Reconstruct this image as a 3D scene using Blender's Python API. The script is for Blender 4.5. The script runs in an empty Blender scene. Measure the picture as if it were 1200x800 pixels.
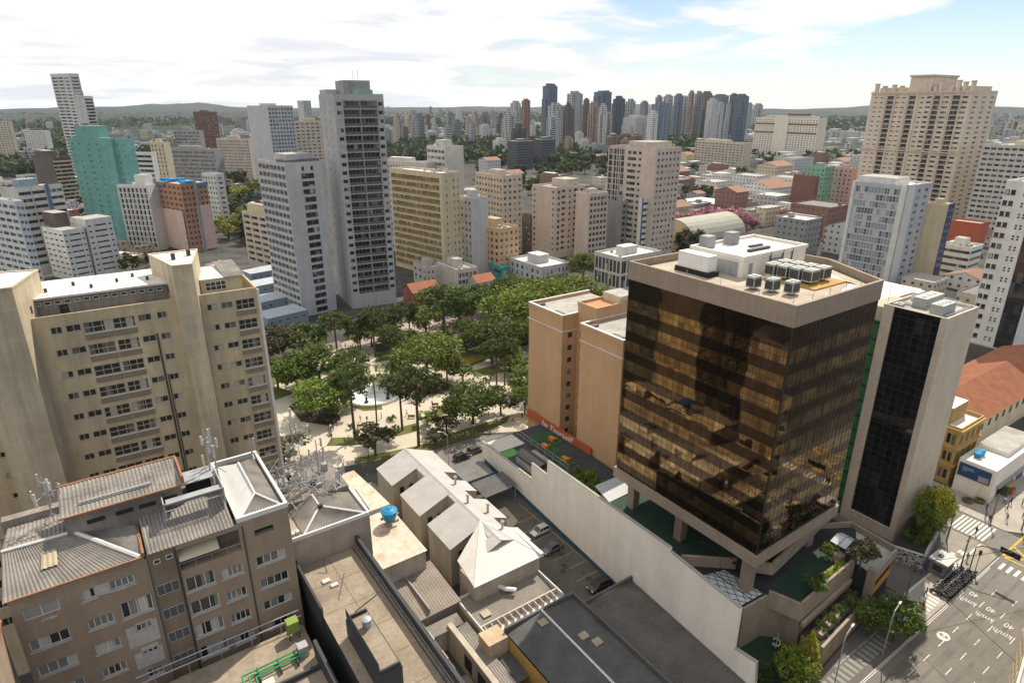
import bpy, bmesh, math, random
from mathutils import Vector
R = math.radians
sc = bpy.context.scene
COL = sc.collection
rng = random.Random(7)

# ------------------------------------------------------------------ camera, sky, sun, exposure
CAM_H, FPX, PITCH = 75.0, 747.0, R(20.4)
cd = bpy.data.cameras.new('camera'); cam = bpy.data.objects.new('camera', cd); COL.objects.link(cam)
cam.location = (0, 0, CAM_H); cam.rotation_euler = (R(90) - PITCH, 0, 0)
cd.sensor_width = 36; cd.lens = 36 * FPX / 1200; cd.clip_start = 0.5; cd.clip_end = 60000
sc.camera = cam
SUN_AZ, SUN_EL = 60.0, 52.0        # azimuth counted from +X towards +Y
w = bpy.data.worlds.new('World'); sc.world = w; w.use_nodes = True
nt = w.node_tree; nt.nodes.clear()
def N(t, nt, **k):
    n = nt.nodes.new(t)
    for a, v in k.items(): setattr(n, a, v)
    return n
def setin(n, **k):
    for a, v in k.items():
        n.inputs[a.replace('_', ' ')].default_value = v
L = nt.links.new
sky = N('ShaderNodeTexSky', nt, sky_type='NISHITA', sun_disc=False)
sky.sun_elevation = R(SUN_EL); sky.sun_rotation = R(90 - SUN_AZ); sky.altitude = 900; sky.air_density = 1.0; sky.dust_density = 0.5; sky.ozone_density = 1.5
tc = N('ShaderNodeTexCoord', nt)
sep = N('ShaderNodeSeparateXYZ', nt); L(tc.outputs['Generated'], sep.inputs[0])
def M2(op, a, b, nt=nt, clamp=False):
    m = N('ShaderNodeMath', nt, operation=op, use_clamp=clamp)
    for i, q in enumerate((a, b)):
        if q is None: continue
        if isinstance(q, (int, float)): m.inputs[i].default_value = q
        else: nt.links.new(q, m.inputs[i])
    return m.outputs[0]
# clouds on a flat layer: direction / (z + k)
den = M2('ADD', M2('MAXIMUM', sep.outputs[2], 0.0), 0.10)
cx = M2('DIVIDE', sep.outputs[0], den); cy = M2('DIVIDE', sep.outputs[1], den)
cmb = N('ShaderNodeCombineXYZ', nt); L(cx, cmb.inputs[0]); L(cy, cmb.inputs[1])
n1 = N('ShaderNodeTexNoise', nt); setin(n1, Scale=0.75, Detail=9.0, Roughness=0.56, Distortion=0.35); L(cmb.outputs[0], n1.inputs['Vector'])
n2 = N('ShaderNodeTexNoise', nt); setin(n2, Scale=0.22, Detail=3.0, Roughness=0.5); L(cmb.outputs[0], n2.inputs['Vector'])
# more overcast to the left (-x), open blue to the upper right
left = M2('ADD', M2('MULTIPLY', sep.outputs[0], -0.34), M2('MULTIPLY', M2('MAXIMUM', M2('SUBTRACT', sep.outputs[2], 0.32), 0.0), 0.35))  # height term adds unseen cloud overhead for a more neutral fill
cov = M2('ADD', M2('ADD', M2('MULTIPLY', n1.outputs[0], 0.85), M2('MULTIPLY', n2.outputs[0], 0.45)), left)
rmp = N('ShaderNodeValToRGB', nt); L(cov, rmp.inputs[0])
rmp.color_ramp.elements[0].position = 0.53; rmp.color_ramp.elements[0].color = (0.0, 0.0, 0.0, 1)
rmp.color_ramp.elements[1].position = 0.63; rmp.color_ramp.elements[1].color = (1, 1, 1, 1)
# cloud brightness: thick undersides greyer
rm2 = N('ShaderNodeValToRGB', nt); L(n1.outputs[0], rm2.inputs[0])
CL = 1.0
rm2.color_ramp.elements[0].position = 0.40; rm2.color_ramp.elements[0].color = (0.75, 0.78, 0.83, 1)
rm2.color_ramp.elements[1].position = 0.53; rm2.color_ramp.elements[1].color = (1.0, 1.0, 1.0, 1)
clb = N('ShaderNodeMix', nt, data_type='RGBA', blend_type='MULTIPLY'); clb.inputs[0].default_value = 1
L(rm2.outputs[0], clb.inputs[6]); clb.inputs[7].default_value = (10.0, 9.85, 9.7, 1)
mixc = N('ShaderNodeMix', nt, data_type='RGBA'); L(rmp.outputs[0], mixc.inputs[0]); L(clb.outputs[2], mixc.inputs[7])
# bright hazy air low over the horizon
hz = M2('POWER', M2('SUBTRACT', 1.0, M2('MAXIMUM', sep.outputs[2], 0.0), clamp=True), 15.0)
mixh = N('ShaderNodeMix', nt, data_type='RGBA'); L(M2('MULTIPLY', hz, 0.55), mixh.inputs[0]); L(sky.outputs[0], mixh.inputs[6]); mixh.inputs[7].default_value = (8.4, 8.9, 9.5, 1)
L(mixh.outputs[2], mixc.inputs[6])
bg = N('ShaderNodeBackground', nt); bg.inputs[1].default_value = 0.088; L(mixc.outputs[2], bg.inputs[0])
wo = N('ShaderNodeOutputWorld', nt); L(bg.outputs[0], wo.inputs[0])
sd = bpy.data.lights.new('sun', 'SUN'); so = bpy.data.objects.new('sun', sd); COL.objects.link(so)
sd.energy = 4.7; sd.angle = R(0.55); sd.color = (1.0, 0.90, 0.75)
so.rotation_euler = (R(90 - SUN_EL), 0, R(SUN_AZ + 90))
so.location = (0, 0, 300)
vs = sc.view_settings
vs.view_transform = 'Standard'; vs.look = 'None'; vs.exposure = 0.37; vs.gamma = 1.0; vs.use_curve_mapping = False
cy_ = sc.cycles
cy_.max_bounces = 6; cy_.diffuse_bounces = 3; cy_.glossy_bounces = 3; cy_.transmission_bounces = 3; cy_.transparent_max_bounces = 6; cy_.volume_bounces = 0
cy_.use_denoising = True; cy_.sample_clamp_indirect = 6.0; cy_.caustics_reflective = False; cy_.caustics_refractive = False

# ------------------------------------------------------------------ picture ray -> point of the place at a known height
def ray(px, py):
    a, b = px - 600, 400 - py
    c, s = math.cos(PITCH), math.sin(PITCH)
    return Vector((a, FPX * c + b * s, -FPX * s + b * c))
def P(px, py, z=0.0):
    d = ray(px, py); t = (z - CAM_H) / d.z
    return Vector((d.x * t, d.y * t, z))
def height_at(px, py, p):
    d = ray(px, py); return CAM_H + d.z * math.hypot(p[0], p[1]) / math.hypot(d.x, d.y)
def project(p):
    x, y, z = p[0], p[1], p[2] - CAM_H
    c, s = math.cos(PITCH), math.sin(PITCH)
    w_ = y * c - z * s; u = y * s + z * c
    return 600 + FPX * x / w_, 400 - FPX * u / w_

# ------------------------------------------------------------------ mesh collector
class MB:
    def __init__(s): s.v = []; s.f = []; s.m = []
    def poly(s, pts, m=0):
        k = len(s.v); s.v += [tuple(p) for p in pts]; s.f.append(tuple(range(k, k + len(pts)))); s.m.append(m); return s
    def box(s, x0, y0, z0, x1, y1, z1, m=0, bottom=True):
        k = len(s.v)
        s.v += [(x0, y0, z0), (x1, y0, z0), (x1, y1, z0), (x0, y1, z0), (x0, y0, z1), (x1, y0, z1), (x1, y1, z1), (x0, y1, z1)]
        F = [(0, 1, 5, 4), (1, 2, 6, 5), (2, 3, 7, 6), (3, 0, 4, 7), (4, 5, 6, 7)] + ([(3, 2, 1, 0)] if bottom else [])
        for q in F: s.f.append(tuple(k + i for i in q)); s.m.append(m)
        return s
    def obox(s, c, size, rz, m=0):
        cx, cy, cz = c; a, b, h = size; ca, sa = math.cos(rz), math.sin(rz); k = len(s.v)
        for z in (cz, cz + h):
            for x, y in ((-a / 2, -b / 2), (a / 2, -b / 2), (a / 2, b / 2), (-a / 2, b / 2)):
                s.v.append((cx + x * ca - y * sa, cy + x * sa + y * ca, z))
        for q in [(0, 1, 5, 4), (1, 2, 6, 5), (2, 3, 7, 6), (3, 0, 4, 7), (4, 5, 6, 7), (3, 2, 1, 0)]: s.f.append(tuple(k + i for i in q)); s.m.append(m)
        return s
    def prism(s, pts, z0, z1, m=0, mt=None, bottom=False):
        n = len(pts); k = len(s.v)
        a = sum(pts[i][0] * pts[(i + 1) % n][1] - pts[(i + 1) % n][0] * pts[i][1] for i in range(n))
        if a < 0: pts = list(reversed(pts))
        s.v += [(p[0], p[1], z0) for p in pts] + [(p[0], p[1], z1) for p in pts]
        for i in range(n):
            j = (i + 1) % n; s.f.append((k + i, k + j, k + n + j, k + n + i)); s.m.append(m)
        s.f.append(tuple(k + n + i for i in range(n))); s.m.append(m if mt is None else mt)
        if bottom: s.f.append(tuple(k + n - 1 - i for i in range(n))); s.m.append(m)
        return s
    def tube(s, a, b, r0, r1=None, n=6, m=0, caps=True):
        a, b = Vector(a), Vector(b); r1 = r0 if r1 is None else r1
        d = (b - a)
        if d.length < 1e-6: return s
        d.normalize(); u = d.orthogonal().normalized(); v = d.cross(u); k = len(s.v)
        for p, r in ((a, r0), (b, r1)):
            for i in range(n):
                t = 2 * math.pi * i / n; s.v.append(tuple(p + (u * math.cos(t) + v * math.sin(t)) * r))
        for i in range(n):
            j = (i + 1) % n; s.f.append((k + i, k + j, k + n + j, k + n + i)); s.m.append(m)
        if caps:
            s.f.append(tuple(k + n - 1 - i for i in range(n))); s.m.append(m); s.f.append(tuple(k + n + i for i in range(n))); s.m.append(m)
        return s
    def path(s, pts, r, n=6, m=0):
        for a, b in zip(pts, pts[1:]): s.tube(a, b, r, n=n, m=m)
        return s
    def lathe(s, c, prof, n=16, m=0):
        k = len(s.v); cx, cy, cz = c
        for r, z in prof:
            for i in range(n):
                t = 2 * math.pi * i / n; s.v.append((cx + r * math.cos(t), cy + r * math.sin(t), cz + z))
        for q in range(len(prof) - 1):
            for i in range(n):
                j = (i + 1) % n; s.f.append((k + q * n + i, k + q * n + j, k + (q + 1) * n + j, k + (q + 1) * n + i)); s.m.append(m)
        s.f.append(tuple(k + (len(prof) - 1) * n + i for i in range(n))); s.m.append(m)
        return s
    def corr(s, a, b, c, d, pitch=0.35, amp=0.05, m=0):
        """corrugated sheet on the quad a-b (eaves) d-c (ridge); ridges run from a-b towards d-c"""
        a, b, c, d = map(Vector, (a, b, c, d)); n = max(2, int((b - a).length / pitch) * 2)
        nn = (b - a).cross(d - a).normalized() * amp; k = len(s.v)
        for i in range(n + 1):
            t = i / n; o = nn if i % 2 else -nn
            s.v.append(tuple(a.lerp(b, t) + o)); s.v.append(tuple(d.lerp(c, t) + o))
        for i in range(n):
            s.f.append((k + 2 * i, k + 2 * i + 2, k + 2 * i + 3, k + 2 * i + 1)); s.m.append(m)
        return s
    def mesh(s, name, mats):
        me = bpy.data.meshes.new(name); me.from_pydata(s.v, [], s.f)
        for q in (mats if isinstance(mats, (list, tuple)) else [mats]): me.materials.append(q)
        if any(s.m): me.polygons.foreach_set('material_index', s.m)
        me.update(); return me
    def build(s, name, mats, parent=None, **k):
        if not s.f: return None
        return link(name, s.mesh(name, mats), parent, **k)
def link(name, data, parent=None, loc=None, rz=None, kind=None, color=None, label=None):
    o = bpy.data.objects.new(name, data); COL.objects.link(o)
    if parent is not None: o.parent = parent
    if loc is not None: o.location = loc
    if rz is not None: o.rotation_euler = (0, 0, rz)
    if kind: o['kind'] = kind
    if color is not None: o.color = color
    if label: o['label'] = label
    return o
def tag(o, label, cat, group=None):
    o['label'] = label; o['category'] = cat
    if group: o['group'] = group
    return o
def thing(name, label, cat, loc=(0, 0, 0), rz=0.0, group=None):
    o = link(name, None, None, loc, rz); return tag(o, label, cat, group)
def copy_tree(o, parent=None):
    c = o.copy(); COL.objects.link(c)
    if parent is not None: c.parent = parent
    for ch in o.children: copy_tree(ch, c)
    return c

# ------------------------------------------------------------------ materials
MATS = {}
def mat(name, col, rough=0.8, var=0.12, scale=0.6, streak=0.0, spec=0.3, metal=0.0, dirt=None, bump=0.0, grid=None, objcol=False, fine=0.0):
    """procedural surface: base colour broken by noise; streak = vertical run-off stains; dirt = (colour, amount) blotches; grid = (w, h, depth, amount) panel joints"""
    if name in MATS: return MATS[name]
    m = bpy.data.materials.new(name); m.use_nodes = True; t = m.node_tree; b = t.nodes['Principled BSDF']; l = t.links.new
    b.inputs['Roughness'].default_value = rough; b.inputs['Specular IOR Level'].default_value = spec; b.inputs['Metallic'].default_value = metal
    tc = N('ShaderNodeTexCoord', t); geo = N('ShaderNodeNewGeometry', t)
    no = N('ShaderNodeTexNoise', t); setin(no, Scale=scale, Detail=6.0, Roughness=0.65); l(tc.outputs['Object'], no.inputs['Vector'])
    if objcol:
        oi = N('ShaderNodeObjectInfo', t); base = oi.outputs['Color']
    else:
        rgb = N('ShaderNodeRGB', t); rgb.outputs[0].default_value = (*col, 1); base = rgb.outputs[0]
    def mul(c, fac_socket, lo, hi):
        mr = N('ShaderNodeMapRange', t); l(fac_socket, mr.inputs[0]); mr.inputs[1].default_value = 0.3; mr.inputs[2].default_value = 0.7; mr.inputs[3].default_value = lo; mr.inputs[4].default_value = hi
        v = N('ShaderNodeMix', t, data_type='RGBA', blend_type='MULTIPLY'); v.inputs[0].default_value = 1
        l(c, v.inputs[6]); l(mr.outputs[0], v.inputs[7]); return v.outputs[2]
    c = mul(base, no.outputs[0], 1 - var, 1 + var * 0.7)
    if fine:
        nf = N('ShaderNodeTexNoise', t); setin(nf, Scale=scale * 12, Detail=3.0, Roughness=0.7); l(tc.outputs['Object'], nf.inputs['Vector']); c = mul(c, nf.outputs[0], 1 - fine, 1 + fine)
    if streak:
        mp = N('ShaderNodeMapping', t); mp.inputs['Scale'].default_value = (0.55, 0.55, 0.05); l(tc.outputs['Object'], mp.inputs[0])
        ns = N('ShaderNodeTexNoise', t); setin(ns, Scale=1.0, Detail=5.0, Roughness=0.7); l(mp.outputs[0], ns.inputs['Vector']); c = mul(c, ns.outputs[0], 1 - streak * 1.3, 1 + streak * 0.4)
        mp2 = N('ShaderNodeMapping', t); mp2.inputs['Scale'].default_value = (0.07, 0.07, 0.16); l(tc.outputs['Object'], mp2.inputs[0]); n3 = N('ShaderNodeTexNoise', t); setin(n3, Scale=1.0, Detail=7.0, Roughness=0.75); l(mp2.outputs[0], n3.inputs['Vector']); c = mul(c, n3.outputs[0], 1 - streak * 0.9, 1 + streak * 0.5)
    if dirt:
        nd = N('ShaderNodeTexNoise', t); setin(nd, Scale=scale * 0.45, Detail=8.0, Roughness=0.72); l(tc.outputs['Object'], nd.inputs['Vector'])
        mr = N('ShaderNodeMapRange', t); l(nd.outputs[0], mr.inputs[0]); mr.inputs[1].default_value = 0.5; mr.inputs[2].default_value = 0.72; mr.inputs[3].default_value = 0; mr.inputs[4].default_value = dirt[1]
        v = N('ShaderNodeMix', t, data_type='RGBA'); l(mr.outputs[0], v.inputs[0]); l(c, v.inputs[6]); v.inputs[7].default_value = (*dirt[0], 1); c = v.outputs[2]
    if grid:
        gw, gh, lw, amt = grid
        sp = N('ShaderNodeSeparateXYZ', t); l(tc.outputs['Object'], sp.inputs[0])
        u = M2('ADD', sp.outputs[0], sp.outputs[1], t)
        def line(s, p):
            f = M2('FRACT', M2('DIVIDE', s, p, t), None, t); return M2('LESS_THAN', f, lw / p, t)
        g = line(u, gw) if gh is None else M2('MAXIMUM', line(u, gw), line(sp.outputs[2], gh), t)
        v = N('ShaderNodeMix', t, data_type='RGBA', blend_type='MULTIPLY'); l(M2('MULTIPLY', g, amt, t), v.inputs[0]); l(c, v.inputs[6]); v.inputs[7].default_value = (0.25, 0.24, 0.22, 1); c = v.outputs[2]
    l(c, b.inputs['Base Color'])
    if bump:
        bn = N('ShaderNodeBump', t); bn.inputs['Strength'].default_value = bump; bn.inputs['Distance'].default_value = 0.05; l(no.outputs[0], bn.inputs['Height']); l(bn.outputs[0], b.inputs['Normal'])
    MATS[name] = m; return m
def glass(name, dark=(0.020, 0.024, 0.028), mid=(0.16, 0.17, 0.17), light=(0.42, 0.41, 0.38), p_mid=0.30, p_light=0.12, pitch=1.1, fh=3.0, rough=0.08, spec=0.6):
    """window panes: most look dark, some show curtains or blinds behind"""
    if name in MATS: return MATS[name]
    m = bpy.data.materials.new(name); m.use_nodes = True; t = m.node_tree; b = t.nodes['Principled BSDF']; l = t.links.new
    tc = N('ShaderNodeTexCoord', t); oi = N('ShaderNodeObjectInfo', t); sp = N('ShaderNodeSeparateXYZ', t); l(tc.outputs['Object'], sp.inputs[0])
    u = M2('FLOOR', M2('DIVIDE', M2('ADD', sp.outputs[0], sp.outputs[1], t), pitch, t), None, t); z = M2('FLOOR', M2('DIVIDE', sp.outputs[2], fh, t), None, t)
    cb = N('ShaderNodeCombineXYZ', t); l(u, cb.inputs[0]); l(z, cb.inputs[1]); l(M2('MULTIPLY', oi.outputs['Random'], 977.0, t), cb.inputs[2])
    wn = N('ShaderNodeTexWhiteNoise', t); l(cb.outputs[0], wn.inputs[0])
    r = N('ShaderNodeValToRGB', t); l(wn.outputs[0], r.inputs[0]); r.color_ramp.interpolation = 'CONSTANT'
    e = r.color_ramp.elements; e[0].position = 0; e[0].color = (*dark, 1); e[1].position = 1 - p_mid - p_light; e[1].color = (*mid, 1)
    x = e.new(1 - p_light); x.color = (*light, 1)
    l(r.outputs[0], b.inputs['Base Color']); b.inputs['Roughness'].default_value = rough; b.inputs['Specular IOR Level'].default_value = spec
    MATS[name] = m; return m
def farmat(name, ww, wh, fw, fh_, wincol=(0.05, 0.055, 0.065), band=False, roofcol=(0.30, 0.29, 0.28), stack=None):
    """distant building: object colour walls, a regular window pattern on the walls, grey roof"""
    m = bpy.data.materials.new(name); m.use_nodes = True; t = m.node_tree; b = t.nodes['Principled BSDF']; l = t.links.new
    tc = N('ShaderNodeTexCoord', t); oi = N('ShaderNodeObjectInfo', t); geo = N('ShaderNodeNewGeometry', t)
    sp = N('ShaderNodeSeparateXYZ', t); l(tc.outputs['Object'], sp.inputs[0]); sn = N('ShaderNodeSeparateXYZ', t); l(geo.outputs['Normal'], sn.inputs[0])
    def inside(s, p, f):
        q = M2('FRACT', M2('DIVIDE', s, p, t), None, t); return M2('MULTIPLY', M2('GREATER_THAN', q, (1 - f) / 2, t), M2('LESS_THAN', q, (1 + f) / 2, t), t)
    win = inside(sp.outputs[2], wh, fh_)
    u = M2('ADD', sp.outputs[0], sp.outputs[1], t)
    if not band: win = M2('MULTIPLY', win, inside(u, ww, fw), t)
    if stack:
        pw, pf, ph = stack; st_ = inside(M2('ADD', u, M2('MULTIPLY', oi.outputs['Random'], 9.0, t), t), pw, pf); rail = inside(M2('ADD', sp.outputs[2], .6, t), 3.0, ph); win = M2('MAXIMUM', M2('MULTIPLY', win, M2('SUBTRACT', 1.0, st_, t), t), M2('MULTIPLY', st_, rail, t), t)
    wall = M2('LESS_THAN', M2('ABSOLUTE', sn.outputs[2], None, t), 0.5, t)
    win = M2('MULTIPLY', win, wall, t)
    no = N('ShaderNodeTexNoise', t); setin(no, Scale=0.25, Detail=4.0, Roughness=0.7); l(tc.outputs['Object'], no.inputs['Vector'])
    mr = N('ShaderNodeMapRange', t); l(no.outputs[0], mr.inputs[0]); mr.inputs[1].default_value = .3; mr.inputs[2].default_value = .7; mr.inputs[3].default_value = .85; mr.inputs[4].default_value = 1.08
    v = N('ShaderNodeMix', t, data_type='RGBA', blend_type='MULTIPLY'); v.inputs[0].default_value = 1; l(oi.outputs['Color'], v.inputs[6]); l(mr.outputs[0], v.inputs[7])
    rr = N('ShaderNodeMix', t, data_type='RGBA'); l(wall, rr.inputs[0]); rr.inputs[6].default_value = (*roofcol, 1); l(v.outputs[2], rr.inputs[7])
    x = N('ShaderNodeMix', t, data_type='RGBA'); l(win, x.inputs[0]); l(rr.outputs[2], x.inputs[6]); x.inputs[7].default_value = (*wincol, 1)
    l(x.outputs[2], b.inputs['Base Color']); b.inputs['Specular IOR Level'].default_value = 0.3
    ro = M2('SUBTRACT', 0.85, M2('MULTIPLY', win, 0.6, t), t); l(ro, b.inputs['Roughness'])
    return m
CONC = mat('concrete_roof', (0.36, 0.34, 0.31), 0.9, 0.25, 0.25, dirt=((0.13, 0.12, 0.11), 0.6), fine=0.12)
PALE_ROOF = mat('pale_roof', (0.62, 0.60, 0.56), 0.85, 0.15, 0.3, dirt=((0.25, 0.23, 0.21), 0.5), fine=0.1)
DARK_ROOF = mat('dark_roof', (0.16, 0.155, 0.15), 0.9, 0.25, 0.3, dirt=((0.07, 0.07, 0.07), 0.5), fine=0.1)
GREY_METAL = mat('grey_metal', (0.36, 0.37, 0.38), 0.5, 0.15, 1.0, metal=0.3)
WHITE_METAL = mat('white_metal', (0.72, 0.72, 0.71), 0.5, 0.1, 1.0)
BLACK = mat('dark_void', (0.02, 0.02, 0.02), 0.7, 0.1)
FRAME_W = mat('white_frame', (0.62, 0.61, 0.58), 0.6, 0.1)
FRAME_G = mat('grey_frame', (0.32, 0.32, 0.31), 0.6, 0.1)
FRAME_D = mat('dark_frame', (0.05, 0.05, 0.05), 0.5, 0.1)
GLASS = glass('window_glass')
GLASS_D = glass('dark_window_glass', p_mid=0.12, p_light=0.04)
GLASS_C = glass('curtained_glass', p_mid=0.42, p_light=0.22, pitch=0.8)

# ------------------------------------------------------------------ buildings
FOOT = []      # footprints already taken: (x, y, radius)
WM = {}
def win_mesh(w_, h, nx, nz, rec, fmat, gmat, sill=0.0, fr=0.07):
    key = (round(w_, 2), round(h, 2), nx, nz, rec, fmat.name, gmat.name, sill)
    if key in WM: return WM[key]
    m = MB(); m.poly([(0, rec, 0), (w_, rec, 0), (w_, rec, h), (0, rec, h)], 1)
    if fr:
        y0, y1 = rec - 0.07, rec - 0.005
        for i in range(nx + 1):
            c = w_ * i / nx; a = min(max(c - fr / 2, 0.004), w_ - fr - 0.004); m.box(a, y0, 0.004, a + fr, y1, h - 0.004)
        for i in range(nz + 1):
            c = h * i / nz; a = min(max(c - fr / 2, 0.004), h - fr - 0.004); m.box(0.004, y0 + 0.004, a, w_ - 0.004, y1 - 0.002, a + fr)
    if sill: m.box(-0.1, -sill, -0.12, w_ + 0.1, rec - 0.003, -0.004)
    WM[key] = m.mesh('window', [fmat, gmat]); return WM[key]
BLDS = []
class Bld:
    def __init__(s, name, label, cat, loc, ang, wx, wy, group=None):
        s.root = thing(name, label, cat, loc, R(ang), group); s.wx, s.wy, s.ang = wx, wy, ang; s.cnt = {}; s.over = {}; s.loc = Vector(loc); BLDS.append(s)
        a = R(ang); FOOT.append((loc[0] + (wx * math.cos(a) - wy * math.sin(a)) / 2, loc[1] + (wx * math.sin(a) + wy * math.cos(a)) / 2, 0.5 * math.hypot(wx, wy), wx, wy, a))
    def pt(s, face, u, v, z):
        return {'R': (u, -v, z), 'L': (-v, u, z), 'A': (s.wx + v, u, z), 'B': (u, s.wy + v, z)}[face]
    def width(s, face): return s.wx if face in 'RB' else s.wy
    def place(s, name, me, face, u0, u1, z, off=0.0):
        """a repeated facade part; past 100 of one name the rest join one mesh"""
        k = s.cnt.get(name, 0)
        if k < 100:
            s.cnt[name] = k + 1
            loc, rz = {'R': ((u0, -off, z), 0), 'L': ((-off, u1, z), -math.pi / 2), 'A': ((s.wx + off, u0, z), math.pi / 2), 'B': ((u1, s.wy + off, z), math.pi)}[face]
            return link(name, me, s.root, loc, rz)
        mb, mats = s.over.setdefault(name, (MB(), []))
        mi = []
        for q in me.materials:
            if q not in mats: mats.append(q)
            mi.append(mats.index(q))
        kb = len(mb.v)
        for v in me.vertices:
            x, y, zz = v.co
            if face == 'R': p = (u0 + x, y - off, z + zz)
            elif face == 'L': p = (y - off, u1 - x, z + zz)
            elif face == 'A': p = (s.wx + off - y, u0 + x, z + zz)
            else: p = (u1 - x, s.wy + off - y, z + zz)
            mb.v.append(p)
        for pl in me.polygons: mb.f.append(tuple(kb + i for i in pl.vertices)); mb.m.append(mi[pl.material_index])
    def wall(s, mb, face, z0, z1, holes, depth=0.25, u0=0.0, u1=None, v=0.0, m=0):
        u1 = s.width(face) if u1 is None else u1
        zs = sorted({z0, z1} | {round(h[2], 4) for h in holes if z0 < h[2] < z1} | {round(h[3], 4) for h in holes if z0 < h[3] < z1})
        for za, zb in zip(zs, zs[1:]):
            zm = (za + zb) / 2
            hs = sorted((h[0], h[1]) for h in holes if h[2] < zm < h[3])
            c = u0
            for a, b in hs + [(u1, u1)]:
                if a - c > 1e-4: mb.poly([s.pt(face, c, v, za), s.pt(face, a, v, za), s.pt(face, a, v, zb), s.pt(face, c, v, zb)], m)
                c = max(c, b)
        for h in holes:
            a, b, za, zb = h[:4]; d = h[4] if len(h) > 4 else depth
            f = lambda u, vv, z: s.pt(face, u, v + vv, z)
            mb.poly([f(a, 0, za), f(b, 0, za), f(b, -d, za), f(a, -d, za)], m); mb.poly([f(a, 0, zb), f(b, 0, zb), f(b, -d, zb), f(a, -d, zb)], m)
            mb.poly([f(a, 0, za), f(a, 0, zb), f(a, -d, zb), f(a, -d, za)], m); mb.poly([f(b, 0, za), f(b, 0, zb), f(b, -d, zb), f(b, -d, za)], m)
    def facade(s, mb, face, z0, z1, nf, fh, zbase, cols, depth=0.25, gm=None, fm=None, u0=0.0, u1=None, skip=None, v=0.0):
        """cols: (ua, ub, rel_z, height, kind[, nx]); kind win / band / bal / slot"""
        holes = []; gm = gm or GLASS; fm = fm or FRAME_G
        for k in range(nf):
            zf = zbase + k * fh
            for ci, cdef in enumerate(cols):
                ua, ub, rz, h, kind = cdef[:5]; nx = cdef[5] if len(cdef) > 5 else max(1, round((ub - ua) / 1.2))
                if skip and skip(k, ci): continue
                za = zf + rz; zb = za + h
                if zb > z1 - 0.05 or za < z0: continue
                if kind in ('win', 'band'):
                    holes.append((ua, ub, za, zb, depth))
                    s.place('window' if kind == 'win' else 'window_band', win_mesh(ub - ua, h, nx, 1, depth, fm, gm, fr=0.07 if kind == 'win' else 0.06), face, ua, ub, za, v)
                elif kind == 'sill':
                    holes.append((ua, ub, za, zb, depth)); s.place('window', win_mesh(ub - ua, h, nx, 1, depth, fm, gm, sill=0.1), face, ua, ub, za, v)
                elif kind == 'two':
                    holes.append((ua, ub, za, zb, depth)); s.place('window', win_mesh(ub - ua, h, nx, 2, depth, fm, gm), face, ua, ub, za, v)
                elif kind == 'bal':
                    d = 1.3; holes.append((ua, ub, za, zb, d))
                    key = ('bal', round(ub - ua, 2), round(h, 2), mb.balm.name)
                    if key not in WM:
                        q = MB(); W = ub - ua
                        q.poly([(0, d - 0.01, 0), (W, d - 0.01, 0), (W, d - 0.01, h), (0, d - 0.01, h)], 1)
                        for i in range(nx + 1):
                            a = min(max(W * i / nx - 0.05, 0.004), W - 0.104); q.box(a, d - 0.08, 0.004, a + 0.1, d - 0.02, h - 0.004, 2)
                        q.box(0.003, -0.06, 0.003, W - 0.003, 0.08, 0.95, 0)
                        q.box(0.003, -0.08, 0.952, W - 0.003, 0.10, 1.02, 0)
                        WM[key] = q.mesh('balcony', [mb.balm, gm, fm])
                    s.place('balcony', WM[key], face, ua, ub, za, v)
        s.wall(mb, face, z0, z1, holes, depth, u0, u1, v)
    def coolers(s, cols_face, zs, n, seed):
        r = random.Random(seed); f, cols = cols_face
        for i in range(n):
            c = r.choice(cols); z = r.choice(zs); k = 'cooler'
            if 'cooler' not in WM: WM['cooler'] = MB().box(0, -.42, 0, .85, -.03, .6).mesh('air_conditioner', mat('cooler_white', (.55, .55, .53), .6, .15, 2))
            u = c[0] + .1; s.place('air_conditioner', WM['cooler'], f, u, u + .85, z + c[2] - .75)
    def plain(s, mb, faces, z0, z1, m=0):
        for f in faces: s.wall(mb, f, z0, z1, [], m=m)
    def roof(s, z, rm=None, wm=None, par=0.9, t=0.25, sunk=True):
        """flat roof behind a parapet whose top is at z"""
        x, y = s.wx, s.wy
        MB().poly([(t, t, z - par), (x - t, t, z - par), (x - t, y - t, z - par), (t, y - t, z - par)]).build('roof', rm or CONC, s.root)
        m = MB()
        for a, b, c, d in ((0, 0, x, t), (0, y - t, x, y), (0, t, t, y - t), (x - t, t, x, y - t)):
            m.poly([(a, b, z), (c, b, z), (c, d, z), (a, d, z)])
        m.poly([(t, t, z), (x - t, t, z), (x - t, t, z - par), (t, t, z - par)]); m.poly([(t, y - t, z), (x - t, y - t, z), (x - t, y - t, z - par), (t, y - t, z - par)])
        m.poly([(t, t, z), (t, y - t, z), (t, y - t, z - par), (t, t, z - par)]); m.poly([(x - t, t, z), (x - t, y - t, z), (x - t, y - t, z - par), (x - t, t, z - par)])
        m.build('parapet', wm or CONC, s.root)
    def block(s, name, x0, y0, z0, x1, y1, z1, wm, rm=None):
        m = MB(); m.box(x0, y0, z0, x1, y1, z1, 0, False); m.m[-1] = 1; return m.build(name, [wm, rm or CONC], s.root)
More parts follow.
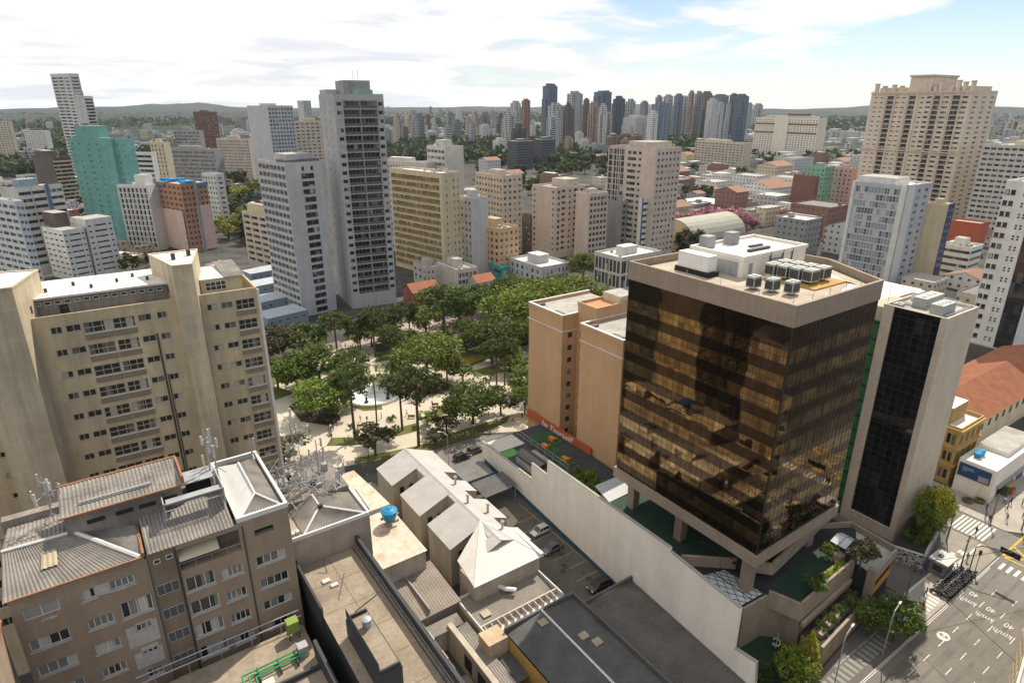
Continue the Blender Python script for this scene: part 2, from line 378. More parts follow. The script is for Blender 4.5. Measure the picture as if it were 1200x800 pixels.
    def clutter(s, z, n=5, seed=0, x0=1.5, y0=1.5, x1=None, y1=None):
        r = random.Random(seed); x1 = x1 or s.wx - 1.5; y1 = y1 or s.wy - 1.5
        if x1 <= x0 or y1 <= y0: return
        for i in range(n):
            a, b = r.uniform(x0, x1), r.uniform(y0, y1); k = r.random()
            if k < .3: MB().tube((a, b, z), (a, b, z + r.uniform(1.0, 1.8)), r.uniform(.5, .9), n=10).build('water_tank', [WHITE_METAL, GREY_METAL][r.random() < .4], s.root)
            elif k < .7: MB().box(a, b, z, a + r.uniform(.7, 1.6), b + r.uniform(.6, 1.2), z + r.uniform(.6, 1.3)).build('roof_unit', r.choice([GREY_METAL, WHITE_METAL, CONC]), s.root)
            else: MB().tube((a, b, z), (a, b, z + r.uniform(2.5, 5)), .05, n=5).build('antenna', GREY_METAL, s.root)
def fit(near, top_y, lx, rx, ang, z0=0.0, ztop=None, wx=None, wy=None):
    """near ground corner pixel, pixel row of the top there, pixel columns of the left and right top corners -> loc, heights, widths"""
    p = P(near[0], near[1], z0)
    zt = height_at(near[0], top_y, p) if ztop is None else ztop
    def wid(deg, tx):
        d = Vector((math.cos(R(deg)), math.sin(R(deg)), 0)); lo, hi = 0.5, 150
        f = lambda s: project(Vector((p.x, p.y, zt)) + d * s)[0] - tx
        if f(lo) * f(hi) > 0: return None
        for _ in range(50):
            m = (lo + hi) / 2
            if f(lo) * f(m) <= 0: hi = m
            else: lo = m
        return lo
    return p, zt, (wid(ang, rx) if wx is None else wx), (wid(ang + 90, lx) if wy is None else wy)
# ------------------------------------------------------------------ ground, hills
def groundmat():
    m = bpy.data.materials.new('city_ground'); m.use_nodes = True; t = m.node_tree; b = t.nodes['Principled BSDF']; l = t.links.new
    geo = N('ShaderNodeNewGeometry', t); ln = N('ShaderNodeVectorMath', t, operation='LENGTH'); l(geo.outputs['Position'], ln.inputs[0])
    near = N('ShaderNodeTexNoise', t); setin(near, Scale=.09, Detail=8.0, Roughness=.65); l(geo.outputs['Position'], near.inputs['Vector'])
    r1 = N('ShaderNodeValToRGB', t); l(near.outputs[0], r1.inputs[0]); e = r1.color_ramp.elements
    e[0].position = .35; e[0].color = (.045, .045, .045, 1); e[1].position = .65; e[1].color = (.10, .095, .085, 1)
    far = N('ShaderNodeTexNoise', t); setin(far, Scale=.006, Detail=9.0, Roughness=.75); l(geo.outputs['Position'], far.inputs['Vector'])
    r2 = N('ShaderNodeValToRGB', t); l(far.outputs[0], r2.inputs[0]); e = r2.color_ramp.elements
    e[0].position = .42; e[0].color = (.012, .024, .012, 1); e[1].position = .66; e[1].color = (.16, .15, .13, 1); x = e.new(.54); x.color = (.026, .040, .022, 1)
    mr = N('ShaderNodeMapRange', t); l(ln.outputs['Value'], mr.inputs[0]); mr.inputs[1].default_value = 700; mr.inputs[2].default_value = 1500
    v = N('ShaderNodeMix', t, data_type='RGBA'); l(mr.outputs[0], v.inputs[0]); l(r1.outputs[0], v.inputs[6]); l(r2.outputs[0], v.inputs[7]); l(v.outputs[2], b.inputs['Base Color']); b.inputs['Roughness'].default_value = .95; b.inputs['Specular IOR Level'].default_value = .1
    return m
g = MB(); n = 64
rings = [(0, 0)] + [r for r in (150, 600, 2000, 5000, 8800)]
g.v.append((0, 0, 0))
for r in rings[1:]:
    for i in range(n): g.v.append((r * math.cos(2 * math.pi * i / n), r * math.sin(2 * math.pi * i / n), 0))
for i in range(n): g.f.append((0, 1 + i, 1 + (i + 1) % n)); g.m.append(0)
for k in range(len(rings) - 2):
    for i in range(n): a = 1 + k * n; c = a + n; g.f.append((a + i, c + i, c + (i + 1) % n, a + (i + 1) % n)); g.m.append(0)
g.build('ground', groundmat(), kind='structure')
HILL = mat('wooded_hill', (0.014, 0.027, 0.022), 0.95, 0.5, 0.006, dirt=((0.07, 0.075, 0.065), 0.45))
def hill(name, az0, az1, dist, depth, h, seed, n=60):
    r = random.Random(seed); ph = [r.uniform(0, 6.28) for _ in range(6)]; q = MB(); k = 7
    for i in range(n + 1):
        t = i / n; az = R(az0 + (az1 - az0) * t); env = math.sin(math.pi * t) ** .6
        prof = h * env * (.62 + 0.16 * math.sin(t * 9 + ph[0]) + .06 * math.sin(t * 23 + ph[1]) + .02 * math.sin(t * 61 + ph[2]) + .01 * math.sin(t * 140 + ph[3]))
        for j in range(k):
            s = j / (k - 1); d = dist + depth * s; z = prof * math.sin(math.pi * min(1, s * 1.0)) ** .9 if 0 < j < k - 1 else -2
            q.v.append((d * math.sin(az), d * math.cos(az), z))
    for i in range(n):
        for j in range(k - 1): a = i * k + j; q.f.append((a, a + 1, a + k + 1, a + k)); q.m.append(0)
    q.build(name, HILL, kind='structure')
hill('hill', -48, -6, 3000, 2000, 60, 1)
hill('hill', -42, 4, 5400, 2200, 96, 2)
hill('hill', -36, -20, 6300, 1800, 122, 3)
hill('hill', -14, 22, 5600, 2400, 112, 4)
hill('hill', 16, 50, 4800, 2500, 95, 5)
hill('hill', 2, 50, 3600, 1800, 62, 6)
# ------------------------------------------------------------------ middle-distance towers
MB.balm = CONC
def fit2(top, base_y, lx, rx, ang, wx=None, wy=None):
    d = ray(*top); az = Vector((d.x, d.y, 0)).normalized(); lo, hi = 30, 4000
    for _ in range(60):
        m = (lo + hi) / 2
        if project(az * m)[1] > base_y: lo = m
        else: hi = m
    p = az * lo; zt = height_at(top[0], top[1], p)
    def wid(deg, tx):
        d = Vector((math.cos(R(deg)), math.sin(R(deg)), 0)); a, b = 0.5, 160
        f = lambda s: project(Vector((p.x, p.y, zt)) + d * s)[0] - tx
        if f(a) * f(b) > 0: return 15.0
        for _ in range(50):
            m = (a + b) / 2
            if f(a) * f(m) <= 0: b = m
            else: a = m
        return a
    return p, zt, wx or wid(ang, rx), wy or wid(ang + 90, lx)
def even(W, n, frac, m0=0.0, m1=0.0, rz=1.0, h=1.3, kind='win', nx=None):
    """n equal windows over a width"""
    s = (W - m0 - m1) / n; o = []
    for i in range(n):
        a = m0 + s * i + s * (1 - frac) / 2; b = a + s * frac
        o.append((a, b, rz, h, kind) + ((nx,) if nx else ()))
    return o
def start(name, label, top, base_y, lx, rx, ang, cat='tower', wx=None, wy=None, group=None):
    p, zt, wx, wy = fit2(top, base_y, lx, rx, ang, wx, wy)
    return Bld(name, label, cat, p, ang, wx, wy, group), zt
def flush(b, mb, wm): mb.build('wall', wm, b.root)
def simple(name, label, top, base_y, lx, rx, ang, wm, fr=None, fl=None, cat='apartment block', roofm=None, fh=3.0, gm=None, fm=None, wx=None, wy=None, hut=True, seed=0, balm=None, par=0.9, group=None, hutm=None):
    """fr / fl: column makers (width -> cols) for the two faces that show"""
    b, zt = start(name, label, top, base_y, lx, rx, ang, cat, wx, wy, group)
    mb = MB(); mb.balm = balm or wm; nf = max(1, int((zt - 1.2 - 0.6) / fh)); zb = zt - 1.2 - nf * fh
    for f, q in (('R', fr), ('L', fl)):
        if q:
            cq = q(b.width(f)); b.facade(mb, f, 0, zt, nf, fh, zb, cq, gm=gm, fm=fm)
            if cat != 'office block' and cq[0][4] == 'win': b.coolers((f, cq), [zb + fh * k for k in range(nf)], nf + 3, seed + ord(f))
        else: b.plain(mb, f, 0, zt)
    b.plain(mb, 'AB', 0, zt); flush(b, mb, wm); b.roof(zt, roofm, wm, par)
    r = random.Random(seed)
    if hut and b.wx > 6 and b.wy > 6:
        hx, hy = b.wx * r.uniform(.3, .45), b.wy * r.uniform(.3, .45); x, y = b.wx * .3, b.wy * .35
        b.block('stair_head', x, y, zt - par, x + hx, y + hy, zt + r.uniform(1.6, 3.0), hutm or wm, roofm or CONC)
        b.clutter(zt - par, 5, seed + 1)
    return b, zt
W_WHITE = mat('white_render', (0.66, 0.65, 0.62), 0.85, 0.08, 0.3, streak=0.12, dirt=((0.35, 0.33, 0.30), 0.25))
W_OFF = mat('offwhite_render', (0.55, 0.53, 0.49), 0.85, 0.08, 0.3, streak=0.16, dirt=((0.28, 0.26, 0.23), 0.3))
W_GREY = mat('grey_render', (0.33, 0.33, 0.33), 0.85, 0.10, 0.3, streak=0.18, dirt=((0.16, 0.16, 0.16), 0.35))
W_LGREY = mat('light_grey_render', (0.50, 0.50, 0.50), 0.85, 0.08, 0.3, streak=0.15, dirt=((0.25, 0.25, 0.25), 0.3))
W_BEIGE = mat('beige_render', (0.56, 0.48, 0.38), 0.85, 0.08, 0.3, streak=0.14, dirt=((0.3, 0.25, 0.2), 0.3))
W_PINKB = mat('pinkish_beige_render', (0.56, 0.47, 0.40), 0.85, 0.08, 0.3, streak=0.14, dirt=((0.3, 0.25, 0.2), 0.3))
W_CREAM = mat('cream_render', (0.62, 0.53, 0.36), 0.85, 0.08, 0.3, streak=0.14, dirt=((0.3, 0.25, 0.16), 0.3))
W_ORANGE = mat('ochre_render', (0.60, 0.40, 0.22), 0.85, 0.1, 0.3, streak=0.14, dirt=((0.3, 0.2, 0.13), 0.3))
W_TEAL = mat('teal_render', (0.165, 0.375, 0.335), 0.85, 0.09, 0.3, streak=0.17, dirt=((.12, .27, .24), .4))
W_BROWN = mat('brown_render', (0.20, 0.10, 0.075), 0.85, 0.1, 0.3, streak=0.12)
W_GREEN = mat('green_render', (0.20, 0.40, 0.28), 0.85, 0.1, 0.3, streak=0.1)
W_DBROWN = mat('dark_brown_render', (0.13, 0.105, 0.09), 0.85, 0.1, 0.3, streak=0.12)
W_BLUE = mat('blue_panel', (0.06, 0.10, 0.20), 0.6, 0.1, 0.5)
W_NAVY = mat('navy_tile', (0.035, 0.05, 0.12), 0.5, 0.1, 0.5)

# white and grey stepped tower, far left
b, zt = start('residential_tower', 'tall slim white and grey tower with stepped top rising above the teal block', (80.6, 86), 213, 58.5, 92, 62)
mb = MB(); mb.balm = W_WHITE; H1 = zt; nf = int(zt / 3.1); zb = zt - 3.0 - nf * 3.1
W = b.wy; b.facade(mb, 'L', 0, zt, nf, 3.1, zb, [(W * .06, W * .30, 1.0, 1.5, 'win'), (W * .36, W * .62, .25, 2.5, 'bal'), (W * .66, W * .96, .25, 2.5, 'bal')])
W = b.wx; b.facade(mb, 'R', 0, zt, nf, 3.1, zb, [(W * .1, W * .9, 0.3, 2.3, 'bal')], gm=GLASS_D)
b.plain(mb, 'AB', 0, zt); flush(b, mb, W_WHITE); b.roof(zt, None, W_WHITE, 2.5)
m = MB(); m.balm = W_WHITE; x0 = b.wx
m.box(x0, 1.0, 0, x0 + 9.5, b.wy - 1, zt * .80); m.box(1, -2.6, zt * .55, b.wx - 1, -.01, zt * .80)
m.build('side_wing', W_WHITE, b.root)
for k in range(int(zt * .8 / 3.1) - 1):
    MB().box(x0 + .6, .99 - 1.2, k * 3.1 + 3, x0 + 9.0, .99, k * 3.1 + 3.9).box(x0 + .6, .94, k * 3.1 + 4.0, x0 + 9, .985, k * 3.1 + 5.8, 1).build('balcony', [W_WHITE, GLASS_D], b.root)
b.block('grey_crown', 0.5, -.05, zt - 24, b.wx + .3, b.wy * .55, zt - 16, W_GREY)

# teal block
b, zt = start('teal_block', 'large blank teal apartment block with tiny scattered windows', (139.8, 163.4), 291, 79.6, 156, 68, 'apartment block')
mb = MB(); nf = int(zt / 3.0) - 1; zb = zt - 1.5 - nf * 3
W = b.wy
b.facade(mb, 'L', 0, zt, nf, 3.0, zb, [(W * f, W * f + .8, 1.2, .85, 'win', 1) for f in (.05, .10, .26, .44, .60, .64, .80, .93)], depth=.2, gm=GLASS_D, fm=FRAME_D, skip=lambda k, c: (k * 7 + c * 5) % 9 == 0)
W = b.wx; b.facade(mb, 'R', 0, zt, nf, 3.0, zb, [(W * .15, W * .15 + .6, 1.3, .6, 'win', 1), (W * .8, W * .8 + .6, 1.3, .6, 'win', 1)], gm=GLASS_D, fm=FRAME_D)
b.plain(mb, 'AB', 0, zt); flush(b, mb, W_TEAL); b.roof(zt, None, W_TEAL)
m = MB(); m.box(b.wx * .1, b.wy * .40, zt - .9, b.wx * .8, b.wy * .86, zt + 6.5, 0, False); m.m[-1] = 1; m.build('lift_tower', [W_TEAL, CONC], b.root)
b.block('side_shaft', -2.2, b.wy * .1, 0, -.01, b.wy * .35, zt + .6, W_TEAL)

# white tower with dark vertical window strips, left of the building site
b, zt = start('striped_tower', 'white tower with dark vertical window strips standing left of the orange building site', (172, 217), 294, 136.5, 186, 78)
mb = MB(); nf = int(zt / 2.9) - 1; zb = zt - 1.4 - nf * 2.9; W = b.wy
b.facade(mb, 'L', 0, zt, nf, 2.9, zb, even(W, 7, .52, .4, .4, .25, 2.35, 'win', 2), gm=GLASS_D, fm=FRAME_D)
b.plain(mb, 'RAB', 0, zt); flush(b, mb, W_WHITE); b.roof(zt, PALE_ROOF, W_WHITE); b.block('stair_head', b.wx * .2, b.wy * .1, zt - .9, b.wx * .8, b.wy * .45, zt + 5.0, W_WHITE); b.clutter(zt - .9, 4, 3)
for i in range(8):
    a = .4 + (W - .8) / 7 * i; MB().box(-.35, a - .22, 1, -.004, a + .22, zt - .3).build('fin', W_WHITE, b.root)

# building site: orange brick frame, blue formwork on top, pale netting low
BRICK = mat('bare_brick', (0.38, 0.20, 0.125), 0.9, 0.2, 0.8, fine=.15)
NET = mat('pink_safety_net', (0.58, 0.42, 0.36), 0.9, 0.14, 0.25, fine=.15)
FORM = mat('blue_formwork', (0.03, 0.22, 0.42), 0.7, 0.15, 1.0)
b, zt = start('building_site', 'unfinished orange brick tower with blue formwork on top and pale pink safety netting', (211, 216), 297, 179, 242, 54, 'building site')
mb = MB(); nf = int(zt / 2.9) - 1; zb = zt - .8 - nf * 2.9
for f, n in (('R', 6), ('L', 6)):
    b.facade(mb, f, 0, zt, nf, 2.9, zb, even(b.width(f), n, .42, .2, .2, .9, 1.2, 'win', 1), gm=BLACK, fm=BRICK)
b.plain(mb, 'AB', 0, zt); flush(b, mb, BRICK); b.roof(zt, CONC, BRICK, .2)
for k in range(nf):
    z = zb + k * 2.9 - .25; MB().box(-.12, -.12, z, b.wx, -.004, z + .3).box(-.12, -.004, z, -.004, b.wy, z + .3).build('floor_slab', CONC, b.root)
zn = zt * .62
MB().box(-.7, b.wy * .04, 1, -.62, b.wy, zn).build('safety_net', NET, b.root); MB().box(b.wx * .42, -.7, 1, b.wx, -.62, zn + 2).build('safety_net', NET, b.root)
r = random.Random(4)
for i in range(9):
    x, y = r.uniform(-.8, b.wx - 4), r.uniform(-.8, b.wy - 4); MB().box(x, y, zt + .02 + i * .01, x + r.uniform(2.5, 5), y + r.uniform(2, 4), zt + r.uniform(.5, 1.5)).build('formwork_panel', FORM, b.root)
MB().box(-.9, b.wy * .55, zt - 2.0, -.8, b.wy, zt - .6).build('edge_guard', FORM, b.root); MB().box(b.wx * .55, -.9, zt - 1.8, b.wx, -.8, zt - .5).build('edge_guard', FORM, b.root)
for x, y in ((.2, .2), (b.wx - .2, .2), (.2, b.wy - .2), (b.wx * .5, .2), (.2, b.wy * .5)): MB().tube((x, y, zt), (x, y, zt + 2.6), .15).build('column', CONC, b.root)
MB().box(b.wx * .45, -1.2, 0, b.wx * .45 + 1.4, -.75, zt + 1).build('hoist_tower', W_GREY, b.root)

# plain white tower right behind the site
simple('white_block', 'plain white tower with one row of small windows right behind the building site', (252, 204), 272, 236, 262, 60, W_WHITE, lambda w: [(w * .3, w * .75, 1, 1.2, 'win')], lambda w: even(w, 5, .5), seed=5)
simple('grey_slab', 'wide grey office slab with faint window rows behind the building site', (251, 175), 232, 193, 260, 75, W_GREY, None, lambda w: even(w, 22, .62, .5, .5, .7, 1.7), 'office block', seed=6, fh=3.3)
simple('cream_tower', 'narrow cream tower with vertical ribs between the teal block and grey slab', (192, 167), 240, 175, 199, 75, W_CREAM, None, lambda w: even(w, 4, .35, .3, .3, .5, 2.0), seed=7)
simple('banded_block', 'low white and black banded block peeping out right of the teal block', (177, 179), 262, 154, 183, 75, W_WHITE, None, lambda w: [(.4, w - .4, .9, 1.6, 'band')], 'office block', gm=GLASS_D, seed=8)
simple('brown_tower', 'dark reddish brown tower on the left skyline before the wooded ridge', (247, 131), 196, 226, 254, 70, W_BROWN, lambda w: even(w, 3, .5), lambda w: even(w, 7, .6, .3, .3, .6, 1.8), seed=9, gm=GLASS_D)
simple('grey_block', 'flat grey office block left of the reddish brown tower', (233, 153), 204, 203, 238, 75, W_GREY, None, lambda w: [(.5, w - .5, .8, 1.7, 'band')], 'office block', seed=10, fh=3.4)
simple('tan_slab', 'long tan slab with brown stripes right of the reddish brown tower', (291, 163), 212, 253, 297, 75, W_PINKB, None, lambda w: even(w, 16, .55, .4, .4, .7, 1.6), 'office block', seed=11)
# balconied brown block
b, zt = start('balcony_block', 'dark brown block with curved cream balconies above the white office slab', (60.5, 184), 243, 37, 82, 60, 'apartment block')
mb = MB(); nf = int(zt / 2.9) - 1; zb = zt - 1 - nf * 2.9
b.plain(mb, 'LAB', 0, zt); W = b.wx
b.facade(mb, 'R', 0, zt, nf, 2.9, zb, [(W * .05, W * .95, .2, 2.3, 'win')], gm=GLASS_D)
flush(b, mb, W_DBROWN); b.roof(zt, None, W_DBROWN)
for k in range(nf): MB().box(.2, -1.5, zb + k * 2.9 - .1, W - .2, -.005, zb + k * 2.9 + .12).box(.2, -1.5, zb + k * 2.9 + .121, W - .2, -1.38, zb + k * 2.9 + 1.0).box(.2, -1.38, zb + k * 2.9 + .121, .3, -.005, zb + k * 2.9 + 1).build('balcony', W_CREAM, b.root)
b.block('stair_head', b.wx * .1, b.wy * .3, zt - .9, b.wx * .6, b.wy * .9, zt + 4, W_DBROWN)
# white office slab with blue columns
b, zt = start('office_slab', 'white banded office slab with a blue vertical strip and blue roof tanks', (19, 220), 322, 2, 72, 64, 'office block', wy=14)
mb = MB(); nf = int(zt / 3.2) - 1; zb = zt - 1.6 - nf * 3.2; W = b.wx
b.facade(mb, 'R', 0, zt, nf, 3.2, zb, [(W * .02, W * .29, 1.1, 1.5, 'band'), (W * .31, W * .60, 1.1, 1.5, 'band'), (W * .70, W * .98, 1.1, 1.5, 'band')], depth=.6, gm=GLASS_D)
b.plain(mb, 'LAB', 0, zt); flush(b, mb, W_OFF); b.roof(zt, None, W_DBROWN)
MB().box(W * .61, -.5, 1, W * .68, -.005, zt + .3).build('blue_strip', mat('blue_strip', (.06, .14, .24), .6, .1), b.root); MB().box(W * .295, -.3, 1, W * .305, -.005, zt).build('pilaster', W_GREY, b.root)
m = MB(); m.box(3, 3, zt - .85, 11, 8, zt + 3.0); m.build('roof_tank', mat('pale_blue_box', (.24, .31, .37), .7, .1), b.root)
# white office block with horizontal window rows, two wings
b, zt = start('white_office', 'clean white two-wing office block with rows of short horizontal windows', (72.7, 270), 330, 48, 98, 58, 'office block')
mb = MB(); nf = int(zt / 2.55) - 1; zb = zt - 1.2 - nf * 2.55
b.facade(mb, 'R', 0, zt, nf, 2.55, zb, [(b.wx * .04, b.wx * .16, .9, .8, 'win', 1), (b.wx * .26, b.wx * .78, .9, .8, 'win', 5), (b.wx * .86, b.wx * .97, .9, .8, 'win', 1)], gm=GLASS_D)
b.facade(mb, 'L', 0, zt, nf, 2.55, zb, even(b.wy, 4, .6, .3, .3, .9, .8), gm=GLASS_D)
b.plain(mb, 'AB', 0, zt); flush(b, mb, W_WHITE); b.roof(zt, CONC, W_WHITE, .4)
x0 = b.wx + 1.2; W2 = 11.5
m = MB(); m.box(b.wx + .01, 2.0, 0, x0, 9, zt - .5); m.build('dark_joint', W_GREY, b.root)
b2 = b.wx
m = MB(); sav = b.wx
def wing():
    q = MB(); x1 = x0 + W2; zt2 = zt + 3.2
    holes = []
    for k in range(nf + 1):
        z = zb + k * 2.55 + .9
        for a, c in ((.8, 2.0), (3.2, 8.6), (9.7, 10.9)):
            holes.append((x0 + a, x0 + c, z, z + .8)); b.place('window', win_mesh(c - a, .8, max(1, round((c - a) / 1.2)), 1, .25, FRAME_G, GLASS_D), 'R', x0 + a, x0 + c, z)
    b.wall(q, 'R', 0, zt2, holes, .25, x0, x1)
    for pts in ([(x0, 0), (x0, 12)], [(x1, 0), (x1, 12)], [(x0, 12), (x1, 12)]):
        (a, c), (d, e) = pts; q.poly([(a, c, 0), (d, e, 0), (d, e, zt2), (a, c, zt2)])
    q.poly([(x0, 0, zt2), (x1, 0, zt2), (x1, 12, zt2), (x0, 12, zt2)], 1); q.build('wing', [W_WHITE, CONC], b.root)
wing()
b.block('stair_head', b.wx * .35, b.wy * .6, zt - .4, b.wx * .98, b.wy * 1.2, zt + 6, W_DBROWN)
# pale blue-white block at the left edge
b, zt = start('edge_block', 'pale blue-white block with zigzag window bays cut by the left picture edge', (16.6, 236), 345, -30, 27, 60, 'apartment block')
mb = MB(); nf = int(zt / 2.9) - 1; zb = zt - 1.2 - nf * 2.9
b.facade(mb, 'L', 0, zt, nf, 2.9, zb, even(b.wy, 6, .8, .3, .3, .9, 1.4, 'win', 3))
b.facade(mb, 'R', 0, zt, nf, 2.9, zb, [(b.wx * .15, b.wx * .48, .8, 1.2, 'win', 2), (b.wx * .58, b.wx * .9, .5, 1.2, 'win', 2)])
b.plain(mb, 'AB', 0, zt); flush(b, mb, mat('bluish_white', (.62, .645, .64), .8, .06, .3, streak=.1)); b.roof(zt, PALE_ROOF, W_WHITE); b.clutter(zt - .9, 5, 12)
simple('low_hall', 'long low white roofed hall beyond the left-edge block', (30, 214), 246, -60, 40, 70, W_OFF, None, lambda w: even(w, 12, .5), 'hall', PALE_ROOF, seed=13)
simple('white_red_block', 'white block with red stair tower far left before the ridge', (52, 153), 183, 27, 58, 70, W_WHITE, None, lambda w: even(w, 8, .5), seed=14, hutm=W_BROWN)
simple('tan_tower', 'tan tower at the far left edge of the skyline', (10, 142), 190, -10, 14, 70, W_BEIGE, None, lambda w: even(w, 5, .5), seed=15)
simple('violet_block', 'small violet box building at the left edge', (16, 222), 300, -6, 18, 62, mat('violet_render', (.10, .08, .16), .8, .1), None, None, 'office block', seed=16, hut=False)
# small balconied beige block left of the pale slab
b, zt = start('terraced_block', 'beige stepped block with deep dark balconies left of the pale slab tower', (312, 253), 322, 283, 326, 50, 'apartment block')
mb = MB(); mb.balm = W_BEIGE; nf = int(zt / 2.9) - 1; zb = zt - 1 - nf * 2.9
b.facade(mb, 'L', 0, zt, nf, 2.9, zb, [(b.wy * .05, b.wy * .30, .2, 2.3, 'bal'), (b.wy * .37, b.wy * .63, .2, 2.3, 'bal'), (b.wy * .7, b.wy * .95, .2, 2.3, 'bal')], gm=GLASS_D)
b.facade(mb, 'R', 0, zt, nf, 2.9, zb, even(b.wx, 2, .5, .3, .3)); b.plain(mb, 'AB', 0, zt); flush(b, mb, W_BEIGE); b.roof(zt, None, W_BEIGE); b.block('stair_head', 2, 4, zt - .9, b.wx - 2, b.wy - 3, zt + 4, W_CREAM)

# pale slab tower
b, zt = start('slab_tower', 'pale grey slab tower with one dark window stripe on its blank end', (333.6, 191), 372, 301, 377.5, 45)
mb = MB(); nf = int(zt / 2.75) - 1; zb = zt - 3.6 - nf * 2.75; W = b.wy
b.facade(mb, 'L', 0, zt, nf + 1, 2.75, zb, even(W, 7, .88, .5, .5, .65, 1.6, 'win', 4), gm=glass('olive_panes', (.035, .035, .03), (.10, .10, .085), (.30, .29, .25), .35, .12, 1.1), fm=FRAME_G, depth=.2)
W = b.wx; b.facade(mb, 'R', 0, zt, nf, 2.75, zb, [(W * .40, W * .74, .45, 1.9, 'win', 2)], gm=GLASS_D, fm=FRAME_G)
b.plain(mb, 'AB', 0, zt); flush(b, mb, W_LGREY); b.roof(zt, None, W_LGREY, 1.0)
for a in (.42, .66): b.place('window', win_mesh(.9, 1.4, 1, 1, -.02, FRAME_D, GLASS_D), 'R', W * a, W * a + .9, zt - 3.0)
b.block('stair_head', b.wx * .15, b.wy * .12, zt - 1, b.wx * .85, b.wy * .55, zt + 2.6, W_LGREY); MB().box(.4, 1.0, zt - .9, b.wx - .6, b.wy * .35, zt + .8).build('roof_pergola', DARK_ROOF, b.root); b.clutter(zt - 1, 6, 20)

# tall dark grey balcony tower
WG = mat('tower_grey', (0.42, 0.42, 0.425), 0.85, 0.08, 0.3, streak=0.14)
WGP = mat('tower_parapet', (0.12, 0.12, 0.122), 0.85, 0.15, 0.4, streak=0.15)
b, zt = start('grey_tower', 'tallest central tower, dark grey balconies along its whole front and pale side', (390.5, 110), 362, 373, 449, 28)
mb = MB(); mb.balm = WGP; fh = 2.95; nf = 24; zb = zt - 2.0 - nf * fh; W = b.wx
b.facade(mb, 'R', 0, zt, nf, fh, zb, [(W * .045, W * .15, .95, 1.35, 'win', 1), (W * .175, W * .505, .15, 2.55, 'bal', 4), (W * .515, W * .855, .15, 2.55, 'bal', 4), (W * .875, W * .975, .95, 1.35, 'win', 1)], gm=GLASS_D, fm=FRAME_G)
W = b.wy; b.facade(mb, 'L', 0, zt, nf, fh, zb, [(W * .3, W * .3 + .7, 1.1, 1.1, 'win', 1), (W * .65, W * .65 + .7, 1.1, 1.1, 'win', 1)], gm=GLASS_D)
b.plain(mb, 'AB', 0, zt); flush(b, mb, WG); b.roof(zt, None, WG, 1.0)
b.block('stair_head', b.wx * .28, b.wy * .2, zt - 1, b.wx * .82, b.wy * .7, zt + 4.6, W_GREY); MB().box(b.wx * .3, .8, zt - .95, b.wx * .8, 2.0, zt + 1.4).build('glazed_terrace', glass('terrace_glass', (.12, .2, .18), (.2, .3, .28), (.3, .36, .33)), b.root)
b.block('corner_head', .3, b.wy * .5, zt - 1, b.wx * .22, b.wy * .95, zt + 1.6, WG)
for x in (.5, .6): MB().tube((b.wx * x + 1, b.wy * .4, zt + 4.6), (b.wx * x + 1, b.wy * .4, zt + 8), .08).build('antenna', GREY_METAL, b.root)
for i in range(4): MB().box(b.wx * (.14 if i < 1 else .505 if i == 1 else .86 if i == 2 else .985), -.12, 2, b.wx * (.165 if i < 1 else .515 if i == 1 else .875 if i == 2 else .997), -.004, zt - 1.6).build('rib', WG, b.root)

# golden gridded office slab
GOLD = mat('gold_lattice', (0.46, 0.35, 0.17), 0.6, 0.10, 0.5)
b, zt = start('gold_office', 'wide office slab faced with a golden sun-shade lattice', (517.5, 203), 327, 457, 538.5, 46, 'office block')
mb = MB(); fh = 3.1; nf = int(zt / fh) - 1; zb = zt - 2.2 - nf * fh; W = b.wy
holes = []
for k in range(nf): holes.append((1.9, W - .6, zb + k * fh + .4, zb + k * fh + 2.9, .35))
b.wall(mb, 'L', 0, zt, holes, .35)
for k in range(nf):
    z = zb + k * fh; q = MB(); A, Bq = 1.9, W - .6
    q.poly([(-A, .33, .4), (-Bq, .33, .4), (-Bq, .33, 2.9), (-A, .33, 2.9)], 1)
    q.box(-Bq, -.10, .4, -A, .02, 1.05, 0); q.box(-Bq, -.10, 2.35, -A, .02, 2.45, 0)
    n = int((Bq - A) / .9)
    for i in range(n + 1):
        u = A + (Bq - A) * i / n; q.box(-u - .1, -.08, 1.052, -u + .1, .2, 2.348, 0)
    o = q.build('lattice_band', [GOLD, GLASS], b.root); o.location = (0, 0, z); o.rotation_euler = (0, 0, -math.pi / 2)
W = b.wx; b.facade(mb, 'R', 0, zt, nf, fh, zb, [(W * .2, W * .2 + .7, 1.1, 1.2, 'win', 1), (W * .62, W * .62 + .7, 1.1, 1.2, 'win', 1), (W * .85, W * .85 + .7, 1.1, 1.2, 'win', 1)])
b.plain(mb, 'AB', 0, zt); flush(b, mb, W_CREAM); b.roof(zt, PALE_ROOF, W_CREAM); b.clutter(zt - .9, 8, 22)

T = simple
T('offwhite_tower', 'off-white tower with a plain right side rising behind the golden lattice slab', (521.5, 172), 300, 500, 543, 40, W_OFF, None, lambda w: even(w, 5, .85, .4, .4, .9, 1.5, 'win', 3), seed=23, fh=3.1)
T('long_hall', 'long pale low building with striped front behind the golden lattice slab', (500, 191), 300, 440, 512, 60, W_OFF, None, lambda w: even(w, 18, .5), 'hall', PALE_ROOF, seed=24)
T('pale_block', 'pale grey-white block with blue-grey roof hut right of the golden slab', (552, 232), 325, 539, 572, 36, W_LGREY, None, lambda w: even(w, 3, .5), seed=25)
T('beige_block', 'beige block with close rows of square windows and roof garden, centre', (589, 206), 300, 557, 612, 36, W_BEIGE, lambda w: even(w, 4, .5), lambda w: even(w, 9, .58, .4, .4, .8, 1.4), seed=26)
T('ochre_block', 'ochre orange block with small balconies facing the park trees', (585, 268), 326, 552, 608, 40, W_ORANGE, lambda w: even(w, 4, .45), lambda w: even(w, 6, .55, .3, .3, .6, 1.6), seed=27)
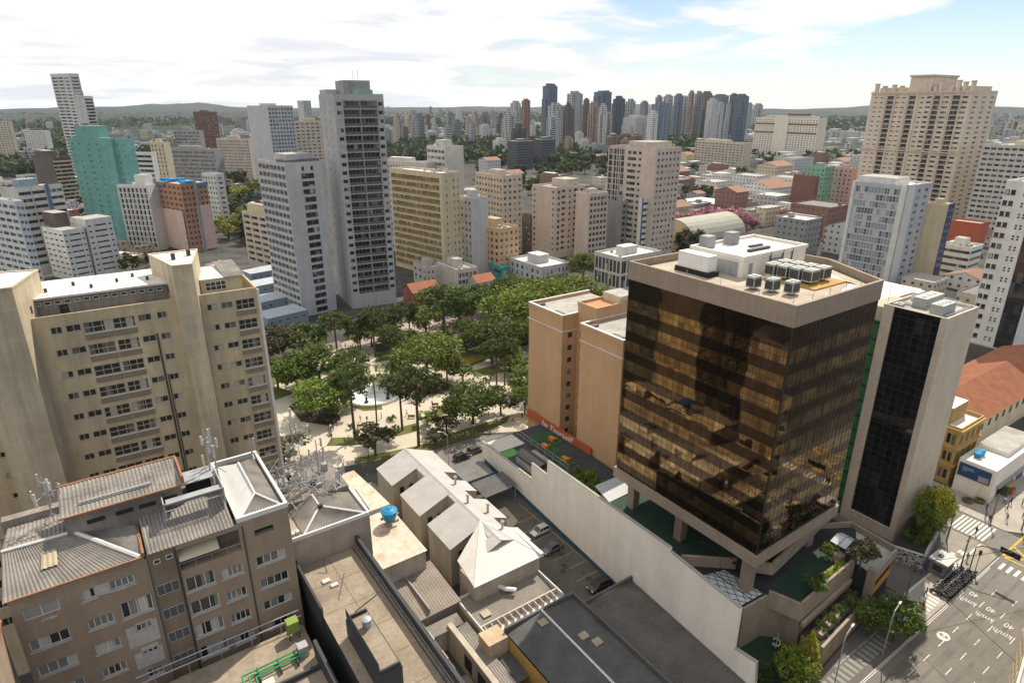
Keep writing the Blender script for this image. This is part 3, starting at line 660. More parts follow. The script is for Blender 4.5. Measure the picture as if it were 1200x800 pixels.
bb, _ = T('dark_infill', 'narrow dark block wedged between beige and pinkish towers', (622, 253), 296, 610, 628, 36, W_DBROWN, None, lambda w: even(w, 4, .5), seed=28)
# pinkish beige complex
b, zt = start('pinkish_block', 'pinkish beige twin block with dark vertical balcony slots, centre', (651, 220), 303, 624, 686, 38, 'apartment block')
mb = MB(); mb.balm = W_PINKB; nf = int(zt / 2.9) - 1; zb = zt - 1 - nf * 2.9
b.facade(mb, 'R', 0, zt, nf, 2.9, zb, [(b.wx * .08, b.wx * .16, .6, 1.6, 'win', 1), (b.wx * .22, b.wx * .34, .2, 2.3, 'bal', 1), (b.wx * .45, b.wx * .52, 1, 1.2, 'win', 1), (b.wx * .62, b.wx * .74, .2, 2.3, 'bal', 1), (b.wx * .85, b.wx * .93, .6, 1.6, 'win', 1)], gm=GLASS_D)
b.facade(mb, 'L', 0, zt, nf, 2.9, zb, [(b.wy * .05, b.wy * .12, .9, 1.3, 'win', 1), (b.wy * .85, b.wy * .95, .9, 1.3, 'win', 1)]); b.plain(mb, 'AB', 0, zt); flush(b, mb, W_PINKB); b.roof(zt, None, W_PINKB)
b.block('stair_head', b.wx * .5, b.wy * .2, zt - .9, b.wx * .95, b.wy * .8, zt + 3, W_PINKB); b.clutter(zt - .9, 4, 29)
T('pinkish_wing', 'pinkish beige block with blank left wall and brown gridded right front, centre', (691, 227), 308, 675, 713, 36, W_PINKB, lambda w: even(w, 5, .72, .3, .3, .5, 1.7, 'win', 2), None, gm=GLASS_D, seed=30, fh=2.9)
T('grey_cube', 'weathered grey concrete block with dark window bays right of the pinkish blocks', (729, 236), 300, 711, 751, 38, W_GREY, lambda w: even(w, 4, .7, .3, .3, .6, 1.8, 'win', 2), None, 'office block', gm=GLASS_D, seed=31)
b, zt = T('blue_banded_block', 'white office block with dark blue bands right of the grey concrete block', (753, 233), 305, 749, 777, 38, W_WHITE, lambda w: [(.5, w - .5, .9, 1.3, 'band')], None, 'office block', gm=GLASS_D, seed=32)
MB().box(-.06, -.5, 1, .35, -.004, zt + .4).build('blue_edge', W_BLUE, b.root)
# tall beige block with the glass side
b, zt = start('tall_beige_block', 'tall beige block with a dark glass left side and blank right wall, centre', (770, 174), 305, 714, 799, 38, 'apartment block')
mb = MB(); nf = int(zt / 3.0) - 1; zb = zt - 1.3 - nf * 3; W = b.wy
b.facade(mb, 'L', 0, zt, nf, 3, zb, [(W * .30, W * .36, .9, 1.3, 'win', 1), (W * .40, W * .58, .7, 1.6, 'win', 3)], gm=GLASS_D, u0=0, u1=W * .64)
b.facade(mb, 'L', 0, zt - 1, nf, 3, zb, even(W * .36, 4, .86, 0, 0, .25, 2.6, 'win', 2) and [(W * .64 + a, W * .64 + c, z, h, k, n) for a, c, z, h, k, n in even(W * .36, 4, .86, 0, 0, .25, 2.6, 'win', 2)], gm=GLASS_D, fm=FRAME_D, u0=W * .64, u1=W)
b.facade(mb, 'R', 0, zt, nf, 3, zb, even(b.wx, 6, .5, .5, .5)); b.plain(mb, 'AB', 0, zt); flush(b, mb, W_PINKB); b.roof(zt, None, W_PINKB)
for i in range(4): MB().box(-.25, W * (.64 + .12 * i) - .15, 0, -.004, W * (.64 + .12 * i) + .1, zt - .8).build('white_fin', W_WHITE, b.root)
b.block('upper_block', 1, W * .15, zt - .9, b.wx - 2, W * .60, zt + 2.6, W_PINKB); b.clutter(zt - .9, 4, 33)

# big beige double tower, upper right
b, zt = start('beige_twin_tower', 'huge beige high-rise with balcony columns and chimney-like roof crown, upper right', (1140.6, 106), 268, 1022, 1170, 33)
mb = MB(); mb.balm = mat('brown_glass_rail', (.12, .10, .085), .5, .15); fh = 2.95; nf = int(zt / fh) - 1; zb = zt - 2.4 - nf * fh; W = b.wy
def c_(f0, f1, *a): return (W * f0, W * f1) + a
b.facade(mb, 'L', 0, zt, nf, fh, zb, [c_(.03, .08, 1, 1.2, 'win', 1), c_(.10, .17, .2, 2.4, 'bal', 1), c_(.205, .255, 1, 1.2, 'win', 1), c_(.285, .345, .2, 2.4, 'bal', 1), c_(.37, .415, 1, 1.2, 'win', 1), c_(.44, .475, 1, .8, 'win', 1), c_(.525, .59, .2, 2.4, 'bal', 1), c_(.63, .665, 1.1, .7, 'win', 1), c_(.69, .725, 1.1, .7, 'win', 1), c_(.75, .82, .2, 2.4, 'bal', 1), c_(.86, .89, 1.1, .7, 'win', 1), c_(.925, .955, 1.1, .7, 'win', 1)], gm=GLASS_D)
b.facade(mb, 'R', 0, zt, nf, fh, zb, even(b.wx, 3, .4, .5, .5, 1, 1.1)); W_TW = mat('warm_beige_tower', (.66, .565, .455), .85, .08, .3, streak=.14); b.plain(mb, 'AB', 0, zt); flush(b, mb, W_TW); b.roof(zt, None, W_TW, 1.2)
for f in (.09, .19, .27, .36, .50, .605, .735, .84): MB().box(-.6, W * f - .35, 0, -.005, W * f + .1, zt + .2).build('pilaster', W_TW, b.root)
MB().box(-.8, -.4, zt * .555, -.61, W + .1, zt * .555 + .9).build('cornice', W_BEIGE, b.root); MB().box(-.9, -.5, zt - 1.3, -.62, W + .2, zt - .5).build('cornice', W_BEIGE, b.root)
b.block('lift_tower', 1, W * .40, zt - 1.1, b.wx - 1, W * .62, zt + 8.5, W_TW); b.block('crown_slab', .2, W * .39, zt + 8.5, b.wx - .2, W * .63, zt + 9.6, W_BEIGE)
for i, (f, h) in enumerate(((.02, 5.5), (.09, 5.0), (.15, 6), (.21, 4.5), (.31, 6.4), (.36, 3), (.70, 3.4), (.78, 4.2), (.88, 3.5), (.965, 5))):
    b.block('roof_chimney', .6, W * f - .9, zt - 1.1, 3.2, W * f + .9, zt + h - .6, W_TW); MB().box(.4, W * f - 1.1, zt + h - .6, 3.4, W * f + 1.1, zt + h).build('chimney_cap', W_BEIGE, b.root)
b.block('roof_room', 4, W * .05, zt - 1.1, b.wx - 2, W * .35, zt + 2.6, W_TW); b.block('roof_room', 4, W * .68, zt - 1.1, b.wx - 2, W * .95, zt + 2.4, W_TW)

# grey-white tower with small squares, right of centre
WCC = mat('bluish_grey_render', (0.44, 0.46, 0.50), 0.8, 0.08, 0.3, streak=0.12)
b, zt = start('grey_white_tower', 'light grey tower with mottled blue-grey window front and white right edge', (1064, 218), 337, 1001, 1093, 36, 'office block')
mb = MB(); fh = 3.0; nf = int(zt / fh) - 1; zb = zt - 1.5 - nf * fh; W = b.wy
b.facade(mb, 'L', 0, zt, nf, fh, zb, [(2.4 + (W - 3.6) * i / 14, 2.4 + (W - 3.6) * (i + .93) / 14, .35, 2.4, 'two', 1) for i in range(14)], gm=glass('mottled_panes', (.07, .08, .09), (.24, .26, .29), (.46, .47, .49), .50, .20, 1.75, 3.0, .2), fm=FRAME_W, depth=.12, u0=0)
b.facade(mb, 'R', 0, zt, nf, fh, zb, even(b.wx, 3, .4, .5, .5)); b.plain(mb, 'AB', 0, zt); flush(b, mb, WCC); b.roof(zt, PALE_ROOF, W_WHITE)
MB().box(-.5, -.5, 0, -.005, 2.2, zt + .4).box(-.5, -.5, 0, 6.5, -.005, zt + .4).build('white_corner', W_WHITE, b.root); MB().box(-.5, W - 1, 0, -.005, W + .3, zt + .2).build('white_edge', W_WHITE, b.root)
b.block('stair_head', 1, W * .25, zt - .9, b.wx * .6, W * .95, zt + 2.4, W_WHITE); b.clutter(zt - .9, 5, 40)
b, zt = T('beige_wedge', 'narrow beige block with navy tiled right edge beside the light grey tower', (1112, 240), 332, 1084, 1119.5, 36, W_CREAM, None, None, 'office block', seed=41)
MB().box(.1, -.12, 0, b.wx, -.005, zt + .2).build('navy_tiles', W_NAVY, b.root)
W = b.wx
for k in range(9):
    for i in range(2): b.place('window', win_mesh(.8, .8, 1, 1, -.02, FRAME_W, GLASS_C, fr=.05), 'R', W * (.2 + .4 * i), W * (.2 + .4 * i) + .8, zt - 3 - 3 * k, .13)
b, zt = T('balcony_grid_tower', 'tower with a white grid of dark glazed balconies at the right edge', (1230, 172), 285, 1153, 1262, 36, W_OFF, None, lambda w: even(w, 9, .78, .3, .3, .25, 2.3, 'bal', 2), 'tower', gm=GLASS, seed=42, hutm=W_CREAM)
b, zt = T('red_box_block', 'low orange-red box building behind the white layered block', (1150, 262), 300, 1112, 1160, 36, mat('orange_red', (.40, .10, .05), .8, .1), None, None, 'commercial building', seed=43, hut=False)
b, zt = T('layered_block', 'low white block with stacked horizontal fins right of the beige navy block', (1139, 290), 328, 1104, 1153, 36, W_WHITE, lambda w: [(.3, w - .3, 1, 1.4, 'band')], lambda w: [(.3, w - .3, 1, 1.4, 'band')], 'office block', gm=GLASS_D, seed=44, fh=3.2)
# white punched tower with black glass at the right edge
b, zt = start('punched_tower', 'white tower with paired square windows beside black glass, right picture edge', (1243, 216), 428, 1180, 1290, 36, 'office block')
mb = MB(); fh = 3.15; nf = int(zt / fh) - 1; zb = zt - 1.6 - nf * fh; W = b.wy
A = W * .42
b.facade(mb, 'L', 0, zt, nf, fh, zb, [(A + (W - A) * .60, A + (W - A) * .76, .8, 1.4, 'sill', 1), (A + (W - A) * .80, A + (W - A) * .96, .8, 1.4, 'sill', 1), (A + (W - A) * .10, A + (W - A) * .18, 1.4, .55, 'win', 1), (A + (W - A) * .26, A + (W - A) * .34, 1.4, .55, 'win', 1), (A + (W - A) * .10, A + (W - A) * .18, .6, .55, 'win', 1), (A + (W - A) * .26, A + (W - A) * .34, .6, .55, 'win', 1)], gm=GLASS_D, fm=FRAME_D, u0=A, u1=W)
holes = [(.3, A - .3, 4, zt - 1.5, .3)]; b.wall(mb, 'L', 0, zt, holes, .3, 0, A)
b.plain(mb, 'RAB', 0, zt); flush(b, mb, W_WHITE); b.roof(zt, PALE_ROOF, W_WHITE)
q = MB(); Bq = A - .3
q.poly([(.28, .3, 4), (.28, Bq, 4), (.28, Bq, zt - 1.5), (.28, .3, zt - 1.5)], 0); q.build('black_glass', glass('black_curtain_glass', (.012, .013, .015), (.03, .032, .035), (.07, .07, .07), .35, .1, 1.4, 3.15, .05, .7), b.root)
for k in range(nf): MB().box(.2, .31, 4 + k * 3.15, .275, Bq - .01, 4.12 + k * 3.15).build('transom', FRAME_D, b.root)
b.block('base_plinth', -1.5, -2, 0, b.wx, W + 3, 4.5, W_DBROWN)
# low white palace-like block with maroon bands
b, zt = start('maroon_banded_block', 'wide white block with maroon bands and a maroon roof box in the distance', (960, 139), 189, 886, 966, 33, 'office block', wx=20); W_M = mat('warm_white_render', (.70, .64, .54), .85, .08, .3)
mb = MB(); fh = 3.0; nf = int(zt / fh) - 1; zb = zt - 1.5 - nf * fh; W = b.wy
b.facade(mb, 'L', 0, zt, nf, fh, zb, even(W, 22, .5, .5, .5, .9, 1.3, 'win', 1)); b.plain(mb, 'RAB', 0, zt); flush(b, mb, W_M); b.roof(zt, PALE_ROOF, W_M)
for f in (.62, .83): MB().box(-.25, .5, zt * f, -.005, W - .5, zt * f + 2.2).build('maroon_band', W_BROWN, b.root)
b.block('centre_tower', -1.6, W * .45, 0, -.01, W * .66, zt + 1.5, W_M); b.block('roof_box', 3, W * .2, zt - .9, 12, W * .5, zt + 6, W_BROWN); b.block('upper_storey', 2, W * .1, zt - .91, 17, W * .85, zt + 3, W_OFF)
T('wide_beige_office', 'wide beige office with long window rows left of the maroon-banded block', (872, 168), 200, 815, 880, 33, W_BEIGE, None, lambda w: even(w, 14, .7), 'office block', seed=46, wx=16)
T('green_tower', 'mint green tower beside a brown one, right of centre', (968, 196), 250, 946, 979, 36, W_GREEN, lambda w: even(w, 3, .4), lambda w: even(w, 4, .3), seed=47)
T('brick_brown_block', 'plain brick-brown block left of the mint green tower', (957, 207), 256, 930, 961, 36, W_BROWN, None, None, seed=48)
T('pink_block', 'pink and brown block right of the mint green tower', (1000, 197), 250, 979, 1006, 36, mat('pink_render', (.50, .33, .29), .8, .1), None, lambda w: even(w, 4, .4), seed=49)
T('brown_shop', 'low red-brown building with a white framed panel behind the rooftop plant room', (955, 254), 290, 914, 966, 36, W_BROWN, None, None, 'commercial building', seed=50, hut=False)
T('grey_glass_block', 'grey-white slab with blue glass front left of the central grey tower', (313, 124), 232, 289, 343, 40, W_LGREY, lambda w: even(w, 8, .7, .3, .3, .5, 1.9), None, seed=51, gm=glass('blue_glass', (.05, .09, .13), (.10, .16, .22), (.2, .27, .33), .4, .15, 1.5, 3.0, .08, .7))
b, zt = T('ribbed_block', 'beige block with blue-grey window front between slab tower and central grey tower', (345, 142), 225, 340, 380, 36, W_BEIGE, lambda w: even(w, 6, .6), None, seed=52)
T('portal_tower', 'far white tower whose top is an open square portal', (355, 118), 165, 348, 364, 40, W_LGREY, lambda w: even(w, 3, .5), None, seed=53, hut=False)
# low offices around the park's far side
T('white_villa', 'small white and grey building with stepped roofs beyond the park trees', (500, 313), 337, 484, 519, 36, W_OFF, lambda w: even(w, 4, .4), lambda w: even(w, 3, .4), 'building', seed=60, balm=W_OFF)
T('white_gridded_office', 'small white office with blue-grey gridded front beyond the park trees', (536, 316), 343, 511, 559, 36, W_OFF, lambda w: even(w, 5, .8, .2, .2, .5, 1.9, 'win', 2), None, 'office block', seed=61)
T('teal_shop', 'low shop with bright teal frame on its corner beyond the park', (588, 313), 330, 573, 596, 36, mat('teal_paint', (.03, .30, .28), .7, .1), lambda w: [(.8, w - .8, .8, 1.6, 'win')], lambda w: [(.8, w - .8, .8, 1.6, 'win')], 'shop', seed=62, hut=False)
T('historic_pale_building', 'pale old building with white roof domes beyond the park trees', (634, 313), 337, 597, 668, 36, W_LGREY, lambda w: even(w, 7, .4, .5, .5, .6, 1.8), lambda w: even(w, 6, .4, .5, .5, .6, 1.8), 'building', PALE_ROOF, seed=63)
# ------------------------------------------------------------------ foreground block: one street-grid frame F (origin, 34.5 degrees)
FO, FA = (-43.6, 43.7), 34.5
_ca, _sa = math.cos(R(FA)), math.sin(R(FA))
def FQ(px, py, z=0.0):
    p = P(px, py, z); dx, dy = p.x - FO[0], p.y - FO[1]; return (dx * _ca + dy * _sa, -dx * _sa + dy * _ca)
def FW(x, y, z=0.0): return (FO[0] + x * _ca - y * _sa, FO[1] + x * _sa + y * _ca, z)
def fb(name, label, cat, x, y, wx, wy, z=0.0, group=None): return Bld(name, label, cat, FW(x, y, z), FA, wx, wy, group)
ORG = {}
def fthing(name, label, cat, x, y, z=0.0, group=None):
    t = thing(name, label, cat, FW(x, y, z), R(FA), group); ORG[t.name] = (x, y, z); return t
def fbuild(mb, name, mats, th, **k):
    x, y, z = ORG[th.name]; mb.v = [(a - x, b - y, c - z) for a, b, c in mb.v]; return mb.build(name, mats, th, **k)
def fsolo(mb, name, mats, label, cat, group=None):
    """a thing that is one mesh, given in F coordinates"""
    x0 = sum(v[0] for v in mb.v) / len(mb.v); y0 = sum(v[1] for v in mb.v) / len(mb.v); z0 = min(v[2] for v in mb.v)
    mb.v = [(a - x0, b - y0, c - z0) for a, b, c in mb.v]; o = mb.build(name, mats); o.location = FW(x0, y0, z0); o.rotation_euler = (0, 0, R(FA)); return tag(o, label, cat, group)
def fstruct(mb, name, mats, kind='structure'):
    o = mb.build(name, mats); o.location = FW(0, 0, 0); o.rotation_euler = (0, 0, R(FA)); o['kind'] = kind; return o
NWM = {}
def near_win(b, face, u0, u1, z, h, nx, nz=1, rec=0.18, gm=None, fm=None, sill=True, wall_off=0.0, louvre=False):
    """window with frame, pane and sill as pieces of its own; b.wall cuts the opening"""
    w_ = round(u1 - u0, 2); key = (w_, h, nx, nz, (gm or GLASS_C).name, louvre)
    if key not in NWM:
        f = MB(); fr = .07
        for i in range(nx + 1): c = w_ * i / nx; a = min(max(c - fr / 2, .003), w_ - fr - .003); f.box(a, rec - .08, .003, a + fr, rec - .01, h - .003)
        for i in range(nz + 1): c = h * i / nz; a = min(max(c - fr / 2, .003), h - fr - .003); f.box(.003, rec - .075, a, w_ - .003, rec - .015, a + fr)
        if louvre:
            k = int(h / .2)
            for i in range(k): f.box(.05, rec - .06, h * (i + .3) / k, w_ - .05, rec - .03, h * (i + .3) / k + .035)
        p = MB().poly([(0, rec, 0), (w_, rec, 0), (w_, rec, h), (0, rec, h)])
        s = MB().box(-.12, -.10, -.14, w_ + .12, rec - .085, -.004)
        NWM[key] = (f.mesh('window', fm or FRAME_W), p.mesh('pane', gm or GLASS_C), s.mesh('sill', mat('sill_stone', (.42, .40, .37), .85, .2, 1.5)))
    f, p, s = NWM[key]; k = b.cnt.get('window', 0); b.cnt['window'] = k + 1
    loc, rz = {'R': ((u0, 0, z), 0), 'L': ((0, u1, z), -math.pi / 2), 'A': ((b.wx, u0, z), math.pi / 2)}[face]
    o = link('window', f, b.root, loc, rz); link('pane', p, o)
    if sill: link('sill', s, o)
    return (u0, u1, z, z + h, rec)

# ---- brown apartment block, bottom left
BRN = mat('brown_wall', (0.325, 0.245, 0.178), 0.9, 0.10, 0.35, streak=0.14, dirt=((0.17, 0.13, 0.10), 0.5), fine=.05)
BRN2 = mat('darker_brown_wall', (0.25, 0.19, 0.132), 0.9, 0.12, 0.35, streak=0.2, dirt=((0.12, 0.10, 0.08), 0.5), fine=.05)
PATCH = mat('bare_plaster_patch', (0.42, 0.40, 0.37), 0.9, 0.2, 1.2, fine=.1)
FIBRO = mat('fibre_cement_sheet', (0.245, 0.225, 0.20), 0.92, 0.28, 0.45, dirt=((0.09, 0.085, 0.08), 0.8), fine=.12)
FIBRO_D = mat('dark_cement_sheet', (0.105, 0.102, 0.10), 0.92, 0.25, 0.35, dirt=((0.05, 0.05, 0.05), 0.5), fine=.12)
FLASH = mat('white_flashing', (0.60, 0.59, 0.57), 0.7, 0.1, 1.0)
TILE = mat('orange_tile_edge', (0.30, 0.14, 0.075), 0.85, 0.25, 2.0)
STAIN = mat('stained_plaster', (0.28, 0.245, 0.215), 0.9, 0.2, 0.5, streak=.3, dirt=((0.10, 0.09, 0.08), 0.75), fine=.08)
b = fb('brown_apartment_block', 'brown plastered apartment block with patched windows, corrugated roofs and rooftop antennas', 'apartment block', 0, 0, 24.0, 12.0)
mb = MB(); hl = []; BZ = 0
hl.append(near_win(b, 'R', .75, 3.4, 32.2, 1.3, 2, sill=False, gm=mat('grey_board', (.28, .28, .27), .7, .15)))
hl += [near_win(b, 'R', 5.15, 6.15, 32.25, 1.05, 1), near_win(b, 'R', 7.3, 9.3, 32.3, .95, 4)]
for k in range(5):
    z = 28.8 - 2.98 * k
    hl += [near_win(b, 'R', .5, 3.5, z, 1.2, 4), near_win(b, 'R', 4.95, 7.0, z + .05, 1.1, 4)]
    if k == 0: hl.append(near_win(b, 'R', 7.7, 10.3, z - .1, 1.8, 4))
    else: hl.append(near_win(b, 'R', 8.45, 9.85, z + .85, 1.0, 3))
b.wall(mb, 'R', 0, 35.0, hl, .18, 0, 10.45)
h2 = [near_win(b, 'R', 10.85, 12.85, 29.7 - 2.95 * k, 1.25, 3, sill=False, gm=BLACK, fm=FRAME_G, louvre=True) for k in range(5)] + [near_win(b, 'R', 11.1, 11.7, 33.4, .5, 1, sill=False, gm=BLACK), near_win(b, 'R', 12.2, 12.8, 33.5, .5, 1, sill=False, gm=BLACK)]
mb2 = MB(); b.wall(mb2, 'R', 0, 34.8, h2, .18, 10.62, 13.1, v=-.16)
h3 = []
for k in range(5):
    z = 29.02 - 2.95 * k
    h3 += [near_win(b, 'R', 13.35, 16.0, z, 1.62, 3), near_win(b, 'R', 16.7, 18.7, z, 1.15, 4), near_win(b, 'R', 20.1, 23.1, z - .02, 1.15, 4, sill=k < 2)]
h3.append((13.2, 18.95, 31.75, 34.3, 2.2)); h3.append((20.4, 22.35, 32.75, 33.5, .8))
b.wall(mb, 'R', 0, 35.0, h3, .18, 13.15, 24.0)
b.plain(mb, 'LAB', 0, 35.0)
for u in (10.45, 13.15): mb.poly([(u, 0, 0), (u, .2, 0), (u, .2, 34.8), (u, 0, 34.8)])
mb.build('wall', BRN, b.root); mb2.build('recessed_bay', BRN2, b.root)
MB().poly([(20.4, .79, 32.75), (22.35, .79, 32.75), (22.35, .79, 33.5), (20.4, .79, 33.5)]).build('vent_opening', BLACK, b.root)
MB().poly([(13.2, 2.19, 31.75), (18.95, 2.19, 31.75), (18.95, 2.19, 34.3), (13.2, 2.19, 34.3)]).build('terrace_wall', STAIN, b.root)
MB().poly([(13.25, -.35, 33.05), (16.9, -.35, 33.05), (16.9, 1.9, 33.75), (13.25, 1.9, 33.75)]).build('awning', mat('cream_awning', (.62, .54, .38), .8, .1), b.root)
m = MB(); m.tube((13.2, -.03, 32.6), (19.0, -.03, 32.6), .03)
for x in (14.6, 16.1, 17.6): m.tube((x, -.03, 31.75), (x, -.03, 32.6), .025)
m.build('railing', GREY_METAL, b.root)
for u0, u1, z0, z1 in ((6.15, 7.3, 32.05, 33.5), (4.9, 9.6, 31.95, 32.2), (7.6, 10.25, 25.0, 27.5), (7.75, 10.2, 22.3, 24.2), (1.9, 3.0, 31.5, 32.0)):
    r = random.Random(u0); m = MB(); n = 9; pts = []
    for i in range(n): pts.append((u0 + (u1 - u0) * i / (n - 1), -.012, z0 + r.uniform(0, .25)))
    for i in range(n): pts.append((u1 - (u1 - u0) * i / (n - 1), -.012, z1 - r.uniform(0, .22)))
    if (u0, z0) in ((7.6, 25.0), (7.75, 22.3)):
        wz = 25.7 + .0 if z0 == 25.0 else 22.7
        zb_ = 28.8 - 2.98 * (1 if z0 == 25.0 else 2) + .85
        m.box(u0, -.015, z0, 8.40, -.004, z1).box(9.90, -.015, z0, u1, -.004, z1).box(8.40, -.0145, z0, 9.90, -.004, zb_ - .16).box(8.40, -.0145, zb_ + 1.03, 9.90, -.004, z1)
    else: m.poly(pts)
    m.build('plaster_patch', PATCH, b.root)
for u in (10.53, 13.0, 19.3): MB().tube((u, -.08, 16), (u, -.08, 34.5), .06).build('drainpipe', FRAME_D if u > 12 else GREY_METAL, b.root)
# roofs
q = MB(); q.corr((-.25, -.35, 34.95), (10.0, -.35, 34.95), (5.4, 5.4, 36.35), (-.25, 5.8, 36.35), .34, .055); q.corr((10.35, 4.9, 35.4), (10.35, -.1, 34.9), (5.6, 5.2, 36.3), (6.2, 5.2, 36.3), .34, .05)
q.corr((-.25, 5.8, 36.34), (5.4, 5.4, 36.34), (5.2, 11.6, 35.4), (-.25, 11.6, 35.4), .34, .05); q.build('corrugated_roof', FIBRO, b.root)
q = MB(); q.corr((2.6, 1.9, 35.66), (3.9, 1.9, 35.66), (3.9, 3.9, 36.15), (2.7, 3.9, 36.15), .34, .05); q.build('yellowed_sheet', mat('yellowed_sheet', (.38, .325, .23), .8, .2, .8), b.root)
MB().tube((5.4, 5.3, 36.45), (10.15, -.2, 35.0), .22, n=6).tube((-.25, 5.7, 36.42), (5.5, 5.4, 36.42), .16, n=6).build('ridge_flashing', FLASH, b.root)
m = MB()
for i in range(34): x = -.1 + i * .305; m.box(x, -.46, 34.93 + (i % 2) * .015, x + .29, -.30, 35.06)
for i in range(15): m.box(10.36, -.2 + i * .33, 34.93, 10.58, .1 + i * .33, 35.35 + (i % 2) * .02)
m.build('tile_edging', TILE, b.root)
MB().box(-.6, 11.6, 30, 5.0, 12.6, 36.2).build('back_parapet', STAIN, b.root)
# penthouse box
m = MB(); m.box(4.9, 5.0, 34.0, 15.0, 9.2, 38.5)
m.build('penthouse', STAIN, b.root)
for x in (6.6, 9.0, 11.0, 13.0): MB().box(x, 4.94, 37.0, x + 1.5, 4.995, 37.45).build('slot_window', BLACK, b.root)
q = MB(); q.corr((4.7, 4.6, 38.62), (15.2, 4.6, 38.62), (15.2, 9.4, 39.4), (4.7, 9.4, 39.4), .34, .055); q.build('penthouse_roof', FIBRO, b.root)
MB().box(4.6, 4.45, 38.5, 15.3, 4.6, 38.66).box(4.6, 9.38, 39.3, 15.3, 9.6, 39.5).box(15.15, 4.6, 38.5, 15.35, 9.3, 39.5).build('tile_edging', TILE, b.root)
MB().box(6.3, 5.8, 39.0, 12.5, 6.0, 39.12).tube((5.2, 7.5, 39.6), (14.8, 7.2, 39.6), .04).build('cable_tray', GREY_METAL, b.root)
# right corrugated roof + platform
q = MB(); q.corr((10.75, -.25, 34.98), (18.6, -.25, 34.98), (18.6, 5.0, 36.1), (10.75, 5.0, 36.1), .34, .06); q.build('corrugated_roof', FIBRO, b.root)
MB().box(13.0, 2.6, 36.3, 13.12, 5.0, 38.0).box(13.0, 2.6, 37.9, 18.6, 2.72, 38.0).box(18.5, 2.6, 36, 18.62, 7.4, 38.0).tube((13, 2.6, 37.2), (18.6, 2.6, 37.2), .05).box(13.3, 3, 37.6, 18.4, 4.0, 37.72).box(15.4, 6.2, 37.5, 18.6, 8.6, 37.62).build('steel_platform', GREY_METAL, b.root)
MB().box(15.4, 9.4, 35.2, 18.8, 11.8, 36.0).build('deck', CONC, b.root)
m = MB(); m.poly([(15.0, 5.0, 35.9), (18.8, 5.0, 35.9), (18.8, 12, 35.9), (15.0, 12, 35.9)]); m.build('flat_deck', DARK_ROOF, b.root)
MB().box(15.6, 7.0, 36.0, 18.0, 8.6, 36.9).build('plant_box', BLACK, b.root)
# hip roof at the right end behind a white-capped parapet
m = MB()
for x0, y0, x1, y1 in ((18.9, -.05, 24.05, .25), (18.9, .25, 19.2, 12.8), (23.75, .25, 24.05, 12.8), (18.9, 12.8, 24.05, 13.1)): m.box(x0, y0, 35.02, x1, y1, 35.55)
m.build('parapet', FLASH, b.root)
q = MB(); q.corr((19.3, .3, 35.1), (23.6, .3, 35.1), (21.5, 2.6, 36.2), (21.4, 2.6, 36.2), .34, .05); q.corr((23.6, .3, 35.1), (23.6, 12.5, 35.1), (21.5, 10, 36.2), (21.5, 2.6, 36.2), .34, .05); q.build('hip_roof', FIBRO, b.root)
MB().poly([(19.3, 12.5, 35.1), (19.3, .3, 35.1), (21.4, 2.6, 36.19), (21.4, 10, 36.19)]).build('white_roof_sheet', FLASH, b.root)
MB().tube((21.45, 2.6, 36.25), (21.45, 10, 36.25), .13).tube((21.45, 2.6, 36.25), (19.3, .35, 35.15), .12).tube((21.45, 2.6, 36.25), (23.6, .35, 35.15), .12).build('ridge_flashing', FLASH, b.root)

# cell antenna masts standing on the roof
ANT = mat('antenna_panel', (0.46, 0.46, 0.45), 0.6, 0.08)
def mast(x, y, z, h, n, seed, label, spread=1.2, group=None):
    r = random.Random(seed); t = fthing('antenna_mast', label, 'antenna mast', x, y, z, group)
    MB().tube((0, 0, 0), (0, 0, h), .09, .06).tube((0, 0, h * .2), (.9, .3, 0), .05).tube((0, 0, h * .2), (-.8, .5, 0), .05).tube((0, 0, h * .2), (0, -.9, 0), .05).build('pole', GREY_METAL, t)
    for i in range(n):
        a = 6.28 * i / n + r.random(); d = r.uniform(.4, spread); zz = r.uniform(h * .3, h - 1.2); hh = r.uniform(1.0, 1.7); x_, y_ = d * math.cos(a), d * math.sin(a)
        MB().obox((x_, y_, zz), (.24, .12, hh), a + 1.57).build('panel_antenna', ANT, t)
        MB().tube((0, 0, zz + hh * .4), (x_, y_, zz + hh * .4), .035).build('bracket', GREY_METAL, t)
    return t
mast(3.7, 9.6, 35.7, 5.2, 7, 3, 'cluster of white panel antennas over the ridge of the left corrugated roof', 1.9)
mast(4.9, 8.4, 36.0, 4.5, 2, 4, 'thin antenna mast beside the left antenna cluster on the brown block', .8)
mast(18.2, 7.6, 36.0, 6.6, 4, 5, 'tall pole with white panel antennas on the platform of the brown block', .7)
mast(19.0, 8.8, 36.0, 6.0, 3, 6, 'second antenna pole behind the platform beside the white hip roof', .7)
mast(23.4, 12.0, 35.5, 2.4, 1, 8, 'short antenna at the far parapet corner of the brown block', .4)

# ---- neighbour at the very corner, only its wall top and edge tiles show
b = fb('neighbour_house', 'plain brown wall of the house at the bottom left picture corner', 'house', -13, -12, 12.3, 11.0)
m = MB(); m.box(0, 0, 0, 12.3, 11, 33.6, 0, False); m.m[-1] = 1; m.build('wall', [BRN, FIBRO], b.root)
MB().box(-.1, 10.8, 33.62, 12.5, 11.15, 33.85).box(12.15, -.1, 33.62, 12.45, 10.79, 33.85).build('tile_edging', TILE, b.root)

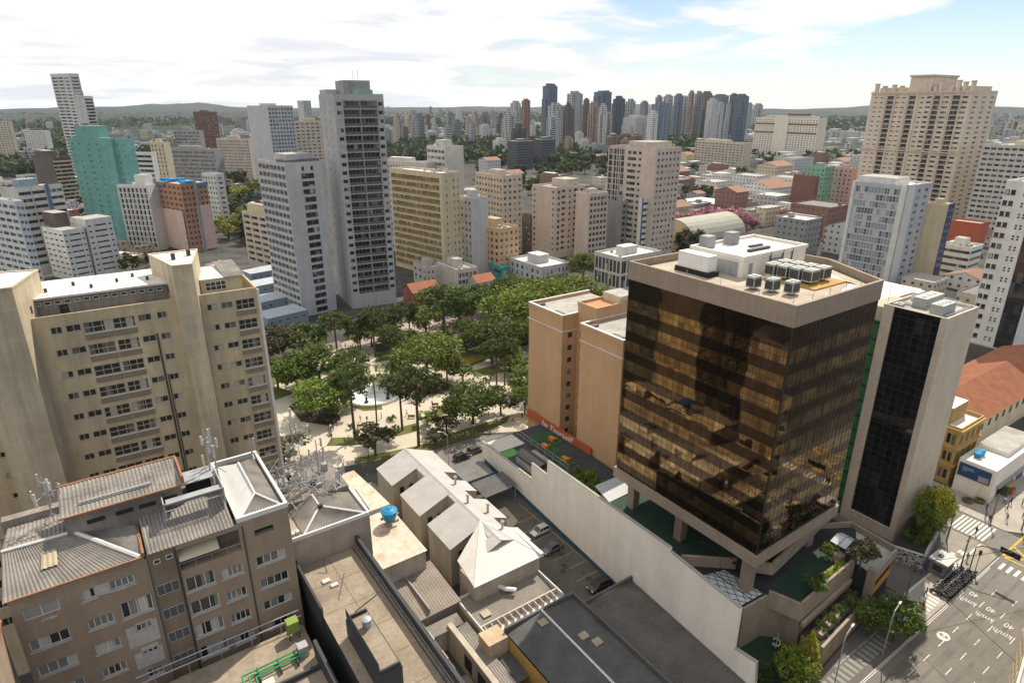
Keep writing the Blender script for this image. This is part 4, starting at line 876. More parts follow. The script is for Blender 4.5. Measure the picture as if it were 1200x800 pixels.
# ---- cream slab with projecting stair towers
CRM = mat('cream_weathered', (0.54, 0.445, 0.29), 0.9, 0.10, 0.25, streak=0.22, dirt=((0.27, 0.23, 0.17), 0.5), fine=.04)
CRM_T = mat('cream_tower_wall', (0.56, 0.47, 0.33), 0.9, 0.1, 0.18, streak=0.26, dirt=((0.28, 0.24, 0.18), 0.45), fine=.04)
BRKP = mat('brick_panel', (0.23, 0.185, 0.13), 0.9, 0.15, 1.0, fine=.15)
CO, CA_ = (-57.5, 74.9), 33.0
cca, csa = math.cos(R(CA_)), math.sin(R(CA_))
b = Bld('cream_apartment_slab', 'long weathered cream apartment slab with two projecting windowless stair towers', 'apartment block', (CO[0] - 26 * cca, CO[1] - 26 * csa, 0), CA_, 50.9, 13.0)
U0 = 26.0; mb = MB(); holes = []; GC = glass('cream_panes', (.03, .028, .025), (.13, .115, .10), (.40, .37, .31), .18, .12, .8, 3.0, .12, .5)
def cw(ua, ub, z, h, nx, nz=1, sill=True):
    holes.append((U0 + ua, U0 + ub, z, z + h, .16)); b.place('window', win_mesh(ub - ua, h, nx, nz, .16, mat('dull_frame', (.40, .37, .31), .7, .15), GC, sill=.03 if sill else 0, fr=.08), 'R', U0 + ua, U0 + ub, z)
for k in range(14):
    zt = 48.9 - 3.0 * k
    if zt < 8: break
    for ua, ub in ((0, 1.2), (1.6, 3.2), (9.6, 11.2), (11.8, 13.0), (18.0, 19.25), (19.85, 21.4)): cw(ua, ub, zt - .92, .92, 2)
    for ua, ub in ((3.45, 6.45), (6.7, 9.2), (21.75, 24.35)):
        cw(ua, ub, zt - 1.42, 1.47, 3, 2, False)
        MB().box(U0 + ua - .05, -.10, zt - 2.3, U0 + ub + .05, -.004, zt - 1.52).build('brick_panel', BRKP, b.root); MB().box(U0 + ua - .05, -.14, zt - 1.515, U0 + ub + .05, -.004, zt - 1.43).build('ledge', FRAME_W, b.root)
    for ua, ub in ((-6.3, -5.0), (-8.4, -6.8), (-11, -9.6), (-14.2, -11.6)): cw(ua, ub, zt - .78 if ub > -11 else zt - 1.3, .78 if ub > -11 else 1.3, 2)
b.wall(mb, 'R', 0, 50.4, holes, .16)
b.plain(mb, 'LAB', 0, 50.4); mb.build('wall', CRM, b.root); b.roof(50.4, CONC, CRM, 1.3, .3)
for x in (24.75 + U0,): MB().box(x, -.25, 0, x + .35, -.004, 50.2).build('corner_strip', FRAME_W, b.root)
MB().tube((U0 + 11.35, -.12, 5), (U0 + 11.35, -.12, 46), .11).tube((U0 + 11.7, -.1, 5), (U0 + 11.7, -.1, 40), .07).build('drainpipe', FRAME_D, b.root)
# set-back top storey with a row of small windows
hs = []; m = MB()
for i in range(14):
    a = U0 - 1.2 + i * 1.05; hs.append((a, a + .75, 51.15, 51.6, .1)); b.place('clerestory_window', win_mesh(.75, .45, 1, 1, .1, FRAME_W, GLASS_D), 'R', a, a + .75, 51.15, -2.6)
b.wall(m, 'R', 49.1, 52.0, hs, .1, U0 - 2, U0 + 15, v=-2.6); b.wall(m, 'B', 49.1, 52.0, [], .1, U0 - 2, U0 + 15, v=-1.5); m.build('top_storey', STAIN, b.root)
MB().box(U0 - 2.2, 2.2, 52.0, U0 + 15, 12, 52.25).build('top_roof', PALE_ROOF, b.root)
for x, y in ((0, 5), (3, 7), (5, 4.4), (8, 6), (10, 8), (11.6, 5), (13, 7.6)): MB().box(U0 + x, y, 52.25, U0 + x + .35, y + .35, 52.75).build('roof_vent', FRAME_D, b.root)
MB().box(U0 + 1.3, 2.55, 49.15, U0 + 2.3, 2.595, 51.0).build('roof_door', BLACK, b.root)
m = MB(); [m.tube((U0 - .6 + i * .9, .3, 50.4), (U0 - .6 + i * .9, .3, 51.2), .03) for i in range(5)]; m.tube((U0 - .6, .3, 51.2), (U0 + 3, .3, 51.2), .03); m.build('railing', FRAME_D, b.root)
m = MB(); m.box(U0 + 18, 3.2, 49.1, U0 + 23.6, 11.5, 51.7, 0, False); m.m[-1] = 1; m.build('roof_room', [CRM, PALE_ROOF], b.root)
b.place('window', win_mesh(2.8, 1.3, 4, 2, -.03, FRAME_W, GC), 'R', U0 + 18.6, U0 + 21.4, 50.0, -3.2)
q = MB(); q.corr((U0 + 21.2, 2.8, 51.8), (U0 + 24.0, 2.8, 51.8), (U0 + 24.0, 11.8, 52.3), (U0 + 21.2, 11.8, 52.3), .34, .05); q.build('sheet_roof', FIBRO, b.root)
# stair towers: plans flare towards the slab
def cloc(x, y): dx, dy = x - (CO[0] - 26 * cca), y - (CO[1] - 26 * csa); return (dx * cca + dy * csa, -dx * csa + dy * cca)
def stair(pts, z1, left, right):
    p = [cloc(*q) for q in pts]                       # back-left, front-left, front-right, back-right
    MB().prism(p, 0, z1, 0, 0).build('stair_tower', CRM_T, b.root)
    cx, cy = sum(q[0] for q in p) / 4, sum(q[1] for q in p) / 4; gr = lambda q, k: (cx + (q[0] - cx) * k, cy + (q[1] - cy) * k); m = MB()
    for a, c in zip(p, p[1:] + p[:1]):
        A, C_, B_, D2 = gr(a, 1.02), gr(c, 1.02), gr(a, .93), gr(c, .93); m.poly([(*A, z1 + .16), (*C_, z1 + .16), (*D2, z1 + .16), (*B_, z1 + .16)]); m.poly([(*A, z1 - .1), (*C_, z1 - .1), (*C_, z1 + .16), (*A, z1 + .16)]); m.poly([(*B_, z1 + .02), (*D2, z1 + .02), (*D2, z1 + .16), (*B_, z1 + .16)])
    m.build('tower_cap', CRM_T, b.root); MB().poly([(*gr(q, .94), z1 + .03) for q in p]).build('tower_roof', PALE_ROOF, b.root)
    for (a, c), t in [((p[0], p[1]), left)] * bool(left) + [((p[3], p[2]), right)] * bool(right):
        d = Vector((c[0] - a[0], c[1] - a[1])); L2 = d.length; d /= L2; n_ = Vector((d.y, -d.x)); o = Vector(a) + d * L2 * t
        if (o - Vector((cx, cy))).dot(n_) < 0: n_ = -n_
        for k in range(13):
            z = z1 - 4.2 - 3 * k; a2, c2 = o + n_ * .02, o + d * .55 + n_ * .02; MB().prism([tuple(a2), tuple(c2), tuple(c2 - n_ * .3), tuple(a2 - n_ * .3)], z, z + .95).build('slit_window', FRAME_D, b.root)
stair([(-68.5, 77.5), (-62.3, 68.6), (-58.0, 71.4), (-60.9, 79.9)], 55.0, None, .55)
stair([(-51.6, 89.0), (-44.7, 81.9), (-42.6, 83.1), (-46.2, 92.4)], 55.0, .62, .4)
for x, y in ((-46.5, 85.5), (-45.6, 88)): q = cloc(x, y); MB().box(q[0], q[1], 55.05, q[0] + .5, q[1] + .5, 55.9).build('roof_vent', FRAME_D, b.root)
# ---- flat concrete roof building, bottom centre
SLAB = mat('weathered_screed', (0.275, 0.225, 0.168), 0.92, 0.30, 0.22, dirt=((0.12, 0.098, 0.075), 0.85), fine=.16)
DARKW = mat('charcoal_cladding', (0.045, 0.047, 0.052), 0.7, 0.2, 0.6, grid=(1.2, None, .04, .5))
WHITEW = mat('whitewashed_wall', (0.79, 0.74, 0.66), 0.9, 0.06, 0.12, streak=.10, dirt=((0.42, 0.38, 0.32), 0.35))
HOUSEW = mat('house_render', (0.46, 0.40, 0.32), 0.9, 0.1, 0.4, streak=.2, dirt=((0.22, 0.19, 0.16), 0.5), fine=.05)
GREY_SHEET = mat('grey_roof_sheet', (0.40, 0.385, 0.37), 0.65, 0.12, 0.35, dirt=((0.30, 0.28, 0.26), 0.35), fine=.05)
PALE_SHEET = mat('bright_roof_sheet', (0.52, 0.49, 0.45), 0.6, 0.12, 0.35, dirt=((0.4, 0.37, 0.33), 0.3))
RUST = mat('rusty_sheet', (0.56, 0.49, 0.40), 0.85, 0.22, 0.8, dirt=((0.36, 0.17, 0.08), 0.9), fine=.2)
YELLOW = mat('yellow_render', (0.58, 0.38, 0.11), 0.9, 0.1, 0.4, streak=.15, dirt=((0.3, 0.2, 0.08), 0.35))
CAPM = mat('pale_coping', (0.50, 0.48, 0.45), 0.8, 0.15, 1.0)
b = fb('flat_roof_building', 'building with a stained flat concrete roof and charcoal edge walls, bottom centre', 'building', 24.9, -26, 7.4, 29.7)
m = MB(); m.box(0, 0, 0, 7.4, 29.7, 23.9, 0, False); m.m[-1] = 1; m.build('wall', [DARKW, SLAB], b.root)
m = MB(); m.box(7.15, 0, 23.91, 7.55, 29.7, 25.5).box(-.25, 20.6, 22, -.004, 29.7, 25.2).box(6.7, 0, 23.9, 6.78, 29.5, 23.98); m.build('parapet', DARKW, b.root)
m = MB(); m.tube((6.9, .3, 24.9), (6.9, 29, 24.9), .03); [m.tube((6.9, .5 + 3.1 * i, 23.9), (6.9, .5 + 3.1 * i, 24.9), .025) for i in range(10)]; m.tube((.1, 15, 24.9), (2.2, 16.8, 24.9), .03); m.build('railing', GREY_METAL, b.root)
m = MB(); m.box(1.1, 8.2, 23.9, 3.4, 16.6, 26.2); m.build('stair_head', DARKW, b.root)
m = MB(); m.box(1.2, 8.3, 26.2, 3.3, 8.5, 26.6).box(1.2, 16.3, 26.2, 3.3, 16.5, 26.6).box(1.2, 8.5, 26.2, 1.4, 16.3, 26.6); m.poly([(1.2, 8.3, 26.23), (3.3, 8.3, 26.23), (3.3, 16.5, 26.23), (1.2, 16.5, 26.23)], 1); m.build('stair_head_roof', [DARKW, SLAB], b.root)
MB().lathe((2.5, 14.4, 26.24), [(.42, 0), (.42, .8), (.5, .85), (.5, 1.0), (.2, 1.15)], 14).build('chimney_cowl', GREY_METAL, b.root)
m = MB(); [m.box(1.15 + .02 * i, 8.25, 26.6, 1.2 + .02 * i, 16.5, 27.6) for i in range(1)]; m.build('screen', DARKW, b.root)
for i, (x, y, s) in enumerate(((1.6, 25.4, .9), (2.2, 24.3, .8))): MB().box(x, y, 23.92, x + s, y + .7 * s, 24.1).build('skylight', PALE_SHEET, b.root)
m = MB()
for a, c in (((2.2, 22.2, 23.95), (4.2, 25.8, 23.95)), ((3.0, 19.4, 23.96), (6.0, 20.5, 23.96)), ((2.6, 27, 23.95), (2.6, 28.2, 25.2))): m.tube(a, c, .05)
m.build('conduit', FRAME_D, b.root)
m = MB(); [m.box(.3, 3.2 + 4.4 * i, 23.905, 6.6, 3.26 + 4.4 * i, 23.915) for i in range(6)]; m.box(3.6, 17, 23.906, 3.66, 29.4, 23.917); m.build('screed_joint', mat('dark_joint', (.13, .11, .085), .9, .2, 1), b.root)
# front annex wall left of the stair head
b2 = fb('lower_roof_building', 'lower flat roof with green pipes and a lime green box, bottom left of centre', 'building', 8, -16, 15.3, 13.6)
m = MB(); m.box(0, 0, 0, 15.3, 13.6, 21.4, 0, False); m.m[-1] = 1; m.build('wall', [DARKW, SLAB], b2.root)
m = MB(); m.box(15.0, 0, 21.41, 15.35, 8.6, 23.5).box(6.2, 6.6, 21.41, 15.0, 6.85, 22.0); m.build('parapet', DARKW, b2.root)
m = MB(); [m.tube((-.5, 14.3 - i * .75, 22.9 - .2 * i), (15.3, 14.3 - i * .75, 22.9 - .2 * i), .07) for i in range(2)]; [m.tube((x, 13.5, 21.4), (x, 13.5, 22.8), .04) for x in (1, 4, 7, 10, 13)]; m.build('railing', GREY_METAL, b2.root)
GREENP = mat('green_pipe_paint', (0.03, 0.28, 0.09), 0.5, 0.1)
for i in range(3):
    y = 9.6 - i * .45; x0 = 8.1 + i * .55; MB().path([(x0, 0, 22.0), (x0, y, 22.0), (14.2, y + .25, 22.0)], .09, 8).build('green_pipe', GREENP, b2.root)
for x in (9.5, 11.5, 13.2): MB().box(x, 8.2, 21.42, x + .12, 10, 21.95).build('pipe_support', FRAME_D, b2.root)
MB().box(13.6, 9.0, 21.42, 14.6, 10.0, 22.7).build('pump_cabinet', GREY_METAL, b2.root)
MB().box(9.6, 7.3, 21.42, 10.7, 8.2, 21.75).build('roof_hatch', PALE_SHEET, b2.root)
MB().box(13.4, 11.9, 22.3, 14.6, 13.0, 23.6).build('lime_box', mat('lime_green_box', (.19, .27, .055), .6, .15), b2.root)
m = MB(); [m.tube((13.5 + a, 12 + c, 21.4), (13.5 + a, 12 + c, 22.3), .06) for a in (0, 1) for c in (0, .9)]; m.build('box_stand', FRAME_D, b2.root)
m = MB(); [m.tube((7.8, -.9, 20.6 - i * .5), (9.2, -.9, 20.6 - i * .5), .04) for i in range(3)]; m.path([(8.2, -.9, 21.2), (9.6, -.9, 21.6), (10.2, -.9, 21.2), (9.4, -.9, 20.7), (8.2, -.9, 21.2)], .06); m.build('yellow_rail', mat('yellow_paint', (.60, .42, .03), .6, .1), b2.root)

# ---- hip-roofed house with the lattice mast
b = fb('hip_roof_house', 'rendered building with grey corrugated hip roof crowded by masts, right of the brown block', 'building', 24.6, 3.8, 9.6, 13.0)
m = MB(); m.box(0, 0, 0, 9.6, 13, 27.6, 0, False); m.build('wall', mat('pink_grey_render', (.40, .33, .27), .9, .1, .4, streak=.2, dirt=((.2, .17, .14), .5)), b.root)
m = MB()
for x0, y0, x1, y1 in ((-.05, -.05, 9.65, .2), (-.05, .2, .2, 13), (9.4, .2, 9.65, 13)): m.box(x0, y0, 27.62, x1, y1, 28.1)
m.build('parapet', FLASH, b.root)
q = MB(); A = (4.6, 3.3, 29.0)
q.corr((1.6, .25, 27.75), (9.3, .25, 27.75), (4.7, 3.3, 29.0), (4.5, 3.3, 29.0), .34, .05); q.corr((9.3, .3, 27.75), (9.3, 6.2, 27.75), (4.7, 6.2, 29.0), (4.7, 3.3, 29.0), .34, .05); q.corr((1.6, 6.2, 27.75), (1.6, .3, 27.75), (4.5, 3.3, 29.0), (4.5, 6.2, 29.0), .34, .05); q.build('hip_roof', FIBRO, b.root)
MB().tube(A, (1.6, .3, 27.85), .14).tube(A, (9.3, .3, 27.85), .14).tube(A, (4.6, 6.2, 29.0), .12).build('ridge_flashing', FLASH, b.root)
m = MB(); m.box(.2, 6.25, 27.62, 9.4, 12.9, 28.6); m.build('plant_deck', STAIN, b.root); MB().box(4.3, 2.9, 28.75, 4.9, 3.3, 29.3).build('vent', FRAME_D, b.root)
m = MB(); [m.box(.3 + .55 * i, .5 + .1 * i, 27.62, .75 + .55 * i, 1.1 + .1 * i, 28.35) for i in range(2)]; m.build('air_unit', ANT, b.root)
def lattice(name, label, x, y, z, h, wd=.9, pan=6, seed=0):
    t = fthing(name, label, 'mast', x, y, z); m = MB(); n = 3; P3 = [(wd * .5 * math.cos(6.28 * i / 3), wd * .5 * math.sin(6.28 * i / 3)) for i in range(3)]
    for a in P3: m.tube((*a, 0), (a[0] * .5, a[1] * .5, h), .05, .035, n=5)
    k = int(h / .8)
    for i in range(k):
        for j in range(3):
            s0, s1 = 1 - .5 * i / k, 1 - .5 * (i + 1) / k; a, c = P3[j], P3[(j + 1) % 3]
            m.tube((a[0] * s0, a[1] * s0, h * i / k), (c[0] * s1, c[1] * s1, h * (i + 1) / k), .022, n=4, caps=False)
    m.build('lattice_frame', GREY_METAL, t); r = random.Random(seed)
    for i in range(pan):
        a = r.uniform(0, 6.28); zz = r.uniform(h * .25, h - 1.5); d = r.uniform(.5, 1.1); MB().obox((d * math.cos(a), d * math.sin(a), zz), (.24, .13, r.uniform(.8, 1.5)), a).tube((0, 0, zz + .5), (d * math.cos(a), d * math.sin(a), zz + .5), .035).build('panel_antenna', ANT, t)
    MB().lathe((.5, 0, h * .55), [(.02, 0), (.35, .15), (.38, .2)], 12).build('dish', ANT, t)
    MB().tube((0, 0, h), (0, 0, h + 1.8), .12).build('omni_antenna', ANT, t)
    return t
lattice('lattice_mast', 'lattice telecom mast with white antennas on the hip-roofed building', 29.0, 14.6, 28.6, 8.8, 1.3, 8, 1)
mast(31.6, 14.2, 28.6, 5.5, 6, 11, 'antenna pole with long white panels right of the lattice mast', 1.2)
mast(26.2, 13.8, 28.6, 3.6, 5, 12, 'short antenna cluster left of the lattice mast', 1.4)
mast(28.2, 11.6, 28.6, 3.0, 4, 14, 'low antenna cluster in front of the lattice mast', 1.3)
mast(33.2, 11.0, 28.2, 3.2, 4, 13, 'antenna pole at the right parapet of the hip-roofed building', .9)
t = fthing('steel_framework', 'tangle of steel bars and struts around the lattice mast', 'framework', 25, 10.2, 28.62); r = random.Random(9); m = MB()
for i in range(46):
    a = (r.uniform(0, 8), r.uniform(0, 5.4), r.uniform(0, 2.6)); c = (a[0] + r.uniform(-2.5, 2.5), a[1] + r.uniform(-2, 2), max(0, a[2] + r.uniform(-1.6, 1.6))); m.tube(a, c, .05, n=4)
for i in range(6): m.tube((i * 1.5, 0, 0), (i * 1.5, 0, 2.4), .05); m.tube((i * 1.5, 5, 0), (i * 1.5, 5, 2.4), .05)
m.tube((0, 0, 2.4), (8, 0, 2.4), .05).tube((0, 5, 2.4), (8, 5, 2.4), .05); m.build('steel_bar', GREY_METAL, t)
for i in range(8): x, y = r.uniform(0, 7.5), r.uniform(0, 5); MB().box(x, y, 0, x + r.uniform(.4, .9), y + r.uniform(.4, .8), r.uniform(.5, 1.3)).build('equipment_cabinet', r.choice([ANT, GREY_METAL, FRAME_D]), t)

# ---- rusty roofed building with the blue water tank
b = fb('rusty_roof_building', 'narrow building with patchy rusty cream roof beside the gray-roofed row', 'building', 38.0, 15.0, 9.2, 27.0)
m = MB(); m.prism([(0, 0), (8.6, -.2), (8.4, 12), (7.6, 27), (3.0, 27), (2.0, 12)], 0, 9.3, 0, 0); m.build('wall', HOUSEW, b.root)
q = MB(); q.corr((-.2, -.4, 9.4), (8.8, -.5, 9.6), (8.5, 12.6, 10.2), (2.0, 12.6, 10.0), .4, .018); q.corr((1.8, 12.6, 10.8), (8.5, 12.6, 10.8), (7.7, 20, 11.3), (2.7, 20, 11.2), .4, .018); q.corr((2.2, 20.1, 10.0), (8.4, 20.1, 10.0), (7.6, 27, 10.4), (3, 27, 10.4), .4, .018); q.build('roof_sheet', RUST, b.root)
m = MB(); m.box(1.8, 12.55, 9, 8.5, 12.75, 10.78).box(2.2, 20, 9, 8.4, 20.08, 11.2); m.build('firewall', HOUSEW, b.root)
MB().box(2.7, -.24, 7.2, 3.6, -.2, 9.0).build('door', FRAME_G, b.root)
m = MB(); [m.tube((4.2 + i * .8, 13, 11.0), (4.4 + i * .8, 19.8, 11.5), .09) for i in range(2)]; m.build('roof_pipe', FLASH, b.root)
BLUE = mat('blue_plastic', (0.012, 0.22, 0.42), 0.45, 0.08)
t = fthing('blue_water_tank', 'round blue plastic water tank with conical lid on the rusty roof', 'water tank', 44.6, 23.6, 10.6)
MB().lathe((0, 0, .35), [(.95, 0), (1.18, .7), (1.28, 1.5)], 20).build('tank_body', BLUE, t)
m = MB(); m.lathe((0, 0, 1.86), [(1.40, 0), (1.40, .12), (.9, .42), (.35, .58), (.3, .66)], 20)
for i in range(10): a = 6.28 * i / 10; m.tube((1.36 * math.cos(a), 1.36 * math.sin(a), .14 + 1.86), (.35 * math.cos(a), .35 * math.sin(a), 2.46), .05, n=4)
m.build('lid', BLUE, t); MB().box(-1.2, -1.0, 0, 1.2, -.7, .34).box(-1.2, .7, 0, 1.2, 1.0, .34).build('timber_bearer', mat('grey_timber', (.25, .2, .15), .9, .2), t)
MB().path([(1.2, .3, .6), (1.8, .3, .6), (1.8, 1.5, 0)], .05).build('outlet_pipe', FLASH, t)

# ---- gray-roofed row: one long gable roof cut by light wells
b = fb('gray_roof_row', 'rendered row with long grey gable roof cut by dark light wells and bright hipped end', 'building', 47.6, 5.6, 15.8, 39.4)
GX, GY = 47.6, 5.6
wm = MB(); rf = MB(); rp = MB(); dk = MB(); XL, XR, XM, ZE, ZR = 51.0, 63.4, 57.4, 7.5, 10.0
def zr(x): return ZE + (ZR - ZE) * (1 - abs(x - XM) / (XM - XL if x < XM else XR - XM))
l_ = lambda x, y, z: (x - GX, y - GY, z)
def rpoly(mb, pts): mb.poly([l_(x, y, zr(x) + o) for x, y, o in pts])
def wallq(mb, x0, y0, x1, y1, lo=0.0): mb.poly([l_(x0, y0, lo), l_(x1, y1, lo), l_(x1, y1, zr(x1) - .05), l_(x0, y0, zr(x0) - .05)])
wells = [(11.6, 15.0, 56.4), (22.9, 25.9, 56.7), (33.7, 37.4, 56.2)]; ys = [9.6]
for w0, w1, wx_ in wells:
    rpoly(rf, [(wx_, w0, 0), (wx_, w1, 0), (XM, w1, 0), (XM, w0, 0)]); wallq(wm, XL + .15, w1, wx_, w1); wallq(wm, XL + .15, w0, wx_, w0); wm.poly([l_(wx_, w0, 0), l_(wx_, w1, 0), l_(wx_, w1, zr(wx_)), l_(wx_, w0, zr(wx_))])
    for zz in (2.4, 5.2):
        for xx in (52.6, 54.6): dk.box(*l_(xx, w1 - .06, zz), *l_(xx + .9, w1 - .005, zz + 1.3))
for y0, y1 in ((9.6, 11.6), (15.0, 22.9), (25.9, 33.7), (37.4, 44.6)):
    rpoly(rf, [(XL, y0 - .15, 0), (XL, y1 + .1, 0), (XM, y1 + .1, 0), (XM, y0 - .15, 0)]); wm.poly([l_(XL + .15, y0, 0), l_(XL + .15, y1, 0), l_(XL + .15, y1, ZE), l_(XL + .15, y0, ZE)])
    rf.poly([l_(XL, y0 - .15, zr(XL)), l_(XM, y0 - .15, ZR), l_(XM, y0 - .15, ZR - .18), l_(XL, y0 - .15, zr(XL) - .18)])
nts = [(13.6, 16.8, 60.6), (23.6, 26.8, 60.8), (31.0, 34.4, 60.6)]; c0 = 9.6
for n0, n1, nx_ in nts + [(44.6, 44.6, XR)]:
    rpoly(rf, [(XM, c0, 0), (XM, n0, 0), (XR, n0, 0), (XR, c0, 0)]); wm.poly([l_(XR - .15, c0, 0), l_(XR - .15, n0, 0), l_(XR - .15, n0, ZE), l_(XR - .15, c0, ZE)])
    if n1 > n0: rpoly(rf, [(XM, n0, 0), (XM, n1, 0), (nx_, n1, 0), (nx_, n0, 0)]); wallq(wm, nx_, n1, XR - .15, n1); wallq(wm, nx_, n0, XR - .15, n0); wm.poly([l_(nx_, n0, 0), l_(nx_, n1, 0), l_(nx_, n1, zr(nx_)), l_(nx_, n0, zr(nx_))])
    c0 = n1
wallq(wm, XL + .15, 44.6, XM, 44.6); wallq(wm, XM, 44.6, XR - .15, 44.6)
rf.poly([l_(XM - .25, 9.6, ZR - .06), l_(XM - .25, 44.7, ZR - .06), l_(XM, 44.7, ZR + .07), l_(XM, 9.6, ZR + .07)]); rf.poly([l_(XM + .25, 9.6, ZR - .06), l_(XM + .25, 44.7, ZR - .06), l_(XM, 44.7, ZR + .07), l_(XM, 9.6, ZR + .07)])
# bright hipped end
wm.box(*l_(49.8, 5.2, 0), *l_(61.8, 9.55, 7.9)); e0, e1, e2, e3, ap = l_(49.5, 4.9, 8.0), l_(62.2, 4.9, 8.0), l_(62.2, 9.9, 8.0), l_(49.5, 9.9, 8.0), l_(57.2, 15.6, ZR + .12)
rp.poly([e0, e1, ap]); rp.poly([e1, l_(62.6, 12.6, 8.1), ap]); rp.poly([e0, l_(50.4, 11.5, 8.0), ap])
wm.poly([l_(49.8, 5.2, 0), l_(50.7, 11.5, 0), l_(50.7, 11.5, 7.95), l_(49.8, 5.2, 7.95)]); wm.poly([l_(61.8, 5.2, 0), l_(62.3, 12.6, 0), l_(62.3, 12.6, 8), l_(61.8, 5.2, 8)])
m = MB(); m.box(*l_(61.7, 4.8, 8.02), *l_(62.3, 12.4, 8.5)); m.box(*l_(49.45, 4.78, 7.86), *l_(62.3, 4.95, 8.06)); m.tube(e0, ap, .13).tube(e1, ap, .1); m.build('coping', FLASH, b.root)
wm.build('wall', HOUSEW, b.root); rf.build('roof', GREY_SHEET, b.root); rp.build('end_roof', PALE_SHEET, b.root); dk.build('window', BLACK, b.root)
for x, y, z in ((58.6, 22.0, 9.6), (60.2, 29.2, 9.0), (60.6, 18.6, 8.9), (59.9, 13.0, 9.0)): MB().tube(l_(x, y, z - .6), l_(x, y, z + 1.3), .2, n=10).lathe(l_(x, y, z + 1.3), [(.34, 0), (.34, .2), (.1, .38)], 10).build('chimney', GREY_METAL, b.root)

# ---- shed roof, courtyard walls and scrap of the inner yard
b = fb('stained_shed', 'low shed with stained fibre-cement roof between the flat roof and the gray row', 'shed', 39.4, 6.2, 8.4, 9.6)
m = MB(); m.box(.2, .2, 0, 8.2, 9.4, 5.2); m.build('wall', STAIN, b.root); q = MB(); q.corr((-.1, -.1, 5.3), (8.5, -.1, 5.5), (8.5, 9.8, 6.2), (-.1, 9.8, 5.9), .45, .035); q.build('roof', mat('brown_grey_sheet', (.25, .215, .18), .92, .2, .3, dirt=((.1, .09, .08), .6), fine=.12), b.root)
MB().box(3.4, .3, 5.55, 3.55, 9.3, 6.3).build('roof_seam', FRAME_G, b.root)
b = fb('yard_annex', 'low ruinous annex with tiled strips around the dark yard', 'shed', 39.0, -14, 8.0, 19.6)
m = MB()
for x0, y0, x1, y1, h in ((.0, 18.0, 7.6, 19.4, 4.2), (5.2, -2, 6.0, 17.9, 4.8), (0, 13, 1.0, 17.9, 5.0)): m.box(x0, y0, 0, x1, y1, h)
m.build('wall', HOUSEW, b.root)
q = MB(); q.corr((6.05, -2, 4.1), (8.0, -2, 4.4), (8.0, 17, 4.5), (6.05, 17, 4.2), .3, .04); q.corr((1.1, 17.2, 4.3), (7.6, 17.2, 4.3), (7.6, 19.3, 4.6), (1.1, 19.3, 4.6), .3, .04); q.build('roof_strip', FIBRO, b.root)
for i, y in enumerate((.5, 4, 7.5, 11)): MB().box(5.17, y, 1.2, 5.195, y + 2.0, 3.6).build('window', BLACK, b.root)
MB().box(2.2, 2, .02, 5.0, 12, .9).build('yard_slab', SLAB, b.root); MB().box(4.3, -1, .9, 4.6, 10, 1.3).build('timber_beam', CAPM, b.root)
m = MB()
for i, (y, mt) in enumerate(((17.2, 0), (15.3, 1), (13.4, 2), (11.4, 0), (9.6, 1))):
    MB().box(-.2, y, 4.9 + .2 * (i % 2), 1.9, y + 1.7, 5.9 + .2 * (i % 2)).build('tank_cover', [RUST, PALE_SHEET, WHITE_METAL][(i * 2 + mt) % 3], b.root)
RUSTO = mat('orange_rust', (.42, .13, .05), .9, .3, 1.2, fine=.2)
MB().box(-.1, 17.3, 6.105, 1.2, 18.6, 6.14).box(.2, 15.5, 6.31, 1.5, 16.6, 6.34).build('rust_stain_sheet', RUSTO, b.root)

# ---- grey flat roof with the bent white duct
b = fb('duct_roof_building', 'low building with grey corrugated roof and a bent white duct', 'building', 47.6, -1.4, 14.0, 8.5)
m = MB(); m.box(0, 0, 0, 14, 8.5, 4.4, 0, False); m.m[-1] = 0; m.build('wall', mat('peach_render', (.50, .38, .26), .9, .1, .4, streak=.2), b.root)
q = MB(); q.corr((.2, 1.9, 4.55), (13.8, 1.9, 4.55), (13.8, 8.2, 4.9), (.2, 8.2, 4.9), .3, .03); q.build('roof', mat('warm_grey_sheet', (.235, .21, .18), .92, .2, .3, dirt=((.1, .09, .08), .5), fine=.1), b.root)
m = MB(); m.box(-.05, 0, 4.42, .18, 8.5, 5.3).box(13.82, 0, 4.42, 14.05, 8.5, 5.3).box(.18, 8.25, 4.42, 13.82, 8.5, 5.3); m.build('parapet', CAPM, b.root)
m = MB(); m.box(.2, 1.7, 4.42, 13.8, 1.88, 5.2); [m.box(.6 + i * 1.1, .5, 4.45, .7 + i * 1.1, 1.69, 5.15) for i in range(12)]; m.build('gutter_wall', CAPM, b.root)
MB().box(.2, .1, 4.43, 13.8, 1.0, 4.5).build('pale_ledge', PALE_SHEET, b.root)
MB().tube((6.2, 7.6, 5.0), (6.3, 7.5, 5.8), .36, n=12).tube((6.2, 7.6, 5.6), (7.0, 5.6, 5.7), .36, n=12).tube((6.95, 5.7, 5.7), (8.3, 4.6, 5.55), .36, n=12).build('bent_duct', WHITE_METAL, b.root)
MB().box(1.6, 3.2, 4.83, 3.0, 4.5, 4.92).build('skylight', mat('yellowed_sheet', (.5, .4, .2), .8, .1), b.root)

